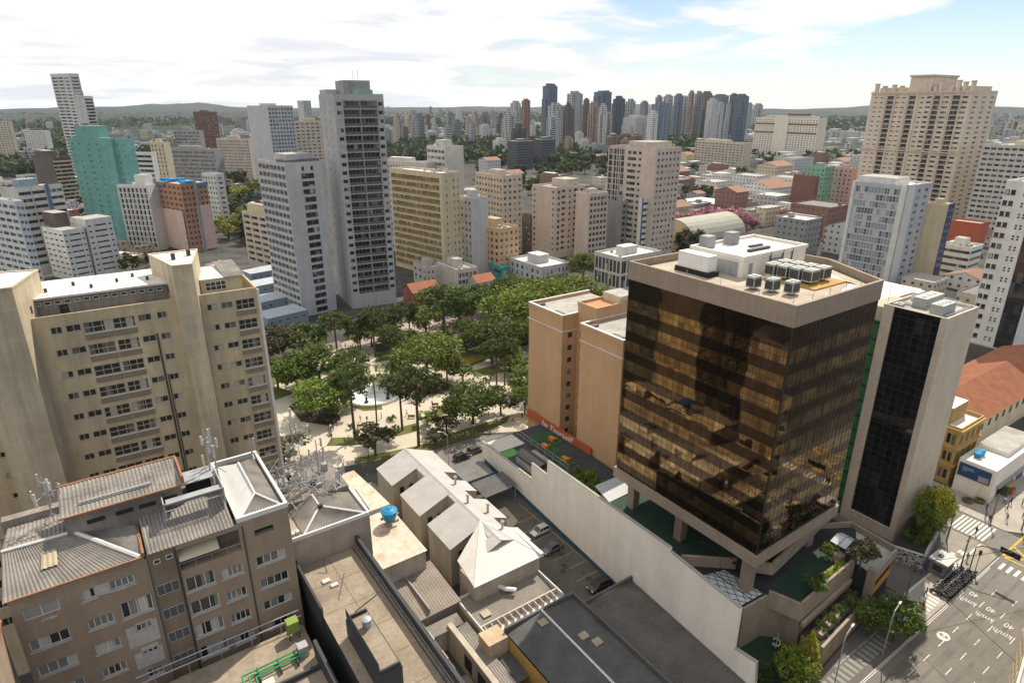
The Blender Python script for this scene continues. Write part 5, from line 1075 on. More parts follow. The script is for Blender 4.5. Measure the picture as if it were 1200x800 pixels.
# ---- yellow house with the black corrugated roof
b = fb('yellow_house', 'yellow walled building with black corrugated roof and pale ridge strip', 'building', 49.4, -28, 12.2, 24.6)
m = MB(); hs = [(14, 15.4, 2.6, 4.2, .15), (9, 10.4, 2.6, 4.2, .15), (4, 5.4, 2.6, 4.2, .15)]
for h in hs: near_win(b, 'L', h[0], h[1], h[2], 1.6, 2)
b.wall(m, 'L', 0, 6.2, hs, .15); b.plain(m, 'RAB', 0, 6.2); m.build('wall', YELLOW, b.root)
q = MB(); q.corr((6.2, .1, 7.0), (6.2, 24.4, 7.0), (.1, 24.4, 6.35), (.1, .1, 6.35), .3, .04); q.corr((12.0, .1, 6.4), (12.0, 24.4, 6.4), (6.2, 24.4, 7.0), (6.2, .1, 7.0), .3, .04); q.build('roof', FIBRO_D, b.root)
MB().tube((6.2, .1, 7.1), (6.2, 24.4, 7.1), .17).build('ridge_strip', FLASH, b.root)
for x, y, z in ((5.2, 22, 6.99), (9.3, 15.2, 6.82), (8.4, 17, 6.9)): MB().box(x - .8, y, z - .02, x + .5, y + 1.2, z + .06).build('roof_patch', mat('tan_patch', (.34, .28, .2), .9, .2), b.root)
m = MB(); m.box(-.05, 24.4, 5, 12.3, 24.75, 7.2).box(11.95, .1, 5, 12.3, 24.39, 7.2); m.build('parapet', FIBRO_D, b.root)
b = fb('peach_porch', 'peach walled corner with a small dark tiled porch beside the yellow house', 'building', 46.2, -12.5, 3.1, 11.0)
m = MB(); m.box(0, 8.2, 0, 3.1, 11, 6.4).box(0, 0, 0, .4, 8.19, 4.2); m.build('wall', mat('peach_render', (.5, .38, .26), .9), b.root)
q = MB(); q.corr((.6, 3.2, 3.6), (3.05, 3.2, 3.9), (3.05, 7.6, 4.2), (.6, 7.6, 3.9), .3, .04); q.build('porch_roof', FIBRO_D, b.root)
m = MB(); [m.tube((.7, y, 0), (.7, y, 3.6), .1) for y in (3.4, 7.4)]; m.build('porch_post', FRAME_G, b.root)

# ---- big dark roof against the white wall
b = fb('dark_roof_hall', 'big low hall with dark stained roof below the long white wall', 'hall', 61.8, -32, 11.4, 28.0)
m = MB(); m.box(0, 0, 0, 11.0, 27.6, 4.2, 0, False); m.build('wall', DARK_ROOF, b.root)
q = MB(); q.corr((-.1, -.1, 4.35), (-.1, 27.8, 4.35), (5.6, 27.8, 5.1), (5.6, -.1, 5.1), .32, .035); q.corr((5.6, -.1, 5.1), (5.6, 27.8, 5.1), (11.1, 27.8, 4.4), (11.1, -.1, 4.4), .32, .035); q.build('roof', mat('dark_brown_sheet', (.115, .105, .095), .92, .25, .25, dirt=((.055, .05, .048), .6), fine=.12), b.root)
m = MB(); m.box(-.4, 27.6, 3, 11.2, 27.95, 5.2).box(-.4, -.1, 3, -.11, 27.6, 4.9); m.build('parapet', FIBRO_D, b.root)

# ---- car park
ASPH = mat('worn_asphalt', (0.105, 0.095, 0.082), 0.95, 0.2, 0.35, dirt=((0.055, 0.05, 0.045), 0.6), fine=.15, spec=.2)
m = MB(); m.poly([(60.5, -4, .02), (76.2, -4, .02), (76.8, 46, .02), (60.5, 46, .02)]); fstruct(m, 'car_park', ASPH)
LINEY = mat('faded_yellow_line', (.40, .30, .10), .9, .3, 2); m = MB()
for i in range(9): y = -2 + 3.1 * i; m.box(69, y, .024, 73.6, y + .09, .028)
m.box(73.7, -3, .024, 73.8, 28, .028); fstruct(m, 'bay_markings', LINEY)
# white boundary wall with its stepped top and blue foot
def wallx(y): return 76.4 + (71.7 - 76.4) * (45.4 - y) / 69.6
t = fthing('white_wall', 'very long white party wall with stepped top and a blue painted foot', 'wall', 74.0, 10.0)
prof = [(46, 5.0), (25.6, 6.6), (25.6, 10.1), (20.2, 10.3), (20.2, 13.4), (-11.5, 15.5), (-11.5, 14.9), (-24.2, 14.8), (-24.2, 8.2), (-27.6, 8.9), (-27.9, 5.8)]
m = MB(); T_ = .35
for (y0, z0), (y1, z1) in zip(prof, prof[1:]):
    if abs(y0 - y1) < .01: continue
    x0, x1 = wallx(y0), wallx(y1)
    m.poly([(x0, y0, 0), (x1, y1, 0), (x1, y1, z1), (x0, y0, z0)]); m.poly([(x0 + T_, y0, 0), (x1 + T_, y1, 0), (x1 + T_, y1, z1), (x0 + T_, y0, z0)]); m.poly([(x0, y0, z0), (x1, y1, z1), (x1 + T_, y1, z1), (x0 + T_, y0, z0)])
for y, z0, z1 in ((25.6, 6.6, 10.1), (20.2, 10.3, 13.4), (-11.5, 14.9, 15.5), (-24.2, 8.2, 14.8), (46, 0, 5), (-27.9, 0, 5.8)):
    x = wallx(y); m.poly([(x, y, z0), (x + T_, y, z0), (x + T_, y, z1), (x, y, z1)])
fbuild(m, 'wall_face', WHITEW, t)
m = MB(); m.poly([(wallx(45) - .02, 45, .03), (wallx(-4) - .02, -4, .03), (wallx(-4) - .02, -4, 1.15), (wallx(45) - .02, 45, 1.15)]); fbuild(m, 'blue_foot', mat('blue_wall_paint', (.035, .10, .15), .8, .15, .5, streak=.2), t)
m = MB()
for (y0, z0), (y1, z1) in zip(prof, prof[1:]):
    if abs(y0 - y1) < .01: continue
    x0, x1 = wallx(y0), wallx(y1); m.poly([(x0 - .06, y0, z0 + .004), (x1 - .06, y1, z1 + .004), (x1 + T_ + .06, y1, z1 + .004), (x0 + T_ + .06, y0, z0 + .004)]); m.poly([(x0 - .06, y0, z0 - .1), (x1 - .06, y1, z1 - .1), (x1 - .06, y1, z1 + .004), (x0 - .06, y0, z0 + .004)])
fbuild(m, 'coping', mat('grey_coping', (.30, .28, .25), .85, .2, 1), t)
# dark awning over the car park entrance
t = fthing('car_park_canopy', 'dark sheet canopy over the car park entrance by the white wall', 'canopy', 70, 30)
q = MB(); q.corr((67.0, 29.6, 3.0), (74.6, 29.6, 3.2), (74.6, 35.0, 3.6), (67.0, 35.0, 3.4), .5, .03); fbuild(q, 'canopy_roof', FIBRO_D, t)
m = MB(); [m.tube((x, y, 0), (x, y, 3.2), .07) for x in (67.3, 74.3) for y in (30, 34.6)]; fbuild(m, 'post', FRAME_G, t)
b = fb('gate_hut', 'small grey hut with flat roof at the car park entrance', 'hut', 66.4, 36.2, 7, 7)
m = MB(); m.box(0, 0, 0, 7, 7, 2.9, 0, False); m.m[-1] = 1; m.build('wall', [W_GREY, DARK_ROOF], b.root); MB().box(-.1, -.1, 2.92, 7.1, .12, 3.2).box(-.1, .12, 2.92, .12, 7, 3.2).build('parapet', mat('blue_wall_paint', (0, 0, 0)), b.root)

# ---- cars
CARM = {}
def carpaint(name, c, metal=.3):
    if name not in CARM:
        m = bpy.data.materials.new(name); m.use_nodes = True; q = m.node_tree.nodes['Principled BSDF']; no = N('ShaderNodeTexNoise', m.node_tree); setin(no, Scale=3.0, Detail=4.0)
        mx = N('ShaderNodeMix', m.node_tree, data_type='RGBA'); mx.inputs[6].default_value = (*c, 1); mx.inputs[7].default_value = (*[k * .8 for k in c], 1); m.node_tree.links.new(no.outputs[0], mx.inputs[0]); m.node_tree.links.new(mx.outputs[2], q.inputs['Base Color'])
        q.inputs['Metallic'].default_value = metal; q.inputs['Roughness'].default_value = .3; q.inputs['Coat Weight'].default_value = .6; CARM[name] = m
    return CARM[name]
CGL = glass('car_glass', (.015, .017, .02), (.03, .03, .03), (.05, .05, .05), rough=.04)
TYRE = mat('tyre_rubber', (.02, .02, .02), .9); LAMPW = mat('headlamp', (.7, .7, .7), .2); LAMPR = mat('tail_lamp', (.35, .02, .02), .3)
CARMESH = {}
def car(label, loc, rz, paint, Lc=4.1, Wc=1.72, Hc=1.47, name='parked_car', group=None, hatch=True, cat='car', frame=True):
    key = (Lc, Wc, Hc, hatch)
    if key not in CARMESH:
        hb = Hc * .58; a = Lc / 2; y = Wc / 2
        secs = [(-a, .38, hb * .78, .86), (-a * .97, .22, hb * .95, .95), (-a * .62, .2, hb, 1), (0, .2, hb, 1), (a * .42, .2, hb * .99, 1), (a * .86, .2, hb * .80, .95), (a * .985, .26, hb * .66, .88), (a, .36, hb * .55, .8)]
        q = MB(); n = 8
        for x, z0, z1, s in secs:
            for yy, z in ((-y * s, z0 + .1), (-y * s, (z0 + z1) * .55), (-y * s * .95, z1), (-y * s * .5, z1 + .015), (y * s * .5, z1 + .015), (y * s * .95, z1), (y * s, (z0 + z1) * .55), (y * s, z0 + .1)): q.v.append((x, yy, z))
        for i in range(len(secs) - 1):
            for j in range(n): k = i * n; q.f.append((k + j, k + (j + 1) % n, k + n + (j + 1) % n, k + n + j)); q.m.append(0)
        q.f.append(tuple(range(n))); q.m.append(0); q.f.append(tuple(range((len(secs) - 1) * n, len(secs) * n))); q.m.append(0)
        body = q
        rear = -a * (.93 if hatch else .66)
        cs = [(rear, hb - .01, .9), (-a * (.72 if hatch else .42), Hc - .03, .76), (-a * .1, Hc, .78), (a * .16, Hc - .04, .76), (a * .50, hb - .01, .88)]
        g_ = MB(); rp_ = MB()
        pts = [[(x, -y * s, z), (x, y * s, z)] for x, z, s in cs]; base = [[(cs[0][0], -y * .93, hb - .02), (cs[0][0], y * .93, hb - .02)], [(cs[4][0], -y * .93, hb - .02), (cs[4][0], y * .93, hb - .02)]]
        g_.poly([pts[0][0], pts[0][1], pts[1][1], pts[1][0]]); g_.poly([pts[3][0], pts[3][1], pts[4][1], pts[4][0]])
        for sd_ in (0, 1): g_.poly([pts[0][sd_], pts[1][sd_], pts[2][sd_], pts[3][sd_], pts[4][sd_]])
        for i in (1, 2): rp_.poly([(p[0], p[1], p[2] + .012) for p in (pts[i][0], pts[i][1], pts[i + 1][1], pts[i + 1][0])])
        for sd_ in (0, 1):
            for i in (0, 3): rp_.tube(pts[i][sd_], pts[i + 1][sd_], .045, n=5)
            p = Vector(pts[2][sd_]); rp_.tube(p, (p.x + .05, p.y * 1.18, hb), .04, n=5)
        w = MB()
        CARMESH[key] = (body, g_, rp_)
    body, g_, rp_ = CARMESH[key]; a, y = Lc / 2, Wc / 2; hb = Hc * .58
    t = thing(name, label, cat, FW(*loc) if frame else loc, (R(FA) if frame else 0) + rz, group)
    def cp(mb): q = MB(); q.v, q.f, q.m = list(mb.v), list(mb.f), list(mb.m); return q
    o = cp(body).build('body', paint, t)
    for p in o.data.polygons: p.use_smooth = True
    cp(g_).build('glasshouse', CGL, t); cp(rp_).build('roof', paint, t)
    for x in (-a * .62, a * .64):
        for s in (-1, 1):
            wo = MB().tube((x, s * (y - .2), .31), (x, s * (y + .012), .31), .31, n=14).build('wheel', TYRE, t); MB().tube((x, s * (y + .013), .31), (x, s * (y + .02), .31), .19, n=10).build('rim', GREY_METAL, wo)
    for s in (-1, 1): MB().box(a * .9, s * y * .7 - .17, hb * .55, a * .985, s * y * .7 + .17, hb * .74).build('headlight', LAMPW, t); MB().box(-a * 1.0, s * y * .74 - .12, hb * .65, -a * .95, s * y * .74 + .12, hb * .9).build('tail_light', LAMPR, t); MB().box(a * .36, s * (y + .02) - .09, hb, a * .45, s * (y + .02) + .09, hb + .14).build('wing_mirror', paint, t)
    return t
G = 'cars in the walled car park'
car('silver hatchback parked against the white wall, highest of three', (71.6, 18.0, .03), math.pi + .03, carpaint('silver_paint', (.55, .56, .57)), 3.9, group=G)
car('dark grey saloon between the silver and black cars at the white wall', (70.4, 12.8, .03), math.pi + .02, carpaint('dark_grey_paint', (.10, .105, .11)), 4.2, hatch=False, group=G)
car('black car parked lowest of three beside the dark roof hall', (71.0, 0.9, .03), math.pi - .02, carpaint('black_paint', (.02, .021, .024)), 4.3, 1.78, 1.6, group=G)
# ---- tan hotel-like block with two blank wings
TAN = mat('tan_render', (0.52, 0.325, 0.18), 0.88, 0.06, 0.2, streak=.08, dirt=((0.36, 0.24, 0.15), 0.3))
b = fb('tan_block', 'tan orange block with two blank wings, white bands and a stair tower', 'apartment block', 93.4, 21.3, 18.0, 30.7)
m = MB(); Z0, Z1 = 0, 32.0
m.box(0, 0, Z0, 18, 12.5, Z1, 0, False); m.box(0, 18.5, Z0, 18, 30.7, Z1, 0, False); m.box(4.2, 12.5, Z0, 17.5, 18.5, Z1 + 2.6, 0, False); m.build('wall', TAN, b.root)
for y0, y1 in ((0, 12.5), (18.5, 30.7)):
    MB().poly([(.3, y0 + .3, Z1 + .02), (17.7, y0 + .3, Z1 + .02), (17.7, y1 - .3, Z1 + .02), (.3, y1 - .3, Z1 + .02)]).build('roof', CONC, b.root)
    q = MB(); q.box(-.12, y0 - .12, Z1 - .1, .35, y1 + .12, Z1 + .7).box(.35, y0 - .12, Z1 - .1, 18, y0 + .3, Z1 + .7).box(.35, y1 - .3, Z1 - .1, 18, y1 + .12, Z1 + .7); q.build('parapet', TAN, b.root)
    q = MB(); q.box(-.16, y0 - .16, Z1 + .7, .4, y1 + .16, Z1 + .82).box(.4, y0 - .16, Z1 + .7, 18, y0 + .34, Z1 + .82).box(.4, y1 - .34, Z1 + .7, 18, y1 + .16, Z1 + .82).box(-.14, y0 - .14, Z1 - 3.1, -.004, y1 + .14, Z1 - 2.9).box(-.004, y0 - .14, Z1 - 3.1, 18, y0 - .004, Z1 - 2.9); q.build('white_band', FLASH, b.root)
    MB().box(1.0, y0 + 2, Z1 + .03, 2.4, y0 + 5, Z1 + .3).box(.5, y1 - 2.2, Z1 + .03, 3.0, y1 - 1.5, Z1 + .5).build('roof_hatch', DARK_ROOF, b.root)
MB().poly([(4.3, 12.6, Z1 + 2.63), (11, 12.6, Z1 + 2.63), (11, 18.4, Z1 + 2.63), (4.3, 18.4, Z1 + 2.63)]).build('tower_roof', mat('terracotta_screed', (.42, .22, .12), .9, .2, .6), b.root)
q = MB(); q.prism([(4.1, 12.4), (17.6, 12.4), (17.6, 18.6), (4.1, 18.6)], Z1 + 2.4, Z1 + 2.6).box(4.1, 12.4, Z1 + 2.601, 4.4, 18.6, Z1 + 3.2).box(4.4, 12.4, Z1 + 2.601, 17.6, 12.7, Z1 + 3.2).box(4.4, 18.3, Z1 + 2.601, 17.6, 18.6, Z1 + 3.2); q.build('parapet', TAN, b.root)
b.block('lift_house', 11, 12.8, Z1 + 2.601, 16, 18.2, Z1 + 4.4, W_CREAM)
for k in range(10):
    z = Z1 - 4.6 - 2.9 * k
    for y in (13.4, 16.2): MB().box(4.14, y, z, 4.195, y + 1.2, z + 1.1).build('window', GLASS_D, b.root)
    MB().box(3.5, 14.7, z - .3, 4.19, 15.8, z - .05).build('air_unit_shelf', FRAME_W, b.root)
    MB().box(1.6, 18.44, z, 2.7, 18.495, z + 1.1).build('side_window', GLASS_D, b.root)

# ---- roof garden / play area between the white wall and the tan block, orange sign
ft = lambda name, label, cat, x, y, z=0.0, group=None: fthing(name, label, cat, x, y, z, group)
MATG = mat('green_play_mat', (.030, .085, .032), .9, .2, .6, fine=.1); DKMAT = mat('dark_deck', (.05, .05, .055), .9, .25, .5, fine=.1)
b = fb('terrace_podium', 'flat podium terrace with play mats, garden strip and a curved dark canopy', 'podium', 77.2, 13.0, 15.8, 33.0)
m = MB(); m.box(0, 0, 0, 15.8, 33, 4.4, 0, False); m.m[-1] = 1; m.build('base', [HOUSEW, DKMAT], b.root)
MB().box(.2, 27.5, 4.41, 7.0, 32.6, 4.5).build('pale_deck', PALE_SHEET, b.root); MB().box(.3, 24.6, 4.41, 3.6, 27.2, 4.47).build('green_mat', mat('bright_green_mat', (.10, .30, .07), .9, .1), b.root)
for x, y, w_, h in ((8.3, 26.5, 3.4, 3.6), (8.2, 20.5, 3.6, 3.6), (8.0, 14.6, 3.4, 4.4), (11.9, 23, 2.8, 6.5)): MB().box(x, y, 4.41, x + w_, y + h, 4.46).build('play_mat', MATG, b.root)
for x, y in ((9.2, 22.8), (9.4, 16.0), (12.4, 24.5)): MB().box(x, y, 4.47, x + .9, y + 1.6, 5.2).box(x + .9, y + .4, 4.47, x + 1.7, y + .7, 4.9).build('orange_play_block', mat('orange_plastic', (.55, .22, .03), .6, .1), b.root)
m = MB(); [m.tube((7.5, 13 + i * 2.6, 4.4), (7.5, 13 + i * 2.6, 6.2), .05) for i in range(8)]; m.tube((7.5, 13, 6.2), (7.5, 31, 6.2), .04).tube((7.5, 13, 5.3), (7.5, 31, 5.3), .04); m.build('fence', FRAME_G, b.root)
q = MB(); n = 8
for i in range(n):
    a0, a1 = math.pi * i / n, math.pi * (i + 1) / n; c0, c1 = (2.6 - 1.7 * math.cos(a0), 5.9 + 1.3 * math.sin(a0)), (2.6 - 1.7 * math.cos(a1), 5.9 + 1.3 * math.sin(a1))
    q.poly([(c0[0], 14.6, c0[1]), (c0[0], 22.2, c0[1]), (c1[0], 22.2, c1[1]), (c1[0], 14.6, c1[1])])
q.build('curved_canopy', mat('smoked_sheet', (.055, .05, .05), .25, .15, 1.0, spec=.6), b.root)
m = MB(); m.box(.9, 14.55, 4.4, 1.05, 22.2, 5.95).box(4.15, 14.55, 4.4, 4.3, 22.2, 5.95); [m.tube((2.6 - 1.7, y, 5.9), (2.6 + 1.7, y, 5.9), .05) for y in (14.6, 17, 19.6, 22.2)]; m.build('canopy_frame', FRAME_G, b.root); MB().box(.95, 14.5, 4.41, 4.25, 14.56, 5.9).build('canopy_end', mat('wood_panel', (.30, .19, .10), .7, .2), b.root)
MB().box(4.6, 13, 4.41, 7.2, 24, 4.55).build('concrete_strip', CONC, b.root)
MB().box(.3, 2.2, 4.41, 8, 10.8, 4.7).build('planting_bed', mat('dark_soil', (.03, .025, .02), .95, .3), b.root)
m = MB(); m.poly([(*FQ(697, 569, 7.6), 7.6), (*FQ(725, 557, 7.9), 7.9), (*FQ(741, 575, 7.9), 7.9), (*FQ(714, 588, 7.6), 7.6)]); k_ = [(v[0], v[1], v[2] - .12) for v in m.v]; m.poly(k_)
for i in range(4): m.poly([m.v[i], m.v[(i + 1) % 4], k_[(i + 1) % 4], k_[i]]); m.tube((k_[i][0] + (.2 if i in (0, 3) else -.2), k_[i][1], 4.4), (k_[i][0] + (.2 if i in (0, 3) else -.2), k_[i][1], 7.5), .07)
fsolo(m, 'pale_canopy', mat('frosted_canopy', (.40, .42, .42), .4, .1, .5), 'pale frosted canopy on the terrace between shrubs and the glass tower', 'canopy')
t = ft('orange_sign', 'long orange fascia sign with white script lettering at the foot of the tan block', 'sign', 93.2, 35, 3.6)
MB().box(-.35, -6.5, .3, -.06, 17, 2.5).build('sign_board', mat('orange_sign', (.42, .10, .03), .6, .08), t)
def text(body, size, parent, loc, rot, m, name='lettering', font_shear=0.0, ext=.02, name_kind=None):
    cu = bpy.data.curves.new(name, 'FONT'); cu.body = body; cu.size = size; cu.extrude = ext; cu.shear = font_shear; cu.align_x = 'CENTER'; cu.align_y = 'CENTER'
    tmp = bpy.data.objects.new('tmp', cu); COL.objects.link(tmp); dg = bpy.context.evaluated_depsgraph_get(); me = bpy.data.meshes.new_from_object(tmp.evaluated_get(dg)); me.name = name
    bpy.data.objects.remove(tmp); bpy.data.curves.remove(cu)
    me.materials.clear(); me.materials.append(m); o = link(name, me, parent, loc); o.rotation_euler = rot; return o
WLET = mat('white_lettering', (.75, .74, .70), .6, .05)
text('be Yourself!', 2.3, t, (-.38, 5.2, 1.35), (math.pi / 2, 0, -math.pi / 2), WLET, font_shear=.35)

# ---- dark bronze glass office tower
GRAN = mat('granite_beam', (0.30, 0.235, 0.18), 0.75, 0.12, 0.8, grid=(1.05, None, .03, .5), streak=.1, fine=.06)
def mirror(name, c, rough=.03, wav=.35, var=.45):
    m = bpy.data.materials.new(name); m.use_nodes = True; t = m.node_tree; q = t.nodes['Principled BSDF']; l = t.links.new
    tc = N('ShaderNodeTexCoord', t); sp = N('ShaderNodeSeparateXYZ', t); l(tc.outputs['Object'], sp.inputs[0])
    u = M2('FLOOR', M2('DIVIDE', M2('ADD', sp.outputs[0], sp.outputs[1], t), 1.04, t), None, t); z = M2('FLOOR', M2('DIVIDE', sp.outputs[2], 1.82, t), None, t); cb = N('ShaderNodeCombineXYZ', t); l(u, cb.inputs[0]); l(z, cb.inputs[1])
    wn = N('ShaderNodeTexWhiteNoise', t); l(cb.outputs[0], wn.inputs[0]); mr = N('ShaderNodeMapRange', t); l(wn.outputs[0], mr.inputs[0]); mr.inputs[3].default_value = 1 - var; mr.inputs[4].default_value = 1.0
    v = N('ShaderNodeMix', t, data_type='RGBA', blend_type='MULTIPLY'); v.inputs[0].default_value = 1; v.inputs[6].default_value = (*c, 1); l(mr.outputs[0], v.inputs[7]); l(v.outputs[2], q.inputs['Base Color'])
    q.inputs['Metallic'].default_value = 1.0; q.inputs['Roughness'].default_value = rough
    no = N('ShaderNodeTexNoise', t); setin(no, Scale=.3, Detail=1.0); l(tc.outputs['Object'], no.inputs['Vector'])
    # each pane tilts a touch: warped reflections
    ad = N('ShaderNodeMix', t, data_type='RGBA'); ad.inputs[0].default_value = .25; l(no.outputs[1], ad.inputs[6]); l(wn.outputs[1], ad.inputs[7])
    sub = N('ShaderNodeVectorMath', t, operation='SUBTRACT'); l(ad.outputs[2], sub.inputs[0]); sub.inputs[1].default_value = (.5, .5, .5)
    sc_ = N('ShaderNodeVectorMath', t, operation='SCALE'); l(sub.outputs[0], sc_.inputs[0]); sc_.inputs['Scale'].default_value = wav * .12
    ge = N('ShaderNodeNewGeometry', t); a2 = N('ShaderNodeVectorMath', t, operation='ADD'); l(ge.outputs['Normal'], a2.inputs[0]); l(sc_.outputs[0], a2.inputs[1]); nm = N('ShaderNodeVectorMath', t, operation='NORMALIZE'); l(a2.outputs[0], nm.inputs[0]); l(nm.outputs[0], q.inputs['Normal'])
    return m
VIS = mirror('bronze_vision_glass', (.31, .22, .118), .03, .22, .62); SPAN = mirror('bronze_spandrel_glass', (.075, .054, .040), .05, .25, .3)
b = fb('bronze_glass_tower', 'dark bronze mirror-glass office tower standing on granite columns, with rooftop plant', 'office tower', 80.7, -19.8, 20.6, 28.1)
ZB, ZT = 16.0, 49.6; fp = [(0, 0), (20.6, .3), (26.5, 11.5), (26.5, 28.1), (0, 28.1)]
MB().prism([(.25, .25), (20.4, .55), (26.3, 11.6), (26.3, 27.9), (.25, 27.9)], 15.2, 51.2, 0, 0).build('core_wall', BLACK, b.root)
m = MB(); m.prism([(-.35, -.35), (20.9, -.05), (26.9, 11.3), (26.9, 28.5), (-.35, 28.5)], 14.2, ZB, 0, 0, True); m.build('base_beam', GRAN, b.root)
m = MB(); ring = [(-.15, -.15), (20.7, .15), (26.7, 11.4), (26.7, 28.3), (-.15, 28.3)]
for (x0, y0), (x1, y1) in zip(ring, ring[1:] + ring[:1]):
    m.poly([(x0, y0, ZT), (x1, y1, ZT), (x1, y1, 52.4), (x0, y0, 52.4)]); cx, cy = 13, 14; k = .97
    ix = lambda x, y: (cx + (x - cx) * k, cy + (y - cy) * k)
    a, c = ix(x0, y0), ix(x1, y1); m.poly([(x0, y0, 52.4), (x1, y1, 52.4), (*c, 52.4), (*a, 52.4)]); m.poly([(*a, 52.4), (*c, 52.4), (*c, 51.2), (*a, 51.2)])
    m.poly([(x0, y0, ZT), (x1, y1, ZT), (cx + (x1 - cx) * .98, cy + (y1 - cy) * .98, ZT), (cx + (x0 - cx) * .98, cy + (y0 - cy) * .98, ZT)])
m.build('granite_parapet', GRAN, b.root)
MB().prism([(.5, .5), (20.3, .8), (26.1, 11.8), (26.1, 27.7), (.5, 27.7)], 51.15, 51.25, 0, 0).build('roof', mat('brownish_screed', (.40, .34, .27), .92, .2, .35, dirt=((.2, .16, .12), .6), fine=.12), b.root)
nst = 9; fh = (ZT - 3.2 - ZB) / nst
def gband(face, z0, z1, ma, name):
    q = MB()
    if face == 'L': q.poly([(0, .02, z0), (0, 28.1, z0), (0, 28.1, z1), (0, .02, z1)])
    else: q.poly([(.02, 0, z0), (20.6, .3, z0), (20.6, .3, z1), (.02, 0, z1)])
    q.build(name, ma, b.root)
for f in 'LR':
    for k in range(nst):
        z = ZB + k * fh; gband(f, z, z + fh * .46, SPAN, 'spandrel_band'); gband(f, z + fh * .46, z + fh, VIS, 'glass_band')
    gband(f, ZT - 3.2, ZT, SPAN, 'top_spandrel')
FIN = mat('bronze_mullion', (.035, .027, .022), .5, .1, metal=.5)
for i in range(28): y = 1.0 * i + .6; MB().box(-.02, y, ZB, -.004, y + .035, ZT).build('mullion', FIN, b.root)
for i in range(20): x = 1.02 * i + .6; yy = .3 * x / 20.6; MB().box(x, yy - .016, ZB, x + .03, yy - .006, ZT).build('mullion', FIN, b.root)
for k in range(nst):
    for dz in (0, .46, .73): z = ZB + (k + dz) * fh; MB().box(-.02, .02, z, -.006, 28, z + .04).box(0.02, -.022, z, 1, -.008, z + .04).build('transom', FIN, b.root)
MB().box(-.12, -.12, ZB, .1, .1, ZT).build('corner_post', FIN, b.root)
for x, y in ((3.0, 26.5), (3.0, 15.6), (2.0, 2.0), (19, 3), (19, 24)): MB().box(x - .75, y - .75, 0, x + .75, y + .75, 14.3).build('column', GRAN, b.root)
# rooftop: white plant house, tanks, chillers
MB().box(9.2, 14.6, 51.25, 24.8, 24.2, 53.9).build('plant_house', WHITEW, b.root)
m = MB(); m.box(9.0, 14.4, 53.9, 25, 14.75, 54.45).box(9.0, 14.75, 53.9, 9.35, 24.4, 54.45).box(9.35, 24.05, 53.9, 25, 24.4, 54.45).box(24.65, 14.75, 53.9, 25, 24.05, 54.45); m.build('plant_house_parapet', WHITEW, b.root)
MB().poly([(9.3, 14.7, 54.0), (24.7, 14.7, 54.0), (24.7, 24.1, 54.0), (9.3, 24.1, 54.0)]).build('plant_house_roof', PALE_ROOF, b.root)
for x, y in ((10.4, 22.2), (16.0, 22.0)): MB().box(x, y, 54.02, x + 1.9, y + 1.6, 55.9).build('roof_vent', W_GREY, b.root)
MB().box(14, 17, 54.02, 19, 17.6, 54.4).box(17, 19, 54.02, 20, 19.6, 54.3).build('cable_tray', FRAME_D, b.root)
m = MB()
for i in range(7): m.box(9.12, 15.4 + i * 1.2, 51.3, 9.19, 16.5 + i * 1.2, 53.4)
m.build('louvre_panel', GREY_METAL, b.root)
m = MB(); [m.tube((x, 14.45, 51.3), (x, 14.45, 54.4), .1) for x in (15.5, 18.6, 21)]; m.tube((15.5, 14.45, 53.2), (18.6, 14.45, 53.2), .08); m.build('wall_pipe', FRAME_D, b.root)
MB().box(10.6, 14.55, 51.3, 11.5, 14.59, 53.2).build('steel_door', FRAME_G, b.root)
MB().box(5.2, 17.6, 52.0, 7.2, 23.2, 54.3).build('water_tank_housing', mat('white_panel', (.72, .71, .68), .7, .06, 1.0, grid=(1.0, 1.0, .03, .35)), b.root); MB().box(5.0, 17.2, 51.26, 7.4, 23.6, 52.0).build('tank_plinth', BLACK, b.root)
def chiller(x, y, z, w_=1.7, d=1.3, h=1.9):
    m = MB(); m.box(x, y, z + .3, x + w_, y + d, z + h, 0); m.box(x + .12, y - .02, z + .5, x + w_ - .12, y - .004, z + h - .3, 1).box(x - .02, y + .1, z + .5, x - .004, y + d - .1, z + h - .3, 1)
    o = m.build('chiller', [mat('chiller_grey', (.38, .39, .36), .6, .15, 1.5), FRAME_D], b.root); MB().lathe((x + w_ / 2, y + d / 2, z + h), [(.42, 0), (.42, .1), (.36, .1)], 12).build('fan_cowl', GREY_METAL, o)
for i in range(3): chiller(4.8 + .9 * i, 9.4 - 2.3 * i, 51.25)
for r_ in range(2):
    for i in range(4): chiller(12.0 + 2.9 * r_ + .35 * i, 11.4 - 1.75 * i, 51.5, 2.0, 1.5, 2.0)
MB().box(11.6, 4.6, 51.26, 19.6, 12.6, 51.45).build('timber_deck', mat('orange_timber', (.42, .24, .06), .8, .2, 1.5), b.root)
m = MB(); [m.tube((x, y, 51.25), (x, y, 52.9), .04) for x, y in ((1.2, 1.2), (5, 1.0), (9, 1.1), (1.1, 6), (1.1, 12), (1.2, 18), (13, 1.2), (17, 1.3))]; m.tube((1.2, 1.2, 51.9), (17, 1.3, 51.9), .03); m.build('lightning_rod', GREY_METAL, b.root)
MB().poly([(14, 2.4, 51.27), (19, 2.6, 51.27), (23, 10, 51.27), (20.4, 11.5, 51.27), (19.9, 4.2, 51.27)]).build('white_membrane', PALE_ROOF, b.root)

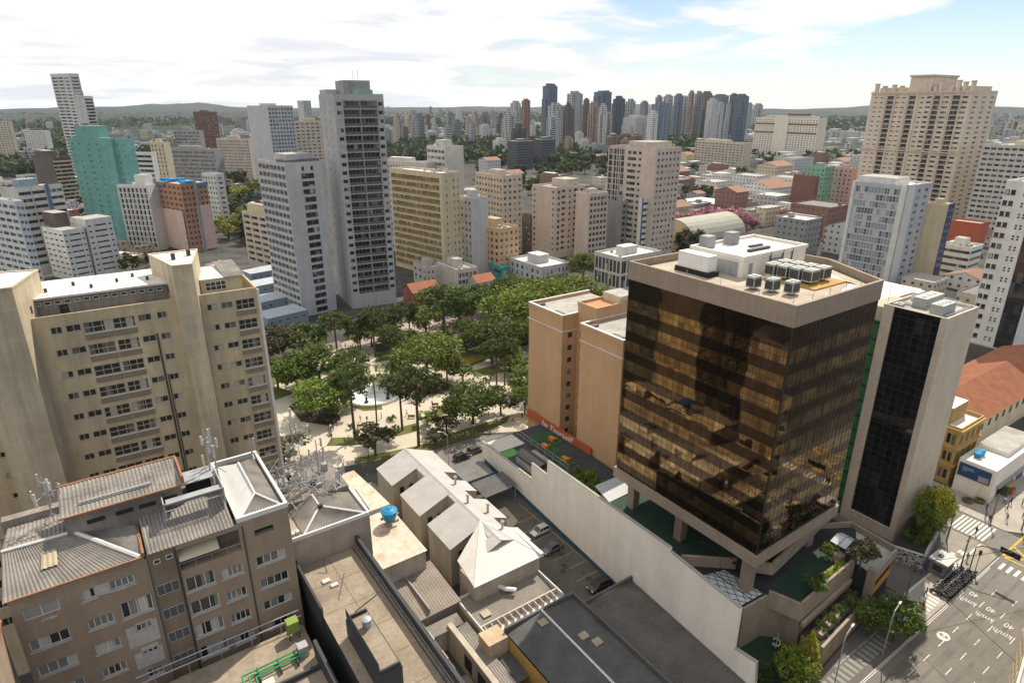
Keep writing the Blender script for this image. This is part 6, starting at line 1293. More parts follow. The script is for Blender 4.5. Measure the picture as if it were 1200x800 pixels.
# ---- podium under the tower: terraces, skylight, planters, parking wing
PODC = mat('podium_concrete', (0.33, 0.27, 0.215), 0.85, 0.12, 0.6, streak=.15, grid=(1.6, None, .03, .4)); GREENF = mat('dark_green_floor', (.018, .045, .028), .8, .25, .5, fine=.1); DKF = mat('dark_terrace_floor', (.035, .035, .038), .85, .2, .5)
t = ft('podium', 'stepped concrete podium with dark green terraces, parapets and planters below the glass tower', 'podium', 80, -28)
m = MB(); m.prism([(79.2, -20.2), (84.2, -20.4), (86.0, -22), (86, 12.5), (77.5, 12.5), (77.0, -12), (79.2, -12.2)], 0, 7.6, 0, 1); m.prism([(86.01, -24.8), (102, -23.9), (110, -19.5), (110, 12.5), (86.01, 12.5)], 0, 7.6, 0, 1); fbuild(m, 'terrace', [PODC, DKF], t)
fbuild(MB().poly([(78.5, -9, 7.62), (92, -9, 7.62), (92, 10, 7.62), (78.5, 10, 7.62)]), 'green_floor', GREENF, t); fbuild(MB().poly([(87.2, -24.2, 7.63), (101, -23.5, 7.63), (101, -19, 7.63), (87.2, -19.4, 7.63)]), 'green_floor', GREENF, t)
def para(p0, p1, z0, z1, th_=.35, name='parapet', ma=PODC):
    a, c = Vector((*p0, 0)), Vector((*p1, 0)); d = (c - a).normalized(); nn = Vector((-d.y, d.x, 0)) * th_
    q = MB(); q.prism([(a.x, a.y), (c.x, c.y), (c.x + nn.x, c.y + nn.y), (a.x + nn.x, a.y + nn.y)], z0, z1, bottom=True); fbuild(q, name, ma, t)
para((85.7, -25.0), (101.3, -24.1), 5.6, 8.9); para((84.2, -20.6), (85.7, -25.0), 5.6, 8.6); para((79.0, -20.3), (84.2, -20.6), 5.4, 7.75)
para((86.8, -19.3), (109.5, -16.2), 9.2, 11.6); para((84.0, -16.0), (86.8, -19.3), 9.2, 11.2)
fbuild(MB().prism([(86.8, -19.2), (109.5, -16.1), (109.5, -8), (84, -8), (84, -15.8)], 9.3, 9.6, bottom=True), 'mezzanine', DKF, t)
q = MB(); [q.tube((87 + i * 1.5, -18.8 + i * .2, 11.6), (87 + i * 1.5, -18.8 + i * .2, 12.4), .03) for i in range(15)]; q.tube((87, -18.8, 12.4), (108, -16, 12.4), .03); fbuild(q, 'railing', FRAME_D, t)
fbuild(MB().prism([(103.5, -16.6), (107, -16.2), (107, -12), (103.5, -12)], 12.4, 14.0, bottom=True), 'white_stair_box', WHITEW, t)
para((78.2, -9.3), (84.5, -14.6), 8.2, 10.0, .4, 'ramp_wall')
# skylight
SKYG = mat('frosted_glass', (.50, .54, .56), .25, .06, .8, spec=.6)
fbuild(MB().poly([(79.4, -12.3, 7.75), (83.5, -13.4, 7.75), (84.0, -20.0, 7.75), (79.1, -19.7, 7.75)]), 'skylight', SKYG, t)
q = MB()
_bl = lambda u, v: ((79.4 + 4.1 * u) * (1 - v) + (79.1 + 4.9 * u) * v, (-12.3 - 1.1 * u) * (1 - v) + (-19.7 - .3 * u) * v, 7.8)
for c_0 in (.25, .5, .75, 1, 1.25, 1.5, 1.75):
    lo, hi = max(0, c_0 - 1), min(1, c_0); q.tube(_bl(lo, c_0 - lo), _bl(hi, c_0 - hi), .045, n=4); lo, hi = max(0, 1 - c_0), min(1, 2 - c_0); q.tube(_bl(lo, lo + c_0 - 1), _bl(hi, hi + c_0 - 1), .045, n=4)
for a, c in (((79.4, -12.3), (83.5, -13.4)), ((83.5, -13.4), (84, -20)), ((84, -20), (79.1, -19.7)), ((79.1, -19.7), (79.4, -12.3)), ((81.5, -12.9), (81.5, -19.8))): q.tube((*a, 7.8), (*c, 7.8), .07, n=4)
fbuild(q, 'skylight_bar', FRAME_D, t)
# lower planter terrace
fbuild(MB().prism([(86.5, -28.3), (100.4, -27.0), (100.4, -24.2), (86.5, -25.2)], 0, 3.0, 0, 1), 'lower_terrace', [PODC, DKF], t); para((85.8, -28.9), (100.6, -27.5), 0, 4.0, .4); para((86, -25.6), (100.6, -24.6), 4.7, 5.5, .5)
for i in range(5): fbuild(MB().box(88 + i * 2.5, -27.4 + i * .2, 3.01, 89.6 + i * 2.5, -25.9 + i * .2, 3.7), 'planter', PODC, t)
# parking wing with ochre bands
fbuild(MB().prism([(101.6, -27.0), (109.6, -26.0), (110, -19.6), (102.2, -24.0)], 0, 7.4, 0, 1), 'parking_wing', [DKF, mat('pale_deck_floor', (.40, .37, .32), .9, .15)], t)
OCH = mat('ochre_band', (.50, .27, .03), .6, .08, .6)
for z0, z1 in ((5.9, 7.1), (3.2, 4.5)): para((101.8, -27.12), (109.7, -26.12), z0, z1, .1, 'ochre_band', OCH)
for z0, z1 in ((7.1, 8.3),): para((101.8, -27.3), (109.9, -26.3), z0, z1, .25, 'steel_parapet', W_GREY)
para((109.9, -26.3), (110.4, -18.5), 6.5, 8.5, .3); para((110.4, -18.5), (104.5, -15.2), 6.5, 8.6, .3)
fbuild(MB().box(101.0, -27.3, 0, 101.8, -26.2, 8.6), 'pier', GRAN, t)
# sunken court beside the wall end
fstruct(MB().poly([(74, -28, .03), (87, -28, .03), (87, -19, .03), (74, -19, .03)]), 'court_floor', GREENF)
t2 = ft('swirl_sculpture', 'small pale twisted sculpture on a pole in the dark court', 'sculpture', 84, -23.2); q = MB(); q.tube((0, 0, 0), (0, 0, 3.2), .06); pts = [(.5 * math.cos(i * .8), .5 * math.sin(i * .8), .4 + .12 * i) for i in range(12)]; q.path(pts, .09); q.build('sculpture', PALE_SHEET, t2)
fbuild(MB().box(99.3, -22.7, 7.64, 100.9, -21.4, 8.9).box(95, -23.3, 7.64, 99, -22.5, 8.0, 0), 'hedge_box', PODC, t)
car('white car parked on the upper deck of the ochre-banded parking wing', (106.2, -23.6, 7.42), .6, carpaint('white_paint', (.62, .62, .6)), 4.0)
t3 = ft('white_pergola', 'small white folded glass roof over the terrace stair', 'pergola', 102.5, -21.4, 7.6)
q = MB(); q.poly([(-1.8, -1.2, 2.2), (0, -1.2, 2.9), (0, 1.4, 2.9), (-1.8, 1.4, 2.2)]); q.poly([(1.8, -1.2, 2.2), (0, -1.2, 2.9), (0, 1.4, 2.9), (1.8, 1.4, 2.2)]); q.build('glass_roof', SKYG, t3)
q = MB(); [q.tube((x, y, 0), (x, y, 2.2), .06) for x in (-1.8, 1.8) for y in (-1.2, 1.4)]; [q.tube((s * 1.8, y, 2.2), (0, y, 2.9), .05) for s in (-1, 1) for y in (-1.2, 0, 1.4)]; q.build('frame', FRAME_D, t3)

# ---- pale stone tower with the black glass strip
STONE = mat('pale_stone_cladding', (0.60, 0.515, 0.41), 0.8, 0.10, 0.5, streak=.10, grid=(1.5, 1.05, .035, .35), dirt=((.36, .29, .22), .35))
b = fb('stone_tower', 'pale stone-clad tower with one black glass strip and green panels at its side', 'office tower', 123.0, -20.6, 11.4, 10.0)
m = MB(); Zc = 43.0; b.wall(m, 'L', 0, Zc, [(1.0, 8.3, 2.5, Zc - .15, .3)], .3); b.plain(m, 'RAB', 0, Zc); m.build('wall', STONE, b.root); b.roof(Zc, None, STONE, .5, .3)
BG = glass('black_strip_glass', (.007, .0075, .008), (.014, .015, .016), (.03, .03, .03), .3, .06, 1.2, 3.0, .05, .45)
MB().poly([(.28, 1, 2.5), (.28, 8.3, 2.5), (.28, 8.3, Zc - .15), (.28, 1, Zc - .15)]).build('black_glass', BG, b.root)
for i in range(7): y = 1.0 + 7.3 * i / 6; MB().box(.24, min(max(y - .02, 1.003), 8.24), 2.5, .275, min(max(y + .02, 1.06), 8.3), Zc - .2).build('mullion', FRAME_D, b.root)
for k in range(28): z = 3 + k * 1.42; MB().box(.24, 1.01, z, .272, 8.29, z + .05).build('transom', FRAME_D, b.root)
MB().box(.5, 10.01, 0, 1.2, 12.4, Zc - 3.5).build('green_panel_wall', mat('green_panel', (.035, .15, .055), .6, .1, .5, grid=(9, 3.0, .5, .8)), b.root); MB().box(1.21, 10.01, 0, 10, 13.2, Zc - 1).build('rear_core', STONE, b.root)
for x, y, w_, d, h in ((1.8, 1.6, 4.6, 2.0, 2.3), (4.2, 5.2, 6.4, 2.2, 2.2), (1.6, 8.0, 1.5, 1.3, 1.0)):
    o = MB().box(x, y, Zc - .48, x + w_, y + d, Zc - 1 + h).build('chiller', mat('chiller_grey', (.3, .3, .3)), b.root)
    for i in range(3): MB().lathe((x + w_ / 2 + (i - 1) * .28 * (w_ if w_ > d else 0), y + d / 2 + (i - 1) * .28 * (d if d > w_ else 0), Zc - 1 + h + .003), [(.4, 0), (.4, .1), (.34, .1)], 12).build('fan_cowl', GREY_METAL, o)
MB().box(8.2, 8.4, Zc - .48, 10.8, 9.4, Zc + .9).build('white_box', WHITE_METAL, b.root)
m = MB(); [m.tube((4 + i * .3, 1.0, Zc - .35), (4 + i * .3, 9, Zc - .35), .09) for i in range(4)]; [m.tube((2, 1 + i * .25, Zc - .2), (11, 1 + i * .25, Zc - .2), .07) for i in range(2)]; m.build('roof_pipe', GREY_METAL, b.root)
m = MB(); [m.tube((x, y, Zc), (x, y, Zc + 2.8), .035) for x, y in ((.3, .3), (.3, 9.6), (11, .3), (6, .3), (9, 9.6))]; m.build('lightning_rod', GREY_METAL, b.root)
b2_ = fb('stone_annex', 'low set-back roof of the stone tower behind the glass tower corner', 'building', 126, -8.0, 20, 14)
m = MB(); m.box(0, 1.3, 0, 20, 14, 41.0, 0, False); m.m[-1] = 1; m.build('wall', [STONE, PALE_ROOF], b2_.root); MB().box(2, 4, 41, 6, 10, 43.2).build('roof_box', W_LGREY, b2_.root)

# ---- corner planting bed with painted mural wall
t = ft('mural_planter', 'triangular raised planting bed walled with a black and white mural beside the stone tower', 'planter', 120.5, -22.4)
MUR = bpy.data.materials.new('painted_mural'); MUR.use_nodes = True; nt_ = MUR.node_tree; q_ = nt_.nodes['Principled BSDF']; tc_ = N('ShaderNodeTexCoord', nt_); vo = N('ShaderNodeTexNoise', nt_); setin(vo, Scale=1.1, Detail=2.0, Distortion=2.5); nt_.links.new(tc_.outputs['Object'], vo.inputs['Vector'])
rr = N('ShaderNodeValToRGB', nt_); rr.color_ramp.interpolation = 'CONSTANT'; e = rr.color_ramp.elements; e[0].color = (.02, .02, .03, 1); e[1].position = .46; e[1].color = (.62, .62, .62, 1); x = e.new(.56); x.color = (.05, .05, .09, 1); x = e.new(.60); x.color = (.55, .55, .56, 1); nt_.links.new(vo.outputs[0], rr.inputs[0]); nt_.links.new(rr.outputs[0], q_.inputs['Base Color'])
fbuild(MB().prism([(117.6, -22.6), (119.4, -27.3), (133.4, -24.2), (134.0, -21.6)], 0, 3.0, 0, 1), 'mural_wall', [MUR, mat('dark_soil', (.03, .025, .02))], t)
for a, c in (((117.6, -22.6), (119.4, -27.3)), ((119.4, -27.3), (133.4, -24.2))): 
    d = (Vector((*c, 0)) - Vector((*a, 0))).normalized(); nn = Vector((-d.y, d.x, 0)); q = MB(); q.prism([(a[0] - nn.x * .1, a[1] - nn.y * .1), (c[0] - nn.x * .1, c[1] - nn.y * .1), (c[0] + nn.x * .3, c[1] + nn.y * .3), (a[0] + nn.x * .3, a[1] + nn.y * .3)], 3.005, 3.12); fbuild(q, 'coping', CAPM, t)

# ---- streets at the right
ROAD = mat('road_asphalt', (0.175, 0.162, 0.142), 0.92, 0.16, 0.12, dirt=((0.115, 0.107, 0.095), 0.75), fine=.1, spec=.25)
PAVE = mat('portuguese_pavement', (0.36, 0.325, 0.28), 0.9, 0.16, 0.3, dirt=((0.2, 0.18, 0.16), 0.55), fine=.12)
PAVED = mat('grey_pavement', (0.125, 0.115, 0.105), 0.9, 0.16, 0.3, dirt=((0.11, 0.1, 0.09), 0.5), fine=.12)  # grey darkened so the colour itself carries the deep street shade
MARK = mat('road_paint', (0.62, 0.605, 0.57), 0.85, 0.2, 2.5, dirt=((0.22, 0.21, 0.19), 0.75), fine=.2); YEL = mat('yellow_road_paint', (.58, .36, .03), .8, .15, 1.5)
fstruct(MB().poly([(20, -46.5, .02), (320, -46.5, .02), (320, -33.4, .02), (20, -33.4, .02)]), 'main_road', ROAD)
fstruct(MB().poly([(136.4, -33.39, .021), (143.8, -33.39, .021), (143.8, 160, .021), (136.4, 160, .021)]), 'side_road', ROAD)
fstruct(MB().prism([(40, -33.4), (134.2, -33.4), (136.4, -31.0), (136.4, -7), (110.5, -7), (110.5, -27.5), (100.7, -27.7), (85.5, -29.2), (40, -29.2)], 0, .14, 0, 0), 'pavement', PAVED)
fstruct(MB().prism([(143.8, -31), (146, -33.4), (300, -33.4), (300, -20), (151, -18.5), (151, 30), (143.8, 30)], 0, .14, 0, 0), 'corner_plaza', PAVE)
pp = MB()
pp.poly([(104.5, -33.2, .15), (124.5, -33.2, .15), (124.5, -28.3, .15), (111.5, -28.3, .15), (104.5, -30.6, .15)]); fstruct(pp, 'pale_paving', PAVE)
pp = MB(); pp.poly([(124.6, -33.1, .152), (134.0, -33.1, .152), (136.0, -30.8, .152), (136.0, -25.0, .152), (124.6, -28.1, .152)]); fstruct(pp, 'brownish_paving', mat('brownish_paving', (.27, .24, .2), .9, .2, .4, fine=.12))
kb = MB(); kb.box(40, -33.55, 0, 134.2, -33.4, .15).box(146, -33.55, 0, 300, -33.4, .15); fstruct(kb, 'kerb', CAPM)
pv = MB(); r = random.Random(3)
for i in range(11): x = 105.2 + i * 1.0; pv.poly([(x, -32.6, .156), (x + .55, -32.6, .156), (x + .55, -30.2 - .15 * (i % 3), .156), (x, -30.2 - .15 * (i % 3), .156)])
for i in range(8): x = 117.5 + i * .9; pv.poly([(x, -32.9, .156), (x + .5, -32.9, .156), (x + .5, -31.2, .156), (x, -31.2, .156)])
for x0, y0, x1, y1 in ((112, -28.7, 124, -28.4), (124.8, -30.2, 135.6, -29.9), (126, -26.4, 126.4, -33), (129.6, -29.8, 130.9, -28.6), (128.2, -28.8, 128.9, -28.0), (124.8, -28.3, 125.1, -33)): pv.poly([(x0, y0, .156), (x1, y0, .156), (x1, y1, .156), (x0, y1, .156)])
fstruct(pv, 'paving_pattern', mat('white_stone_inlay', (.60, .57, .52), .9, .12, 1))
pv = MB()
for i in range(14): x = 84 + i * 1.1; pv.poly([(x, -32.4, .15), (x + .6, -32.4, .15), (x + .6, -30.4, .15), (x, -30.4, .15)])
for i in range(6): pv.poly([(88 + i * 3, -30.2, .15), (90.6 + i * 3, -30.2, .15), (90.6 + i * 3, -29.9, .15), (88 + i * 3, -29.9, .15)])
fstruct(pv, 'paving_pattern', mat('grey_stone_inlay', (.24, .235, .22), .9, .12, 1))
mk = MB()
for i in range(9): y = -24.2 - i * .66; mk.poly([(137.0, y, .03), (143.2, y, .03), (143.2, y - .36, .03), (137.0, y - .36, .03)])
for i in range(11): y = -34.4 - i * 1.12; mk.poly([(130.9, y, .03), (133.3, y, .03), (133.3, y - .5, .03), (130.9, y - .5, .03)])
for yl in (-36.5, -39.4, -42.3):
    for i in range(30): x = 62 + i * 4.7; 
    for i in range(13): x = 72 + i * 4.6; mk.poly([(x, yl, .03), (x + 2.0, yl, .03), (x + 2.0, yl - .12, .03), (x, yl - .12, .03)]) if x < 126 else None
mk.poly([(40, -33.72, .03), (130, -33.72, .03), (130, -33.62, .03), (40, -33.62, .03)])
fstruct(mk, 'road_markings', MARK)
mk = MB()
for a, c in (((135.2, -33.6), (135.2, -46)), ((135.2, -33.6), (145, -33.6)), ((145, -33.6), (145, -46)), ((135.2, -33.6), (145, -46)), ((135.2, -46), (145, -33.6)), ((135.2, -39.8), (140, -33.6)), ((140, -46), (145, -39.8))):
    d = (Vector((*c, 0)) - Vector((*a, 0))).normalized(); nn = Vector((-d.y, d.x, 0)) * .16; mk.poly([(a[0] + nn.x, a[1] + nn.y, .032), (c[0] + nn.x, c[1] + nn.y, .032), (c[0] - nn.x, c[1] - nn.y, .032), (a[0] - nn.x, a[1] - nn.y, .032)])
fstruct(mk, 'yellow_box', YEL)
tr = link('speed_markings', None, None, FW(0, 0, 0), R(FA)); tr['kind'] = 'structure'
for i, (x, y) in enumerate(((118.6, -34.9), (117.0, -37.9), (115.4, -40.9))):
    for s, dx in (('40', 1.9), ('km/h', -.6)):
        o = text(s, 1.55, tr, (x + dx, y, .034), (0, 0, math.pi / 2), MARK, 'road_lettering', ext=0); o.scale = (.8, 1.1, 1)
cx_, cy_2 = 106.9, -36.1; cm = MB(); cm.poly([(cx_ + 1.0 * math.cos(6.283 * i / 24), cy_2 + .85 * math.sin(6.283 * i / 24), .033) for i in range(24)]); fstruct(cm, 'cycle_symbol', MARK)
cm = MB(); [cm.poly([(cx_ + dx + .26 * math.cos(6.283 * i / 12), cy_2 + dy + .26 * math.sin(6.283 * i / 12), .037) for i in range(12)]) for dx, dy in ((.1, .36), (.1, -.36))]; cm.poly([(cx_ - .4, cy_2 - .3, .037), (cx_ - .3, cy_2 - .3, .037), (cx_ - .3, cy_2 + .4, .037), (cx_ - .4, cy_2 + .4, .037)]); fstruct(cm, 'cycle_symbol_wheels', ROAD)

# ---- kiosk, signals, lamps, people, motorcycles
t = ft('kiosk', 'grey metal street kiosk with pale roof on the corner pavement', 'kiosk', 121.6, -29.2, .15)
MB().box(-1.6, -1.2, 0, 1.6, 1.2, 2.6).build('body', mat('kiosk_metal', (.22, .2, .18), .6, .15, 1, grid=(1.1, 1.3, .05, .6)), t); MB().box(-1.9, -1.5, 2.6, 1.9, 1.5, 2.95).build('roof', PALE_SHEET, t); MB().box(-.5, .1, 2.951, .4, .7, 3.2).build('roof_vent', FRAME_D, t); MB().box(-1.63, -.7, .9, -1.605, .7, 2.0).build('hatch', FRAME_D, t); MB().box(-.7, -1.23, .2, .7, -1.205, 2.1).build('poster_panel', mat('blue_poster', (.12, .18, .3), .5, .3, 2.0), t)
t = ft('traffic_signal', 'black traffic signal on a bent mast arm reaching over the main road', 'traffic signal', 125.4, -32.1, .15)
MB().path([(0, 0, 0), (0, 0, 5.2), (.4, -.6, 5.7), (2.2, -4.2, 5.9)], .09, 8).build('mast_arm', FRAME_D, t)
q = MB(); q.obox((2.4, -4.0, 5.0), (.12, 2.9, 1.0), -.05); q.build('backboard', BLACK, t)
for i in range(3): MB().tube((2.32, -4.9 + i * .9, 5.5), (2.2, -4.9 + i * .9, 5.5), .22, n=12).build('lamp_hood', FRAME_D, t)
t = ft('traffic_signal', 'small post signal beside the motorcycles', 'traffic signal', 126.6, -32.6, .15); MB().tube((0, 0, 0), (0, 0, 3.4), .06).build('post', FRAME_D, t); MB().box(-.18, -.18, 3.4, .18, .18, 4.3).build('signal_head', BLACK, t)
def lamp(x, y, h, arm, label, frame=True, dbl=False):
    t = ft('street_lamp', label, 'street lamp', x, y, .14); MB().path([(0, 0, 0), (0, 0, h * .86), (arm * .25, arm * .05, h * .96), (arm, arm * .15, h)], .08, 7).build('pole', GREY_METAL, t); MB().obox((arm, arm * .15, h - .1), (.75, .28, .16), .15).build('lamp_head', FLASH, t); return t
lamp(86.0, -31.2, 8.0, 2.4, 'curved steel street lamp nearest the yellow-green conifer'); lamp(95.5, -32.8, 8.0, 2.6, 'curved steel street lamp beside the dark street tree')
def upole(x, y, h, label, n=1):
    t = ft('utility_pole', label, 'utility pole', x, y, .14); MB().tube((0, 0, 0), (0, 0, h), .14, .09, n=8).build('pole', mat('weathered_pole', (.16, .14, .12), .9, .2), t); MB().box(-.9, -.06, h - .9, .9, .06, h - .75).build('crossarm', FRAME_D, t); return t
upole(107.8, -29.8, 9, 'dark utility pole at the shadow edge left of the kiosk'); upole(131.5, -26.1, 7.5, 'slim pole at the mural planter corner'); upole(144.2, -28.4, 6.5, 'pole on the plaza edge at the far end of the zebra crossing'); upole(146.5, -32.6, 6, 'pole on the plaza by the right picture edge'); upole(124.8, -31.0, 7.2, 'thin pole standing behind the kiosk'); upole(139.6, -22.6, 6, 'pole beyond the upper end of the zebra crossing')
t = ft('overhead_cables', 'black overhead cables sagging across the main road', 'cables', 107.8, -29.8, 0); q = MB()
for a, c, s in (((0, 0, 9), (40, -16, 9), 1.0), ((0, 0, 8.6), (-14, -30, 9), 1.2), ((-.9, 0, 8.4), (36, 4, 7.2), .8), ((23.7, 3.7, 7.4), (36.4, 1.4, 6.4), .3), ((36.4, 1.4, 6.4), (52, -6, 7), .4)):
    pts = [Vector(a).lerp(Vector(c), i / 10) - Vector((0, 0, s * 4 * (i / 10) * (1 - i / 10))) for i in range(11)]; q.path(pts, .035, 4)
q.build('cable', BLACK, t)
# motorcycles in a double row
def motorcycle():
    t = ft('motorcycle', 'motorcycle parked in the tight row on the pavement beside the main road', 'motorcycle', 0, 0, 0, 'motorcycles parked in the tight kerbside row')
    for x in (-.62, .62): w_ = MB().tube((x, -.06, .3), (x, .06, .3), .3, n=12).build('wheel', TYRE, t); MB().tube((x, -.065, .3), (x, .065, .3), .12, n=8).build('rim', GREY_METAL, w_)
    MB().tube((.62, 0, .3), (.36, 0, 1.0), .05).tube((.36, -.34, 1.05), (.36, .34, 1.05), .03).build('fork', GREY_METAL, t); MB().box(-.25, -.13, .3, .25, .13, .62).build('engine', FRAME_D, t)
    MB().lathe((.12, 0, .62), [(.10, 0), (.19, .1), (.16, .24), (.05, .28)], 10).build('fuel_tank', mat('tank_paint', (.02, .02, .02), .4, objcol=True), t).color = (.03, .03, .035, 1); MB().box(-.66, -.13, .68, .0, .13, .80).build('seat', BLACK, t); MB().tube((.45, 0, .92), (.55, 0, .92), .1).build('headlight', LAMPW, t); MB().box(-.95, -.18, .75, -.62, .18, 1.08).build('top_box', BLACK, t)
    return t
mc = motorcycle(); n_ = 0; r = random.Random(5)
for i in range(16):
    for j in range(2):
        o = mc if n_ == 0 else copy_tree(mc); n_ += 1
        for ch in o.children:
            if ch.name.startswith('fuel_tank'): ch.color = r.choice([(.02, .02, .022, 1), (.02, .02, .022, 1), (.03, .035, .06, 1), (.16, .02, .02, 1), (.12, .12, .12, 1)])
        x, y = 115.4 + i * .64 + r.uniform(-.08, .08), -32.4 + j * 1.15 + r.uniform(-.1, .1); o.location = FW(x, y, .15); o.rotation_euler = (0, 0, R(FA) + math.pi / 2 + r.uniform(-.15, .15))
# people
SKIN = mat('skin', (.35, .22, .15), .6, .05)
PM = {}
def person(label, loc, rz, top, legs, stride=.3, bag=None, h=1.7, group=None, hair=(.03, .02, .015)):
    """one continuous skinned body; clothing and hair are shells round it"""
    s = h / 1.7
    key = round(stride, 2)
    if key not in PM:
        J = [(0, 0, .95), (0, 0, 1.2), (0, 0, 1.42), (0, 0, 1.5), (0.01, 0, 1.6), (.02, 0, 1.68), (0, .17, 1.40), (-.06 * (stride > 0), .22, 1.14), (.10 * (stride > 0), .22, .90), (0, -.17, 1.40), (.06 * (stride > 0), -.22, 1.14), (.16 * (stride > 0), -.22, .93), (0, .09, .90), (stride * .5 + .04, .10, .48), (stride * .6, .10, .07), (stride * .6 + .16, .10, .04), (0, -.09, .90), (-stride * .3 + .04, -.10, .48), (-stride * .8, -.10, .09), (-stride * .8 + .15, -.10, .04)]
        E = [(0, 1), (1, 2), (2, 3), (3, 4), (4, 5), (2, 6), (6, 7), (7, 8), (2, 9), (9, 10), (10, 11), (0, 12), (12, 13), (13, 14), (14, 15), (0, 16), (16, 17), (17, 18), (18, 19)]
        Rr = [.13, .12, .14, .055, .095, .085, .065, .045, .035, .065, .045, .035, .095, .062, .042, .04, .095, .062, .042, .04]
        me = bpy.data.meshes.new('person_base'); me.from_pydata(J, E, []); o = bpy.data.objects.new('tmp_person', me); COL.objects.link(o)
        bb_ = bmesh.new(); bb_.from_mesh(me); bb_.verts.layers.skin.verify(); bb_.to_mesh(me); bb_.free()
        md = o.modifiers.new('s', 'SKIN')
        for i, q in enumerate(Rr): me.skin_vertices[0].data[i].radius = (q, q * (1.15 if i in (1, 2) else 1)); me.skin_vertices[0].data[i].use_root = i == 0
        o.modifiers.new('u', 'SUBSURF').levels = 1
        dg = bpy.context.evaluated_depsgraph_get(); bm_ = bpy.data.meshes.new_from_object(o.evaluated_get(dg)); bpy.data.objects.remove(o); PM[key] = bm_
    base = PM[key]; me = base.copy(); me.name = 'person'; me.materials.clear()
    for q in (SKIN, top, legs, mat('dark_shoe', (.03, .03, .03), .7)): me.materials.append(q)
    for p in me.polygons:
        c = p.center; p.use_smooth = True
        p.material_index = 3 if c.z < .10 else 2 if c.z < .96 and abs(c.y) < .17 else 1 if c.z < 1.45 and not (abs(c.y) > .17 and c.z < 1.12) else 0
    o = link('person', me, None, loc, rz); o.scale = (s, s, s); tag(o, label, 'person', group)
    hm = MB(); hm.lathe((-.01, 0, 1.60), [(.10, -.02), (.112, .06), (.09, .13), (.03, .165)], 10); hm.build('hair', mat('hair_%.2f' % hair[0], hair, .8), o)
    if bag: MB().box(-.26, -.14, 1.0, -.15, .14, 1.36).build('backpack', bag, o)
    return o
CT = lambda n, c: mat(n, c, .85, .12, 2.0)
BLK = CT('black_cloth', (.02, .02, .022)); WHC = CT('white_cloth', (.6, .6, .58)); DEN = CT('denim_cloth', (.05, .08, .15)); RED = CT('red_cloth', (.4, .03, .03)); GRC = CT('grey_cloth', (.2, .2, .2)); BLC = CT('blue_cloth', (.05, .12, .3)); KHK = CT('khaki_cloth', (.3, .25, .16))
person('person in black crossing the zebra crossing', FW(138.2, -28.2, .03), R(FA) + 2.6, BLK, BLK, .35)
person('person in grey top and dark jeans waiting left at the end of the zebra crossing', FW(145.0, -27.2, .15), R(FA) + 3.0, GRC, DEN, .1)
person('person in black with backpack beside the grey-topped one at the zebra end', FW(144.2, -28.1, .15), R(FA) + 3.0, BLK, DEN, .1, BLK)
person('person in white top on the plaza near the white shop', FW(153.6, -27.3, .15), R(FA) + 1.0, WHC, DEN, .3)
person('person in black walking on the plaza beside the white-topped one', FW(154.2, -28.1, .15), R(FA) + 1.1, BLK, BLK, .3)
person('person in blue walking left of the kiosk', FW(117.8, -27.9, .15), R(FA) + .4, BLC, DEN, .35)
person('person in dark clothes walking beside the mural wall', FW(116.6, -27.2, .15), R(FA) + .4, BLK, GRC, .3)
person('person in red beside the parked red motorbike at the right edge', FW(151.3, -31.2, .15), R(FA) + 1.6, RED, BLK, .1)
# round planters on the plaza
STEELP = mat('rust_brown_planter', (.16, .10, .05), .8, .2, 1); 
for k, (x, y, nm) in enumerate(((148.4, -22.8, 'leftmost of three low round brown planters on the plaza'), (150.2, -24.2, 'nearest of three low round brown planters on the plaza'), (152.6, -22.5, 'farthest of three low round brown planters on the plaza'))):
    t = ft('round_planter', nm, 'planter', x, y, .15, 'round planters on the corner plaza'); MB().lathe((0, 0, 0), [(.85, 0), (1.05, .5), (1.0, .55), (.9, .5)], 16).build('bowl', STEELP, t); q = MB(); r = random.Random(k)
    for i in range(120): a, d = r.uniform(0, 6.28), r.uniform(0, .8); q.poly([(d * math.cos(a) + r.uniform(-.15, .15), d * math.sin(a) + r.uniform(-.15, .15), .5 + r.uniform(0, .45)) for _ in range(3)])
    q.build('plants', mat('dry_leaf', (.10, .11, .03), .8, .3, 2), t)
t = ft('newsstand', 'small dark stall with red goods on the plaza before the billboard', 'stall', 158.3, -25.2, .15); MB().box(-1.6, -1.3, 0, 1.6, 1.3, 2.4).build('body', mat('stall_green', (.06, .09, .05), .7, .2), t); MB().box(-1.9, -1.7, 2.4, 1.9, 1.7, 2.6).build('roof', mat('stall_roof', (.28, .2, .1), .8), t); MB().box(-.4, -1.75, .3, 1.4, -1.31, 1.2).build('goods', mat('red_goods', (.4, .08, .03), .7, .4, 4), t)
car('white car half under the planter tree at the side road', (137.6, -20.4, .03), math.pi / 2 + .1, carpaint('white_paint', (0, 0, 0)), 4.3)
car('white van-like car below the planter tree waiting at the zebra crossing', (138.4, -14.6, .03), math.pi / 2, carpaint('white_paint', (0, 0, 0)), 4.4, 1.8, 1.7)
car('black car driving on the main road at the right edge of the picture', (150.0, -36.2, .03), math.pi, carpaint('black_paint', (0, 0, 0)), 4.3, name='moving_car')
car('red car at the far right edge beyond the plaza poles', (160, -35.4, .03), math.pi, carpaint('red_car_paint', (.3, .02, .02)), 4.1)

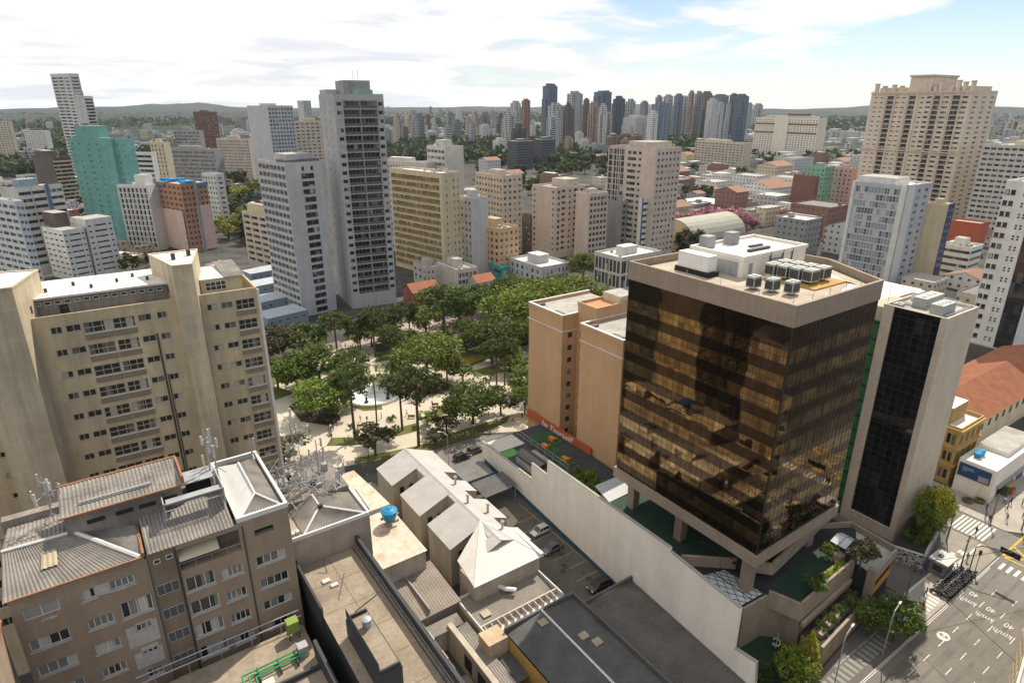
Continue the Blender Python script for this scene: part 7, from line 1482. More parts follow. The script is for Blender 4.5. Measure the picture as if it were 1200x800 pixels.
# ---- old yellow corner building, white shop with billboard, red tiled range
HIST = mat('old_yellow_stucco', (0.46, 0.315, 0.12), 0.88, 0.1, 0.4, streak=.15, dirt=((.25, .17, .07), .4))
b = fb('old_yellow_building', 'ornate old yellow corner building with arched windows and stone cornice', 'building', 151.8, -17.6, 10.6, 12)
m = MB(); m.balm = HIST
for f, n in (('L', 4), ('R', 4)):
    W = b.width(f); hs = []
    for k in range(3):
        for i in range(n):
            a = W * (i + .5) / n - .55
            for da in (-.35, .6): hs.append((a + da, a + da + .75, 1.2 + 4.0 * k, 3.4 + 4.0 * k, .25)); b.place('window', win_mesh(.75, 2.2, 1, 2, .25, FRAME_D, GLASS_D), f, a + da, a + da + .75, 1.2 + 4.0 * k)
    b.wall(m, f, 0, 13.2, hs, .25)
b.plain(m, 'AB', 0, 13.2); m.build('wall', HIST, b.root); b.roof(13.2, PALE_ROOF, HIST, .8)
for z in (4.4, 8.4, 12.4): MB().box(-.45, -.45, z, b.wx, -.004, z + .4).box(-.45, -.004, z, -.004, 12, z + .4).build('cornice', HIST, b.root)
b.block('roof_room', 2, 3, 12.4, 9, 11, 16, HIST, PALE_ROOF)
b = fb('white_shop', 'white low shop with blue billboard and blue roof water tanks', 'shop', 151.2, -25.3, 22, 6.6)
m = MB(); m.box(0, 0, 0, 22, 6.6, 7.4, 0, False); m.m[-1] = 1; m.build('wall', [WHITEW, PALE_ROOF], b.root); b.block('upper_storey', 8, 1, 7.41, 21.5, 6.4, 8.3, WHITEW, CONC)
MB().box(-.25, .6, 3.8, -.004, 6.3, 6.6).build('billboard', mat('blue_billboard', (.015, .06, .16), .5, .25, .5), b.root); m = MB(); [m.box(-.27, 5.6 - w_ , z, -.252, 5.6, z + .2) for w_, z in ((1.9, 5.8), (2.2, 5.45), (.9, 5.1))]; m.build('lettering_lines', mat('faded_lettering', (.22, .30, .36), .6, .3, 6), b.root); MB().box(-.28, .8, 4.0, -.26, 2.6, 5.2).build('billboard_picture', mat('poster_photo', (.36, .28, .30), .6, .4, 3), b.root)
MB().box(2, -.6, 2.9, 20, -.004, 3.2).build('shop_canopy', mat('grey_canopy', (.25, .26, .27), .6), b.root)
for k in range(3): MB().box(3 + 5 * k, -.03, .3, 7 + 5 * k, -.004, 2.7).build('shop_window', GLASS_D, b.root)
for i, x in enumerate((3.0, 4.6)): MB().lathe((x, 4.6, 7.42), [(.6, 0), (.75, .9), (.8, 1.0), (.3, 1.25)], 14).build('water_tank', BLUE, b.root)
RTILE = mat('red_roof_tiles', (0.285, 0.115, 0.06), 0.9, 0.2, 0.5, dirt=((.2, .07, .04), .5), fine=.18)
b = fb('red_tiled_range', 'long low range with a broad red tiled gable roof at the right edge', 'building', 172, -14.5, 60, 17)
m = MB(); m.box(.3, .3, 0, 60, 16.7, 7.6, 0, False); m.build('wall', W_CREAM, b.root); m = MB(); m.corr((-.3, -.3, 7.6), (60, -.3, 7.6), (60, 8.5, 11.2), (-.3, 8.5, 11.2), .5, .05); m.corr((60, 17.3, 7.6), (-.3, 17.3, 7.6), (-.3, 8.5, 11.2), (60, 8.5, 11.2), .5, .05); m.build('tiled_roof', RTILE, b.root); m = MB(); m.poly([(-.1, 0, 7.6), (-.1, 17, 7.6), (-.1, 8.5, 11.0)]); m.build('gable', W_CREAM, b.root)
for i in range(14): MB().box(2 + 4 * i, -.05 + .3, 4.6, 3.2 + 4 * i, .296, 6.4).build('window', GLASS_D, b.root)
# pale building across the main road whose edge cuts the corner of the picture
b = Bld('corner_roof_building', 'pale building whose roof edge cuts the bottom right picture corner', 'building', FW(62.5, -73.6, 0), FA + 11.0, 66, 20)
m = MB(); 
b.facade(m, 'B', 0, 20, 5, 3.4, 1.5, even(66, 24, .6), gm=GLASS); b.plain(m, 'RLA', 0, 20); m.build('wall', W_CREAM, b.root); b.roof(20, CONC, W_OFF, .5)

pt_ = MB(); r = random.Random(14)
for i in range(16):
    x, y = r.uniform(62, 150), r.choice([-35.2, -37.9, -40.8, -43.6]) + r.uniform(-.7, .7); w_, h = r.uniform(1.2, 5), r.uniform(.35, .8); pt_.poly([(x - w_, y - h, .0235 + .0002 * i), (x + w_, y - h * r.uniform(.8, 1), .0235 + .0002 * i), (x + w_ * r.uniform(.9, 1), y + h, .0235 + .0002 * i), (x - w_, y + h * r.uniform(.8, 1), .0235 + .0002 * i)])
for i in range(4): y = -35.0 - 2.9 * i; pt_.poly([(40, y - .25, .0232), (300, y - .25, .0232), (300, y + .25, .0232), (40, y + .25, .0232)])
fstruct(pt_, 'road_repairs', mat('asphalt_patch', (.150, .139, .123), .93, .25, .4, fine=.15))
pt_ = MB()
for i in range(22):
    x, y = r.uniform(63, 74), r.uniform(-2, 40); w_ = r.uniform(.2, .7); n = 12; pt_.poly([(x + w_ * math.cos(6.283 * k / n) * r.uniform(.7, 1.1), y + w_ * math.sin(6.283 * k / n) * r.uniform(.7, 1.1), .0215 + .0002 * i) for k in range(n)])
fstruct(pt_, 'oil_stains', mat('oil_stain', (.05, .046, .04), .8, .25, 1.0))
for i, (x, y, a, c, lab) in enumerate(((148.0, -26.2, BLC, DEN, 'in blue top on the plaza left of the pole pair'), (151.0, -28.6, RED, BLK, 'in red top walking on the plaza centre'), (156.0, -29.5, WHC, BLK, 'in white top near the dark stall'), (147.2, -29.9, KHK, DEN, 'in khaki top at the plaza corner'), (126.5, -27.2, WHC, DEN, 'in white top beside the mural right end'), (128.4, -30.6, GRC, BLK, 'in grey top behind the traffic signal'), (113.4, -30.6, BLK, DEN, 'in black top on the striped pavement'), (109.6, -31.8, RED, DEN, 'in red top on the striped pavement left part'))):
    person('person ' + lab, FW(x, y, .15), R(FA) + i * 1.3, a, c, .3)
# ------------------------------------------------------------------ vegetation prototypes
def leafmat(name, c1, c2, c3=None):
    m = bpy.data.materials.new(name); m.use_nodes = True; t = m.node_tree; q = t.nodes['Principled BSDF']; l = t.links.new
    geo = N('ShaderNodeNewGeometry', t); oi = N('ShaderNodeObjectInfo', t); tc = N('ShaderNodeTexCoord', t)
    no = N('ShaderNodeTexNoise', t); setin(no, Scale=.55, Detail=3.0); l(tc.outputs['Object'], no.inputs['Vector'])
    f = M2('ADD', M2('MULTIPLY', geo.outputs['Random Per Island'], .55, t), M2('MULTIPLY', no.outputs[0], .5, t), t)
    r = N('ShaderNodeValToRGB', t); l(f, r.inputs[0]); e = r.color_ramp.elements; e[0].position = .2; e[0].color = (*c1, 1); e[1].position = .85; e[1].color = (*c2, 1)
    if c3: x = e.new(.95); x.color = (*c3, 1)
    hs = N('ShaderNodeHueSaturation', t); l(r.outputs[0], hs.inputs['Color']); mr = N('ShaderNodeMapRange', t); l(oi.outputs['Random'], mr.inputs[0]); mr.inputs[3].default_value = .75; mr.inputs[4].default_value = 1.25; l(mr.outputs[0], hs.inputs['Value'])
    mr2 = N('ShaderNodeMapRange', t); l(oi.outputs['Random'], mr2.inputs[0]); mr2.inputs[3].default_value = .485; mr2.inputs[4].default_value = .51; l(mr2.outputs[0], hs.inputs['Hue'])
    l(hs.outputs[0], q.inputs['Base Color']); q.inputs['Roughness'].default_value = .6; q.inputs['Specular IOR Level'].default_value = .25
    tr = N('ShaderNodeBsdfTranslucent', t); l(hs.outputs[0], tr.inputs[0]); mx = N('ShaderNodeMixShader', t); mx.inputs[0].default_value = .28; l(q.outputs[0], mx.inputs[1]); l(tr.outputs[0], mx.inputs[2]); l(mx.outputs[0], t.nodes['Material Output'].inputs[0])
    return m
LF_DARK = leafmat('dark_leaf', (.040, .072, .011), (.135, .178, .030)); LF_MID = leafmat('mid_leaf', (.072, .112, .014), (.19, .235, .035)); LF_LIGHT = leafmat('light_leaf', (.085, .125, .014), (.205, .24, .032)); LF_YEL = leafmat('yellow_leaf', (.13, .14, .02), (.30, .27, .06), (.42, .38, .16)); LF_PINE = leafmat('pine_leaf', (.030, .055, .010), (.102, .134, .027)); LF_PINK = leafmat('pink_blossom', (.28, .10, .13), (.55, .29, .34), (.14, .16, .05)); LF_OLIVE = leafmat('olive_leaf', (.05, .05, .02), (.12, .11, .05)); LF_LIME = leafmat('lime_leaf', (.14, .16, .01), (.36, .34, .03))
BARK = mat('bark', (.10, .075, .05), .95, .25, 1.5)
def leaf(mb, c, s, r):
    a, b_, t = r.uniform(0, 6.28), r.uniform(-1, 1), math.sqrt(max(0, 1 - 0)); n = Vector((math.cos(a) * math.sqrt(1 - b_ * b_), math.sin(a) * math.sqrt(1 - b_ * b_), abs(b_) * .8 + .25)).normalized(); u = n.orthogonal().normalized(); v = n.cross(u); t = r.uniform(0, 6.28); u, v = u * math.cos(t) + v * math.sin(t), v * math.cos(t) - u * math.sin(t)
    u *= s; v *= s * r.uniform(.5, .9); k = len(mb.v); mb.v += [tuple(c - u), tuple(c + v * .8), tuple(c + u), tuple(c - v * .8)]; mb.f.append((k, k + 1, k + 2, k + 3)); mb.m.append(0)
def crown_broad(seed, h=9.0, rx=4.2, n=44, per=62, ls=.30, base=.32):
    r = random.Random(seed); m = MB(); cz = h * (1 + base) / 2; rz = h * (1 - base) / 2
    lob = [(r.uniform(0, 6.28), r.uniform(-.3, 1), r.uniform(.75, 1.15)) for _ in range(7)]
    for i in range(n):
        z = r.uniform(-.85, 1); a = r.uniform(0, 6.28); q = math.sqrt(max(0, 1 - z * z)); d = Vector((q * math.cos(a), q * math.sin(a), z)); f = r.uniform(.55, 1.0)
        k = 1.0
        for la, lz, ls_ in lob:
            w_ = max(0, d.dot(Vector((math.cos(la) * math.sqrt(max(0, 1 - lz * lz)), math.sin(la) * math.sqrt(max(0, 1 - lz * lz)), lz)))); k *= 1 + (ls_ - 1) * w_ ** 4
        c = Vector((d.x * rx * f * k, d.y * rx * f * k, cz + d.z * rz * f * k)); cr = rx * r.uniform(.20, .36)
        for j in range(per):
            o = Vector((r.gauss(0, 1), r.gauss(0, 1), r.gauss(0, .75))); o = o.normalized() * cr * r.uniform(.5, 1.05); leaf(m, c + o, ls * r.uniform(.7, 1.3), r)
    return m
def trunk_broad(seed, h=9.0, r0=.26, base=.32, n=5, spread=2.2):
    r = random.Random(seed); m = MB(); hb = h * base * 1.1; m.tube((0, 0, 0), (r.uniform(-.2, .2), r.uniform(-.2, .2), hb), r0, r0 * .7, 7)
    for i in range(n):
        a = 6.28 * i / n + r.uniform(-.4, .4); p = Vector((0, 0, hb * r.uniform(.8, 1))); e = Vector((spread * math.cos(a), spread * math.sin(a), h * r.uniform(.55, .8))); mid = (p + e) / 2 + Vector((0, 0, .5)); m.tube(p, mid, r0 * .55, r0 * .38, 6).tube(mid, e, r0 * .38, r0 * .15, 5)
    return m
def crown_pine(seed, h=16.0, rr=4.0, ls=.32):
    r = random.Random(seed); m = MB()
    for lay, (z, rad, n) in enumerate(((h * .98, rr * .45, 6), (h * .93, rr * .85, 10), (h * .86, rr, 12), (h * .78, rr * .92, 9), (h * .70, rr * .6, 4))):
        for i in range(n):
            a = 6.28 * i / n + r.uniform(-.3, .3) + lay; d = rad * r.uniform(.55, 1.08); c = Vector((d * math.cos(a), d * math.sin(a), z + r.uniform(-.5, .6) + .12 * d))
            for j in range(62): o = Vector((r.gauss(0, 1), r.gauss(0, 1), r.gauss(0, .7))).normalized() * r.uniform(.35, 1.15); leaf(m, c + o, ls * r.uniform(.6, 1.2), r)
    return m
def trunk_pine(seed, h=16.0, rr=4.0, r0=.30):
    r = random.Random(seed); m = MB(); m.tube((0, 0, 0), (.1, .05, h * .55), r0, r0 * .75, 8).tube((.1, .05, h * .55), (0, 0, h * .97), r0 * .75, r0 * .4, 7)
    for z, rad, n in ((h * .93, rr * .85, 8), (h * .86, rr, 10), (h * .76, rr * .9, 8)):
        for i in range(n): a = 6.28 * i / n + r.uniform(-.3, .3); m.tube((0, 0, z - 1.2), (rad * .8 * math.cos(a), rad * .8 * math.sin(a), z), .09, .05, 4)
    return m
def crown_palm(seed, h=12.0):
    r = random.Random(seed); m = MB()
    for i in range(26):
        a = 6.28 * i / 26 + r.uniform(-.1, .1); L_ = r.uniform(2.2, 3.0); up = r.uniform(-.2, 1.2)
        for k in range(9):
            t = k / 9; p = Vector((L_ * t * math.cos(a), L_ * t * math.sin(a), h + up * t * 2 - 2.6 * t * t)); s = Vector((-math.sin(a), math.cos(a), 0))
            for sg in (-1, 1): e = p + s * sg * .55 * (1 - t * .6) + Vector((math.cos(a) * .3, math.sin(a) * .3, -.25)); q = p + Vector((math.cos(a), math.sin(a), 0)) * .28; m.poly([p, q, e])
    return m
PROTO = {}
def proto(kind):
    if kind not in PROTO:
        k, v = kind.rsplit('_', 1); v = int(v)
        if k == 'broad': PROTO[kind] = (trunk_broad(v, 9, .28), crown_broad(v, 9, 4.3), 9)
        elif k == 'wide': PROTO[kind] = (trunk_broad(v, 9, .3, .38, 6, 3.6), crown_broad(v, 9, 6.0, 62, 64, .32, .40), 9)
        elif k == 'small': PROTO[kind] = (trunk_broad(v, 5.5, .12, .4, 4, 1.1), crown_broad(v, 5.5, 1.9, 20, 46, .22, .38), 5.5)
        elif k == 'pine': PROTO[kind] = (trunk_pine(v), crown_pine(v), 16)
        elif k == 'palm': PROTO[kind] = (MB().tube((0, 0, 0), (.1, 0, 6), .2, .16, 8).tube((.1, 0, 6), (0, 0, 12), .16, .15, 8), crown_palm(v), 12)
        elif k == 'far': PROTO[kind] = (trunk_broad(v, 9, .3, .3, 3, 2), crown_broad(v, 9, 4.4, 22, 26, .62, .16), 9)
        elif k == 'cone': PROTO[kind] = (MB().tube((0, 0, 0), (0, 0, 6), .14, .05, 6), cone_crown(v), 7)
        elif k == 'bush': PROTO[kind] = (MB().tube((0, 0, 0), (0, 0, .6), .08, .04, 5), crown_broad(v, 1.6, 1.1, 12, 40, .13, .05), 1.6)
        tr, cr, h = PROTO[kind]; PROTO[kind] = (tr.mesh('trunk', BARK), cr, h, {})
    return PROTO[kind]
def cone_crown(seed):
    r = random.Random(seed); m = MB()
    for i in range(1300):
        t = r.random() ** .8; z = .7 + 6.3 * t; rad = 1.75 * (1 - t) ** .8 * r.uniform(.6, 1.1) + .08 * math.sin(t * 40); a = r.uniform(0, 6.28); leaf(m, Vector((rad * math.cos(a), rad * math.sin(a), z)), .17 * r.uniform(.7, 1.3), r)
    return m
def tree(kind, lm, label, p, h, wid=1.0, group=None, name='tree', rz=None):
    tm, cr, ph, cache = proto(kind)
    if lm.name not in cache: q = MB(); q.v, q.f, q.m = cr.v, cr.f, cr.m; cache[lm.name] = q.mesh('crown', lm)
    t = thing(name, label, name.replace('_', ' ') if name != 'palm_tree' else 'palm', tuple(p), rng.uniform(0, 6.28) if rz is None else rz, group); s = h / ph; t.scale = (s * wid, s * wid, s)
    link('trunk', tm, t); link('crown', cache[lm.name], t); return t

# ------------------------------------------------------------------ the park square
SAND = mat('pale_path', (0.47, 0.42, 0.335), 0.95, 0.10, 0.15, dirt=((0.34, 0.29, 0.22), 0.5), fine=.08); GRASS = mat('park_lawn', (0.105, 0.115, 0.032), 0.95, 0.3, 0.3, dirt=((0.16, 0.125, 0.06), 0.5), fine=.25); SOIL = mat('planted_bed', (.055, .040, .030), .95, .35, .6, fine=.3); PINKP = mat('pinkish_paving', (.34, .27, .245), .9, .12, .3, dirt=((.22, .17, .15), .4), fine=.1)
def c6(*pts): return [(300 + x / 2.856, 280 + y / 2.856) for x, y in pts]
def sheet(px, z, name, m, kind='structure'): q = MB(); q.poly([P(a, b, z) for a, b in px]); return q.build(name, m, kind=kind)
sheet(c6((-30, 560), (60, 470), (205, 395), (480, 330), (700, 285), (1250, 250), (1250, 640), (930, 640), (760, 650), (560, 705), (300, 760), (40, 800)), .03, 'park_path', SAND)
sheet(c6((150, 395), (270, 352), (480, 285), (640, 258), (900, 205), (1250, 160), (1250, 225), (900, 262), (640, 300), (480, 322), (205, 392)), .035, 'pedestrian_street', PINKP)
sheet(c6((-40, 470), (60, 440), (200, 395), (290, 360), (280, 340), (100, 385), (-40, 420)), .04, 'street', ROAD)
sheet(c6((430, 790), (575, 712), (640, 690), (760, 655), (930, 655), (1000, 680), (1000, 760), (760, 770), (640, 800)), .036, 'street', ROAD)
for nm, pts in (('lawn', ((292, 502), (330, 480), (352, 540), (420, 556), (424, 570), (360, 575), (310, 558))), ('lawn', ((235, 692), (252, 664), (345, 662), (440, 640), (540, 614), (548, 640), (440, 668), (330, 690))), ('lawn', ((330, 752), (330, 732), (440, 712), (545, 690), (600, 665), (850, 590), (840, 612), (760, 648), (580, 705), (440, 740))), ('lawn', ((720, 442), (850, 408), (912, 396), (925, 420), (790, 455), (730, 462))), ('lawn', ((140, 440), (60, 490), (130, 515), (60, 540), (-10, 540), (-10, 470))), ('lawn', ((400, 380), (470, 362), (480, 400), (400, 412))), ('lawn', ((560, 600), (640, 540), (690, 520), (650, 560), (600, 620))), ('lawn', ((840, 480), (930, 455), (940, 500), (860, 510))), ('lawn', ((640, 380), (700, 360), (900, 330), (930, 350), (760, 385), (690, 402)))):
    sheet(c6(*pts), .055, nm, GRASS)
sheet(c6((684, 408), (750, 388), (768, 402), (700, 428)), .4, 'hedge_top', leafmat('golden_hedge', (.16, .15, .02), (.28, .24, .04)))
hd = [P(a, b, .4) for a, b in c6((684, 408), (750, 388), (768, 402), (700, 428))]; hm = MB(); hm.prism([(p.x, p.y) for p in hd], .05, .85); o = hm.build('golden_hedge', leafmat('golden_hedge_leaf', (.14, .15, .02), (.30, .24, .04))); tag(o, 'clipped golden hedge block in the park right of the yellow tree', 'hedge')
bpy.data.objects.remove(bpy.data.objects['hedge_top'])
for pts in (((110, 560), (150, 530), (260, 560), (285, 600), (250, 625), (150, 610)), ((480, 480), (600, 470), (670, 490), (640, 520), (540, 515)), ((670, 345), (800, 330), (800, 355), (680, 365)), ((385, 352), (480, 340), (500, 362), (400, 380))): sheet(c6(*pts), .06, 'planting_bed', SOIL)
# round fountain with white basin
fp_ = P(436.5, 461); t = thing('fountain', 'big round white fountain basin with bright water, dark statues in the park', 'fountain', tuple(fp_)); rf_ = 8.2
m = MB(); m.lathe((0, 0, 0), [(rf_ + .5, 0), (rf_ + .5, .65), (rf_ + .35, .75), (rf_, .75), (rf_, .35)], 40); m.f.pop(); m.m.pop(); m.build('basin_rim', WHITEW, t)
MB().lathe((0, 0, 0), [(rf_, .45), (.1, .46)], 40).build('water', mat('white_water', (.74, .76, .77), .25, .08, .4, spec=.6), t)
for i in range(7):
    a = 6.28 * i / 7 + .2; MB().lathe((6.6 * math.cos(a), 6.6 * math.sin(a), .4), [(.5, 0), (.55, .4), (.25, .7), (.34, 1.3), (.16, 1.7), (.2, 2.0), (.02, 2.2)], 10).build('statue', mat('dark_bronze', (.04, .04, .035), .5, .2), t)
MB().lathe((0, 0, .4), [(1.3, 0), (1.3, .6), (.5, .9), (.4, 2.2), (1.1, 2.5), (.2, 2.6)], 16).build('pedestal', WHITEW, t)
# park trees: base pixel in the photo, height, kind
def pt(x, y, z=0): return P(300 + x / 2.856, 280 + y / 2.856, z)
PARK = [
 ('pine_1', LF_PINE, 'tall bare-trunked araucaria left of the fountain with its foot on the front lawn', (332, 670), 17, 1.0), ('pine_2', LF_PINE, 'tall araucaria right of the fountain nearest the grey roofs', (545, 693), 17.5, 1.05), ('pine_3', LF_PINE, 'araucaria just right of the fountain behind the nearest one', (490, 640), 13.5, 1.1), ('palm_1', LF_MID, 'slim palm before the white fountain', (405, 625), 12, .9),
 ('pine_2', LF_PINE, 'araucaria in front of the pale slab tower', (275, 405), 14, 1.15), ('pine_1', LF_PINE, 'dark araucaria in front of the tall grey tower', (400, 395), 14.5, 1.15), ('pine_3', LF_PINE, 'broad-topped araucaria in the middle of the park before the red villa', (630, 350), 18, 1.55), ('pine_1', LF_PINE, 'left of two thin pines on the right lawn near the tan block', (806, 492), 12.5, 1.0), ('pine_2', LF_PINE, 'right of two thin pines on the right lawn near the tan block', (832, 490), 13, 1.0),
 ('pine_3', LF_PINE, 'first pine right of the grey tower foot by the pedestrian street', (470, 352), 12, 1.2), ('pine_1', LF_PINE, 'second pine right of the grey tower foot by the pedestrian street', (515, 330), 11.5, 1.1), ('pine_2', LF_PINE, 'dark pine behind the broad-topped park araucaria', (690, 305), 12, 1.3), ('pine_1', LF_PINE, 'dark pine at the park rear left of the bright green canopy', (770, 300), 13, 1.3),
 ('broad_1', LF_DARK, 'dense dark tree at the left end of the park', (140, 520), 9.5, 1.1), ('broad_2', LF_DARK, 'taller dark tree behind the left park trees', (215, 500), 11.5, 1.15), ('broad_3', LF_MID, 'bright green tree at the left bed of the park', (215, 600), 9, 1.15), ('small_1', LF_MID, 'small slim tree right of the bright left park tree', (272, 606), 6, 1.2),
 ('wide_1', LF_MID, 'large pale green tree crown right behind the fountain', (575, 470), 11, 1.0), ('broad_2', LF_YEL, 'yellow-green blooming tree right of the large crown behind the fountain', (640, 470), 7.5, .9), ('broad_3', LF_DARK, 'dark green tree left of the large crown behind the fountain', (500, 395), 8, 1.1), ('small_2', LF_DARK, 'low dark round tree right of the fountain crowns', (690, 480), 5, 1.8), ('broad_1', LF_DARK, 'dark tree directly behind the fountain araucarias', (470, 505), 7, 1.1),
 ('wide_2', LF_DARK, 'big dark spreading tree at the front right of the park', (725, 620), 9.0, .95), ('small_1', LF_OLIVE, 'thin olive tree left of the big spreading front tree', (640, 652), 6.0, 1.5), ('small_3', LF_OLIVE, 'olive tree right of the big spreading front tree', (820, 590), 6.5, 1.5), ('small_2', LF_OLIVE, 'sparse tree at the park front before the antennas', (400, 725), 7, 1.4), ('small_1', LF_MID, 'round bush-like tree at the front path left of the spreading tree', (575, 625), 3.2, 1.9),
 ('wide_3', LF_LIGHT, 'bright green spreading tree at the park rear, left of its pair', (860, 310), 12.5, 1.1), ('wide_1', LF_LIGHT, 'bright green spreading tree at the park rear, right of its pair', (960, 300), 13, 1.15), ('wide_2', LF_LIGHT, 'bright green canopy showing above the tan block roof', (1060, 270), 13, 1.15), ('broad_2', LF_DARK, 'dark tree right of the thin pines beside the tan block', (905, 520), 7, 1.2), ('broad_1', LF_DARK, 'dark tree touching the tan block below the right lawn', (900, 585), 6.5, 1.0),
 ('wide_3', LF_DARK, 'dark spreading tree below the bright rear canopy', (800, 385), 9, 1.05), ('broad_3', LF_DARK, 'dark tree between the pines at the rear right lawn', (880, 370), 9, 1.2), ('broad_1', LF_DARK, 'dark tree in the rear middle of the park behind the yellow hedge', (700, 370), 8.5, 1.2), ('broad_2', LF_MID, 'mid green tree under the broad-topped park araucaria', (570, 320), 9, 1.2), ('broad_3', LF_MID, 'mid green tree right under the broad-topped park araucaria', (680, 285), 9.5, 1.3), ('wide_1', LF_DARK, 'dark tree row end before the pale old building', (880, 240), 11, 1.0), ('broad_1', LF_DARK, 'dark tree in front of the pale gridded office', (760, 250), 10, 1.2),
 ('broad_2', LF_DARK, 'dark tree left of the pale slab tower foot beside the cream slab', (160, 395), 10, 1.3), ('wide_2', LF_OLIVE, 'olive brown tree behind the right end of the cream slab', (60, 420), 10, 1.0), ('small_3', LF_MID, 'first small street tree on the pedestrian street', (350, 368), 7, 1.5), ('small_2', LF_MID, 'second small street tree on the pedestrian street', (385, 360), 7.5, 1.5), ('small_1', LF_MID, 'third small street tree on the pedestrian street', (440, 350), 8, 1.6), ('small_2', LF_OLIVE, 'bushy shrub tree at the right foot of the cream slab', (95, 745), 5.5, 2.0), ('small_3', LF_OLIVE, 'sandy shrub at the front fence by the grey roofs', (600, 690), 3.6, 1.6), ('small_1', LF_DARK, 'dark shrub tree left of the tan block foot', (860, 440), 4.5, 1.4), ('broad_3', LF_DARK, 'dark round tree between white office and park edge', (640, 240), 8, 1.2)]
for k, lm, lab, b0, h, wd in PARK: tree(k, lm, lab, pt(*b0), h * (1.06 if 'pine' in k or 'palm' in k else 1.16), wd * (1.08 if 'pine' in k else 1.17), 'park trees', 'palm_tree' if 'palm' in k else 'pine_tree' if 'pine' in k else 'tree')

EX = [('wide_1', LF_MID, 'green tree in the right rear park before the tan block top', (985, 365), 11), ('wide_3', LF_LIGHT, 'bright tree filling the rear right corner of the park', (1040, 330), 12), ('broad_1', LF_MID, 'tree in the rear right park left of the bright corner tree', (930, 335), 10.5), ('broad_2', LF_DARK, 'dark tree left of the fountain at the back', (330, 450), 8), ('broad_1', LF_MID, 'tree at the far left corner beside the street', (75, 500), 9.5), ('pine_2', LF_PINE, 'araucaria between slab tower front pine and grey tower front pine', (345, 400), 12), ('pine_2', LF_PINE, 'pine before the teal shop', (820, 245), 12.5), ('broad_2', LF_DARK, 'tree before the pale old building left end', (930, 220), 11), ('wide_3', LF_DARK, 'tree before the pale old building right end', (1010, 215), 11), ('broad_3', LF_MID, 'tree in the middle right lawn before the thin pines', (850, 440), 7.5), ('broad_1', LF_DARK, 'tree between the yellow hedge and the thin pines', (790, 420), 7.5), ('small_2', LF_MID, 'small tree on the rear right path', (890, 470), 6.5), ('broad_2', LF_DARK, 'dark tree just left of the fountain rim', (300, 560), 7.5), ('pine_3', LF_PINE, 'pine behind the fountain left of the large pale crown', (455, 450), 14)]
for k, lm, lab, b0, h in EX: tree(k, lm, lab, pt(*b0), h, 1.25, 'park trees', 'pine_tree' if 'pine' in k else 'tree')
tree('broad_2', LF_MID, 'dark leafy tree before the low roofs behind the dark-glass rooftop', P(683, 330), 14, 1.2)
# park shrubs and benches, lamps, strollers
r = random.Random(12); SH = [(455, 607), (316, 634), (450, 605), (640, 500), (665, 360), (610, 470), (470, 640), (600, 640), (790, 470), (770, 480), (850, 460), (250, 590), (180, 585), (220, 615), (740, 385), (690, 500)]
for i, (x, y) in enumerate(sorted(SH)): tree('bush_%d' % (1 + i % 3), (LF_DARK, LF_OLIVE, LF_MID)[i % 3], 'small clipped park shrub, number %s from the left by the paths' % ('one two three four five six seven eight nine ten eleven twelve thirteen fourteen fifteen sixteen'.split()[i]), pt(x, y), r.uniform(1.3, 2.2), 1.1, 'small shrubs in the park', 'shrub')
bench0 = None
for i, (x, y) in enumerate(((520, 600), (350, 632), (380, 628), (600, 560), (250, 655), (640, 520))):
    if bench0 is None:
        t = thing('park_bench', 'wooden park bench on the pale path', 'bench', tuple(pt(x, y, .03)), 0, 'park benches'); MB().box(-.9, -.25, .42, .9, .25, .48).build('seat', mat('bench_timber', (.2, .12, .06), .8), t); MB().box(-.9, .25, .5, .9, .3, .9).build('backrest', mat('bench_timber', (0, 0, 0)), t)
        for s in (-.75, .75): MB().box(s - .04, -.22, 0, s + .04, .28, .42).build('leg', FRAME_D, t)
        bench0 = t
    else:
        t = copy_tree(bench0); t.location = pt(x, y, .03); t.rotation_euler = (0, 0, r.uniform(0, 3))
for i, (x, y, nm) in enumerate(((378, 735, 'globe park lamp at the front lawn left of the olive tree'), (255, 680, 'globe park lamp near the antennas'), (645, 765, 'tall curved lamp at the front road by the grey roofs'), (720, 560, 'park lamp below the spreading front tree'), (440, 520, 'park lamp beside the fountain rim'))):
    t = thing('park_lamp', nm, 'park lamp', tuple(pt(x, y, .03))); hh = 8 if i == 2 else 4.2; MB().tube((0, 0, 0), (0, 0, hh), .09, .06).build('post', GREY_METAL if i == 2 else FRAME_D, t)
    if i == 2: MB().path([(0, 0, hh), (-.8, .4, hh + .5), (-1.6, .7, hh + .5)], .06).box(-2.2, .6, hh + .42, -1.5, .85, hh + .56).build('lamp_head', FLASH, t)
    else: MB().lathe((0, 0, hh), [(.08, 0), (.26, .2), (.2, .45), (.02, .5)], 10).build('globe', mat('globe_white', (.6, .6, .58), .3), t)
CL_ = [BLK, WHC, DEN, RED, GRC, BLC, KHK]; CN = ['black', 'white', 'denim', 'red', 'grey', 'blue', 'khaki']; r = random.Random(21)
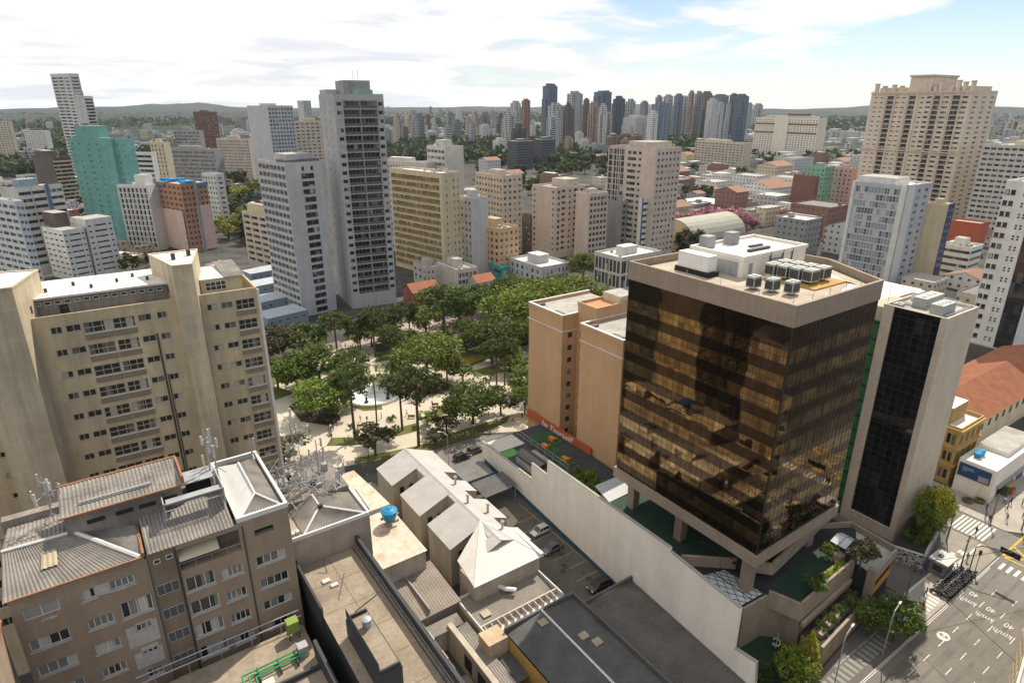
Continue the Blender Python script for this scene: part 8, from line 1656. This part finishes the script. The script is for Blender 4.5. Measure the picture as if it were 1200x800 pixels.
WHERE = [((350, 610), 'left of the fountain'), ((372, 612), 'in front of the fountain'), ((420, 600), 'before the palm'), ((505, 590), 'right of the fountain'), ((590, 560), 'on the curved path right of the fountain'), ((330, 350), 'on the pedestrian street before the grey tower'), ((352, 345), 'on the pedestrian street by the street trees'), ((375, 340), 'mid-way along the pedestrian street'), ((425, 330), 'on the pedestrian street near the second tree'), ((460, 325), 'at the far bend of the pedestrian street'), ((300, 365), 'at the street corner by the slab tower'), ((860, 610), 'at the front right path'), ((890, 600), 'near the tan block corner'), ((740, 400), 'by the golden hedge'), ((260, 640), 'at the left plaza'), ((245, 650), 'beside the left bed'), ((690, 440), 'on the path below the yellow tree'), ((890, 385), 'on the rear right path'), ((640, 610), 'on the front path left of the spreading tree'), ((180, 650), 'at the left end of the plaza')]
for i, ((x, y), wr) in enumerate(WHERE):
    a, c = r.randrange(7), r.choice([0, 2, 4, 6]); person('person in %s top, %s trousers, %s' % (CN[a], CN[c], wr), tuple(pt(x, y, .05)), r.uniform(0, 6.28), CL_[a], CL_[c], r.choice([.1, .3, .35]), group='people strolling in the park')
# parked vehicles and hedge on the park's front road
car('dark car parked in the shaded street before the terrace', tuple(pt(690, 735, .05)), R(FA), carpaint('black_paint', (0, 0, 0)), 4.2, frame=False)
car('dark grey car parked on the park street behind the shaded one', tuple(pt(735, 712, .05)), R(FA), carpaint('dark_grey_paint', (0, 0, 0)), 4.2, frame=False)
# red-roofed little villa by the grey tower and blue-grey sheds left of it
def house(label, px, py, wx, wy, h, ang, wm, rm, rise=2.0, name='house', flat=False, group=None):
    p = P(px, py); b = Bld(name, label, 'house', p, ang, wx, wy, group); m = MB(); m.box(0, 0, 0, wx, wy, h, 0, False); m.build('wall', wm, b.root)
    if flat: m = MB(); m.box(-.1, -.1, h + .01, wx + .1, wy + .1, h + .3); m.build('roof', rm, b.root)
    else:
        q = MB(); e = .4; q.poly([(-e, -e, h), (wx + e, -e, h), (wx + e, wy / 2, h + rise), (-e, wy / 2, h + rise)]); q.poly([(wx + e, wy + e, h), (-e, wy + e, h), (-e, wy / 2, h + rise), (wx + e, wy / 2, h + rise)]); q.build('roof', rm, b.root)
        q = MB(); [q.poly([(x, 0, h), (x, wy, h), (x, wy / 2, h + rise)]) for x in (0, wx)]; q.build('gable', wm, b.root)
    for i in range(max(1, int(wx / 3))): b.place('window', win_mesh(1.2, 1.2, 2, 1, -.02, FRAME_W, GLASS_D), 'R', .8 + 3 * i, 2.0 + 3 * i, h - 2.2, .02)
    return b
house('small red-roofed villa with white trim right of the grey tower foot', 485, 358, 12, 9, 5, 36, mat('red_wall', (.30, .10, .08), .85), RTILE, 3, 'villa')
house('red-roofed wing of the little villa beyond the park trees', 560, 345, 9, 8, 5, 36, W_OFF, RTILE, 2.5, 'villa')
SHEDB = mat('pale_blue_shed', (.20, .27, .34), .8, .12, .5)
for i, (x, y) in enumerate(((316, 392), (306, 372), (300, 352), (296, 336))): house('blue-walled flat shed between cream slab and slab tower, %s' % ('nearest of four', 'second of four', 'third of four', 'farthest of four')[i], x, y, 15, 10, 5.5, 45, SHEDB, mat('blue_grey_sheet', (.36, .40, .43), .7, .12, .4), flat=True, name='shed', group='row of blue sheds')
# planting on the terrace, podium, court, mural bed and street
def ftree(kind, lm, lab, x, y, z, h, wd=1.0, name='tree'): tree(kind, lm, lab, FW(x, y, z), h, wd, None, name)
ftree('cone_1', LF_LIME, 'yellow-green conical conifer in the podium court by the wall end', 83.4, -28.2, 0.03, 7.6, 1.15, 'conifer'); ftree('broad_1', LF_LIGHT, 'round yellow-green tree at the end of the white wall', 79.4, -28.6, 0.03, 6.2, .95); ftree('broad_2', LF_DARK, 'dark tree at the bottom edge below the white wall end', 77.8, -33.4, 0.03, 5.2, 1.1); ftree('broad_3', LF_DARK, 'dark street tree at the kerb in the tower shadow', 99.5, -32.3, .14, 7.5, .9); ftree('broad_1', LF_DARK, 'dark street tree left of the kerb tree below the parking wing', 97.3, -29.6, .14, 6.2, .9)
for i, (x, y, z, h, lab) in enumerate(((120 + 3.5, -25.2, 1.9, 7.5, 'near'), (126.0, -24.4, 1.9, 8.5, 'second'), (128.8, -24.2, 1.9, 9.5, 'third'), (131.8, -23.3, 1.9, 8, 'far'))): ftree('broad_%d' % (1 + i % 3), (LF_MID, LF_LIGHT, LF_LIME, LF_LIGHT)[i], '%s leafy tree in the mural walled planting bed' % {'near': 'nearest', 'second': 'second', 'third': 'tallest third', 'far': 'farthest'}[lab], x, y, z, h, .62)
for i in range(9): ftree('bush_%d' % (1 + i % 3), LF_DARK, 'dark bush in the mural walled planting bed, %s from its near corner' % ('first', 'second', 'third', 'fourth', 'fifth', 'sixth', 'seventh', 'eighth', 'ninth')[i], 122.0 + i * 1.25, -24.4 + .25 * i + (i % 2) * .9, 1.9, 2.0, 1.2, 'shrub')
r = random.Random(8)
for i in range(14): ftree('bush_%d' % (1 + i % 3), (LF_DARK, LF_MID)[i % 2], 'shrub in the terrace bed at the tan block foot, %s, %s from wall' % (('front row', 'back row')[i % 2], ('first', 'second', 'third', 'fourth', 'fifth', 'sixth', 'seventh')[i // 2]), 78.6 + (i // 2) * 1.15, 16.5 + (i % 2) * 4.6 + r.uniform(-1, 1), 4.65, r.uniform(2.0, 3.4), 1.2, 'shrub')
for i in range(6): ftree('bush_%d' % (1 + i % 3), (LF_LIME, LF_LIGHT)[i % 2], 'bright shrub on top of the white wall edge, %s from the stepped notch' % ('first', 'second', 'third', 'fourth', 'fifth', 'sixth')[i], 78.0, 11.5 - 1.2 * i, 6.4, 1.5, .9, 'shrub')
for i, (x, y, z, h, lm) in enumerate(((90.5, -23.8, 7.6, 3.0, LF_DARK), (96.3, -23.6, 7.6, 1.5, LF_LIME), (98.0, -23.5, 7.6, 1.4, LF_LIGHT), (99.4, -21.0, 7.6, 2.4, LF_MID), (88.9, -26.6, 3.6, 1.5, LF_DARK), (91.4, -26.4, 3.6, 1.6, LF_DARK), (93.9, -26.2, 3.6, 1.5, LF_DARK), (96.4, -26.0, 3.6, 1.6, LF_DARK), (98.9, -25.8, 3.6, 1.4, LF_DARK), (80.5, -25.5, .03, 1.6, LF_DARK), (78.0, -25, .03, 2.2, LF_DARK), (85.2, -24.5, .03, 2, LF_LIME))): ftree('bush_%d' % (1 + i % 3), lm, 'podium shrub %s' % ('by the terrace edge below the beam', 'beside the bright grass strip', 'on the bright grass strip', 'near the folded glass roof', 'in the first lower planter', 'in the second lower planter', 'in the middle lower planter', 'in the fourth lower planter', 'in the last lower planter', 'in the sunken court', 'at the court wall', 'below the conical conifer')[i], x, y, z, h, 1.1, 'shrub')
ftree('small_1', LF_OLIVE, 'olive tree on the parking wing pier', 101.2, -25.0, 7.4, 5.2, 1.3)
fbuild_t = fthing('grass_strip', 'bright grass strip on the podium terrace edge', 'planter', 96, -23, 7.6); MB().box(-1, -.5, 0, 4.2, .5, .35).build('soil_box', PODC, fbuild_t); MB().box(-.9, -.4, .36, 4.1, .4, .5).build('grass', mat('bright_grass', (.16, .22, .02), .9, .3, 3), fbuild_t)
# ------------------------------------------------------------------ the far city
LF_FAR = leafmat('far_leaf', (.018, .036, .010), (.058, .086, .020)); LF_FAR2 = leafmat('far_mid_leaf', (.028, .050, .011), (.085, .118, .024))
FM = [farmat('far_wall_windows', 3.2, 3.0, .55, .52, stack=(13, .25, .7)), farmat('far_wall_bands', 3.2, 3.1, .8, .5, band=True), farmat('far_wall_slots', 3.4, 3.0, .4, .5, stack=(8.5, .42, .62)), farmat('far_wall_small_windows', 3.6, 3.0, .36, .40)]
FGL = farmat('far_glass_wall', 1.8, 3.4, .86, .80, (.05, .075, .10)); LOWM = [farmat('low_wall_grey_roof', 3.3, 3.2, .34, .36, wincol=(.085, .09, .095), roofcol=(.34, .33, .31)), farmat('low_wall_pale_roof', 3.3, 3.2, .34, .36, wincol=(.085, .09, .095), roofcol=(.52, .50, .46)), farmat('low_wall_dark_roof', 3.3, 3.2, .34, .36, wincol=(.085, .09, .095), roofcol=(.17, .165, .16)), farmat('low_wall_tile_roof', 3.3, 3.2, .34, .36, wincol=(.085, .09, .095), roofcol=(.24, .13, .085))]
PAL = {'white': (.60, .59, .57), 'pale grey': (.46, .46, .46), 'beige': (.54, .47, .38), 'cream': (.60, .53, .42), 'grey': (.30, .30, .31), 'brown': (.24, .14, .11), 'dark': (.11, .11, .12), 'tan': (.44, .34, .25), 'blue-grey': (.22, .27, .33), 'reddish': (.36, .17, .12)}
REC = []
ORD = 'first second third fourth fifth sixth seventh eighth ninth tenth eleventh twelfth thirteenth fourteenth fifteenth sixteenth seventeenth eighteenth nineteenth twentieth'.split()
def inzone(x, y): return None
def blocked(p, rad):
    for f in FOOT:
        if (f[0] - p.x) ** 2 + (f[1] - p.y) ** 2 < (f[2] * .82 + rad) ** 2: return True
    return False
def farbox(x0, x1, top, base, cname, style=0, k=.8, low=False, ang=36.0, crown=True, mm=None, force=True, ztop=None):
    xc = (x0 + x1) / 2; p = P(xc, base); dv = Vector((p.x, p.y, 0)); D = dv.length; dep = D * math.cos(PITCH) + (CAM_H) * math.sin(PITCH)
    W = (x1 - x0) * dep / FPX; lat = Vector((dv.y, -dv.x, 0)).normalized(); a = R(ang); rd = Vector((math.cos(a), math.sin(a), 0)); ld = Vector((-math.sin(a), math.cos(a), 0))
    wx = W / (abs(rd.dot(lat)) + k * abs(ld.dot(lat))); wy = wx * k
    if not force and blocked(p, .5 * math.hypot(wx, wy)): return None
    zt = height_at(xc, top, p) if ztop is None else ztop
    if zt < 3: zt = 4.0
    m = MB(); m.box(-wx / 2, -wy / 2, 0, wx / 2, wy / 2, zt, 0, False); r = random.Random(int(x0 * 31 + base * 7))
    if low:
        if mm is LOWM[3]:
            h2 = wy * .18; m.f.pop(); m.m.pop(); e = .4; m.poly([(-wx / 2 - e, -wy / 2 - e, zt), (wx / 2 + e, -wy / 2 - e, zt), (wx / 2 + e, 0, zt + h2), (-wx / 2 - e, 0, zt + h2)]); m.poly([(wx / 2 + e, wy / 2 + e, zt), (-wx / 2 - e, wy / 2 + e, zt), (-wx / 2 - e, 0, zt + h2), (wx / 2 + e, 0, zt + h2)])
            for s in (-1, 1): m.poly([(s * wx / 2, -wy / 2, zt), (s * wx / 2, wy / 2, zt), (s * wx / 2, 0, zt + h2)])
        else:
            e = .25; 
            for a_, b_, c_, d_ in ((-wx / 2, -wy / 2, wx / 2, -wy / 2 + e), (-wx / 2, wy / 2 - e, wx / 2, wy / 2), (-wx / 2, -wy / 2 + e, -wx / 2 + e, wy / 2 - e), (wx / 2 - e, -wy / 2 + e, wx / 2, wy / 2 - e)): m.box(a_, b_, zt + .003, c_, d_, zt + .7)
            for i in range(r.randrange(4)): q = r.uniform(.8, 2.4); x, y = r.uniform(-wx * .4, wx * .3), r.uniform(-wy * .4, wy * .3); m.box(x, y, zt + .003, x + q, y + q, zt + r.uniform(.6, 2.6))
            if r.random() < .35: m.box(-wx * .45, -wy * .45, zt + .003, wx * r.uniform(-.1, .3), wy * r.uniform(0, .4), zt + r.uniform(2.4, 3.4))
    elif zt > 38 and crown:
        k1, k2 = r.uniform(.18, .35), r.uniform(.55, .93); m.box(-wx * .5 - wx * k1 * .5, -wy * .28, 0, -wx * .5 - .004, wy * .42, zt * k2, 0, False); m.box(-wx * .2, -wy * .5 - wy * .12, 0, wx * .22, -wy * .5 - .004, zt * r.uniform(.8, .98), 0, False); m.box(-wx * .3, -wy * .3, zt + .003, wx * .2, wy * .3, zt + r.uniform(2.5, 6)); m.box(wx * .25, -wy * .3, zt + .003, wx * .42, wy * .1, zt + r.uniform(1, 4))
    elif crown: m.box(-wx * .25, -wy * .25, zt + .003, wx * .2, wy * .3, zt + r.uniform(2, 5)); m.box(wx * .25, -wy * .3, zt + .003, wx * .4, -wy * .05, zt + r.uniform(1, 3))
    o = m.build('low_building' if low else 'far_tower', mm or FM[style]); o.location = p; o.rotation_euler = (0, 0, a); c = PAL[cname]; j = 1 + r.uniform(-.1, .1); o.color = (c[0] * j, c[1] * j, c[2] * j * (1 + r.uniform(-.05, .03)), 1)
    FOOT.append((p.x, p.y, .5 * math.hypot(wx, wy), wx, wy, a)); REC.append((o, xc, base, cname, low, zt, D)); return o
# barrel-roofed hall behind the glass tower's roof
b = Bld('barrel_roof_hall', 'grey barrel-vaulted hall roof rising behind the rooftop plant house', 'hall', P(812, 300), 36, 50, 26); m = MB(); n = 14; m.box(0, 0, 0, 44, 26, 5, 0, False); m.build('wall', W_OFF, b.root)
q = MB(); prof = [(13 - 13.4 * math.cos(math.pi * i / n), 5 + 12.5 * math.sin(math.pi * i / n)) for i in range(n + 1)]
for (y0, z0), (y1, z1) in zip(prof, prof[1:]): q.poly([(-.5, y0, z0), (44.5, y0, z0), (44.5, y1, z1), (-.5, y1, z1)])
q.build('barrel_roof', mat('greenish_grey_sheet', (.30, .30, .25), .7, .12, .3), b.root); MB().poly([(0, y, z) for y, z in prof]).build('end_wall', W_CREAM, b.root)
b = Bld('flat_white_hall', 'wide hall with flat pale roof behind the pink trees', 'hall', P(812, 252), 36, 46, 30); m = MB(); m.box(0, 0, 0, 46, 30, 6, 0, False); m.m[-1] = 1; m.build('wall', [W_OFF, PALE_ROOF], b.root)
for i, (x, y) in enumerate(((806, 277), (818, 272), (831, 270), (843, 275), (855, 270), (866, 276))): tree('far_%d' % (1 + i % 4), LF_PINK, 'pink blossoming tree behind the barrel roof, %s' % ('leftmost' if i == 0 else ORD[i] + ' from left'), P(x, y), 15, 1.15, 'pink blossoming trees')
for i, (x, y) in enumerate(((806, 277), (818, 272), (831, 270), (843, 275), (855, 270), (866, 276), (800, 292), (815, 288), (830, 286), (850, 285), (870, 284), (880, 290))): p = P(x, y); FOOT.append((p.x, p.y, 11, 20, 20, 0))
# the named skyline, left to right: x0, x1, top, base, colour, style
SKY = [(598, 610, 121, 172, 'white', 2), (611, 621, 118, 170, 'reddish', 2), (635, 652, 101, 166, 'blue-grey', 4), (641, 659, 124, 174, 'white', 2), (661, 668, 123, 175, 'dark', 0), (663, 681, 110, 168, 'pale grey', 0), (682, 689, 117, 165, 'brown', 2), (688, 700, 121, 172, 'tan', 2), (694, 714, 108, 164, 'blue-grey', 4), (700, 709, 125, 176, 'white', 0), (716, 730, 116, 168, 'dark', 4), (731, 742, 119, 164, 'pale grey', 2), (748, 757, 120, 160, 'grey', 2), (761, 781, 122, 172, 'blue-grey', 2), (765, 773, 114, 160, 'grey', 2), (774, 785, 113, 162, 'pale grey', 0), (786, 796, 112, 164, 'blue-grey', 2), (792, 804, 115, 163, 'white', 0), (802, 809, 109, 165, 'tan', 2), (810, 819, 110, 163, 'grey', 2), (817, 829, 109, 162, 'brown', 2), (824, 836, 118, 170, 'white', 3), (830, 848, 112, 165, 'blue-grey', 2), (846, 852, 122, 168, 'pale grey', 0), (850, 859, 111, 164, 'brown', 2), (856, 871, 113, 166, 'blue-grey', 4), (836, 843, 121, 172, 'white', 0), (871, 878, 122, 155, 'pale grey', 0), (880, 890, 123, 152, 'pale grey', 0), (756, 768, 133, 178, 'white', 3), (642, 655, 138, 182, 'white', 0), (600, 616, 150, 190, 'dark', 0), (625, 650, 163, 192, 'dark', 1), (595, 625, 165, 198, 'dark', 1), (590, 606, 135, 178, 'white', 0), (729, 760, 138, 170, 'white', 3), (655, 672, 128, 172, 'brown', 0), (705, 716, 133, 170, 'beige', 0), (818, 845, 165, 186, 'beige', 3)]
for x0, x1, top, base, c, st in SKY: farbox(x0, x1, top, base, c, st if st < 4 else 0, mm=FGL if st == 4 else None)
r = random.Random(77); CH = ['white', 'white', 'pale grey', 'beige', 'cream', 'tan', 'grey', 'brown', 'white', 'pale grey']
def scatter(n, xr, br, hr, wr, seed, cols=CH, tries=12, low=False):
    q = random.Random(seed)
    for i in range(n):
        for _ in range(tries):
            x, b_ = q.uniform(*xr), q.uniform(*br); p = P(x, b_); D = math.hypot(p.x, p.y); w_ = q.uniform(*wr) * FPX / D; h = q.uniform(*hr)
            if low: mm = q.choice([LOWM[0], LOWM[1], LOWM[2], LOWM[0], LOWM[1], LOWM[0], LOWM[3]]); o = farbox(x - w_ / 2, x + w_ / 2, 0, b_, q.choice(cols), 0, q.uniform(.6, 1.3), True, 36 + (q.uniform(20, 34) if x < 290 else 0), mm=mm, force=False, ztop=h)
            else: o = farbox(x - w_ / 2, x + w_ / 2, 0, b_, q.choice(cols), q.randrange(4), q.uniform(.6, 1.1), force=False, ztop=h)
            if o: break
# mid-rise carpet of the centre and right distance
scatter(70, (450, 625), (131, 172), (20, 55), (14, 24), 1)
scatter(14, (640, 720), (150, 182), (14, 30), (14, 22), 21)
scatter(22, (870, 1010), (140, 190), (10, 26), (16, 30), 22)
scatter(18, (560, 760), (160, 186), (14, 34), (14, 24), 2)
scatter(16, (150, 300), (150, 186), (10, 26), (14, 28), 3)
scatter(24, (1140, 1200), (134, 170), (22, 50), (14, 22), 4, ['white', 'pale grey', 'cream'])
scatter(14, (880, 1030), (140, 175), (8, 22), (18, 34), 5)
scatter(16, (0, 60), (150, 200), (8, 30), (14, 26), 6)
scatter(10, (262, 300), (128, 168), (16, 40), (14, 22), 61)
# low roofs between the towers
LC = ['white', 'cream', 'beige', 'pale grey', 'grey', 'tan', 'white']
scatter(36, (780, 1010), (182, 300), (9, 19), (22, 42), 71, ['white', 'pale grey', 'grey', 'beige', 'cream', 'white', 'brown'], 30, True)
scatter(84, (780, 1010), (178, 300), (4, 10), (14, 30), 7, LC, 16, True)
scatter(16, (450, 740), (186, 262), (9, 22), (20, 36), 81, ['white', 'pale grey', 'grey', 'beige', 'brown'], 30, True)
scatter(36, (440, 740), (186, 300), (4, 9), (12, 28), 8, LC, 16, True)
scatter(54, (0, 330), (200, 335), (4, 9), (11, 22), 9, LC + ['reddish'], 16, True)
scatter(14, (1080, 1200), (200, 400), (4, 10), (12, 24), 10, LC, 16, True)
scatter(34, (0, 300), (136, 165), (4, 8), (14, 26), 11, ['white', 'cream', 'white', 'pale grey'], 10, True)
scatter(16, (880, 1200), (128, 150), (6, 18), (20, 40), 12, ['white', 'pale grey', 'cream'], 10, True)
# labels: colour, kind and count from the left inside a zone one can find
def zone(x, b_):
    side = 'left of the teal block' if x < 110 else 'between teal block and slab tower' if x < 330 else 'between grey tower and golden slab' if x < 500 else 'beyond the golden slab' if x < 600 else 'beyond the central park belt' if x < 700 else 'beyond the tall beige block' if x < 800 else 'behind the glass tower roof' if x < 1010 else 'right of the huge beige high-rise'
    far = 'by the horizon' if b_ < 142 else 'in the far distance' if b_ < 160 else 'in the distance' if b_ < 185 else 'in the middle distance' if b_ < 240 else 'among the nearer roofs'
    return side, far
grp = {}
for rec in REC: grp.setdefault((zone(rec[1], rec[2]), rec[3], rec[4]), []).append(rec)
for ((side, far), cn, low), rs in grp.items():
    rs.sort(key=lambda q: q[1])
    for i, q in enumerate(rs):
        kind = 'low building' if low else ('tower' if q[5] > 35 else 'block'); od = '' if len(rs) == 1 else (', leftmost' if i == 0 else ', %s from left' % ORD[min(i, 19)])
        tag(q[0], '%s %s %s %s%s' % (cn, 'low-rise' if low else 'high-rise', far, side, od), 'building' if low else kind, 'low roofs of the city' if low else 'high-rises of the far city')
simple('modern_office', 'low modern office with pale fins and dark glass in front of the grey cubes', (728, 302), 345, 697, 775, 36, W_OFF, lambda w: even(w, 7, .8, .3, .3, .4, 5.2, 'win', 2), lambda w: even(w, 7, .8, .3, .3, .4, 5.2, 'win', 2), 'office block', PALE_ROOF, fh=6.2, gm=GLASS_D, seed=90)
# trees of the city in belts
TR = []
def belt(n, xr, yr, hr, lm, where, seed, kind='far', wd=1.15):
    q = random.Random(seed); o = []
    for i in range(n):
        for _ in range(14):
            x, y = q.uniform(*xr), q.uniform(*yr); p = P(x, y)
            if not blocked(p, 3.0): break
        else: continue
        o.append((x, p, q.uniform(*hr), q.choice(lm), q.randrange(1, 5)))
    o.sort(key=lambda e: e[0])
    for i, (x, p, h, l_, k) in enumerate(o): TR.append(tree('%s_%d' % (kind, k), l_, 'belt tree %s, %s' % (where, 'leftmost' if i == 0 else '%s from left' % ORD[i]), p, h, wd, 'trees ' + where))
D_, M_, Lg = LF_FAR, LF_FAR2, LF_LIGHT
belt(18, (262, 312), (214, 292), (11, 16), [D_, M_, LF_YEL, D_], 'left behind the slab tower', 1)
belt(20, (560, 650), (188, 232), (11, 17), [D_, D_, M_], 'behind the beige centre blocks', 2)
belt(20, (600, 720), (172, 200), (13, 20), [D_, D_, M_], 'under the distant skyline', 3)
belt(16, (652, 716), (186, 236), (10, 15), [D_, M_], 'beside the pale street left of the tall beige block', 4)
belt(12, (795, 830), (225, 300), (9, 14), [D_, M_, LF_OLIVE], 'right of the tall beige block', 5)
belt(20, (800, 1010), (168, 250), (8, 13), [D_, M_, D_], 'between the low roofs behind the glass tower', 6)
belt(20, (0, 290), (165, 215), (10, 15), [D_, D_, M_], 'on the left slope below the ridge', 7)
belt(14, (0, 330), (215, 330), (7, 11), [D_, M_], 'between the left-hand houses', 8)
belt(18, (740, 1010), (152, 172), (10, 16), [D_, M_], 'before the right horizon', 9)
belt(14, (440, 560), (150, 190), (12, 18), [D_, D_], 'behind the golden slab', 10)
# woods too far to count
def woods(name, n, az, dist, hr, seed, s0, lab):
    q = random.Random(seed); m = MB()
    for i in range(n):
        a = R(q.uniform(*az)); d = q.uniform(*dist) if q.random() < .5 else dist[0] + (dist[1] - dist[0]) * q.random() ** 2; x, y = d * math.sin(a), d * math.cos(a)
        if math.sin(x * .004 + seed) + math.sin(y * .0031 + x * .0017) < -.35: continue
        if blocked(Vector((x, y, 0)), 8): continue
        h = q.uniform(*hr); w_ = h * q.uniform(.5, .9)
        for j in range(9):
            c = Vector((x + q.gauss(0, w_ * .4), y + q.gauss(0, w_ * .4), h * q.uniform(.3, .9))); leaf(m, c, w_ * q.uniform(.3, .55), q)
    o = m.build(name, LF_FAR, kind='stuff')
woods('distant_woods', 9500, (-40, 40), (900, 3200), (9, 17), 1, 3, '')
woods('distant_woods', 9500, (-40, 40), (2600, 6500), (12, 26), 2, 4, '')
# small far houses that read as pale specks
q_ = random.Random(5); m = MB()
for i in range(2600):
    a = R(q_.uniform(-41, 41)); d = 1500 + 4200 * q_.random() ** 1.3; x, y = d * math.sin(a), d * math.cos(a)
    if math.sin(x * .0023 + 2) + math.sin(y * .002 - x * .001) < -.3: continue
    w_, dd, h = q_.uniform(9, 24), q_.uniform(9, 24), q_.choice([4, 5, 6, 7, 9, 12, 18]); m.obox((x, y, 0), (w_, dd, h), .63, 0)
o = m.build('distant_houses', mat('far_house_white', (.50, .48, .45), .9, .3, .01), kind='stuff')
# air
hzm = bpy.data.materials.new('haze_air'); hzm.use_nodes = True; t = hzm.node_tree; t.nodes.clear(); pv = N('ShaderNodeVolumePrincipled', t); pv.inputs['Color'].default_value = (.78, .88, 1.0, 1); pv.inputs['Density'].default_value = 0.000036; pv.inputs['Anisotropy'].default_value = 0.2; ou = N('ShaderNodeOutputMaterial', t); t.links.new(pv.outputs[0], ou.inputs['Volume'])
MB().box(-9000, -9000, -8, 9000, 9000, 230).build('haze', hzm, kind='stuff')

# windows past the first hundred of a building, joined
for b_ in BLDS:
    for nm_, (mb_, mats_) in b_.over.items(): mb_.build(nm_, mats_, b_.root, kind='stuff')
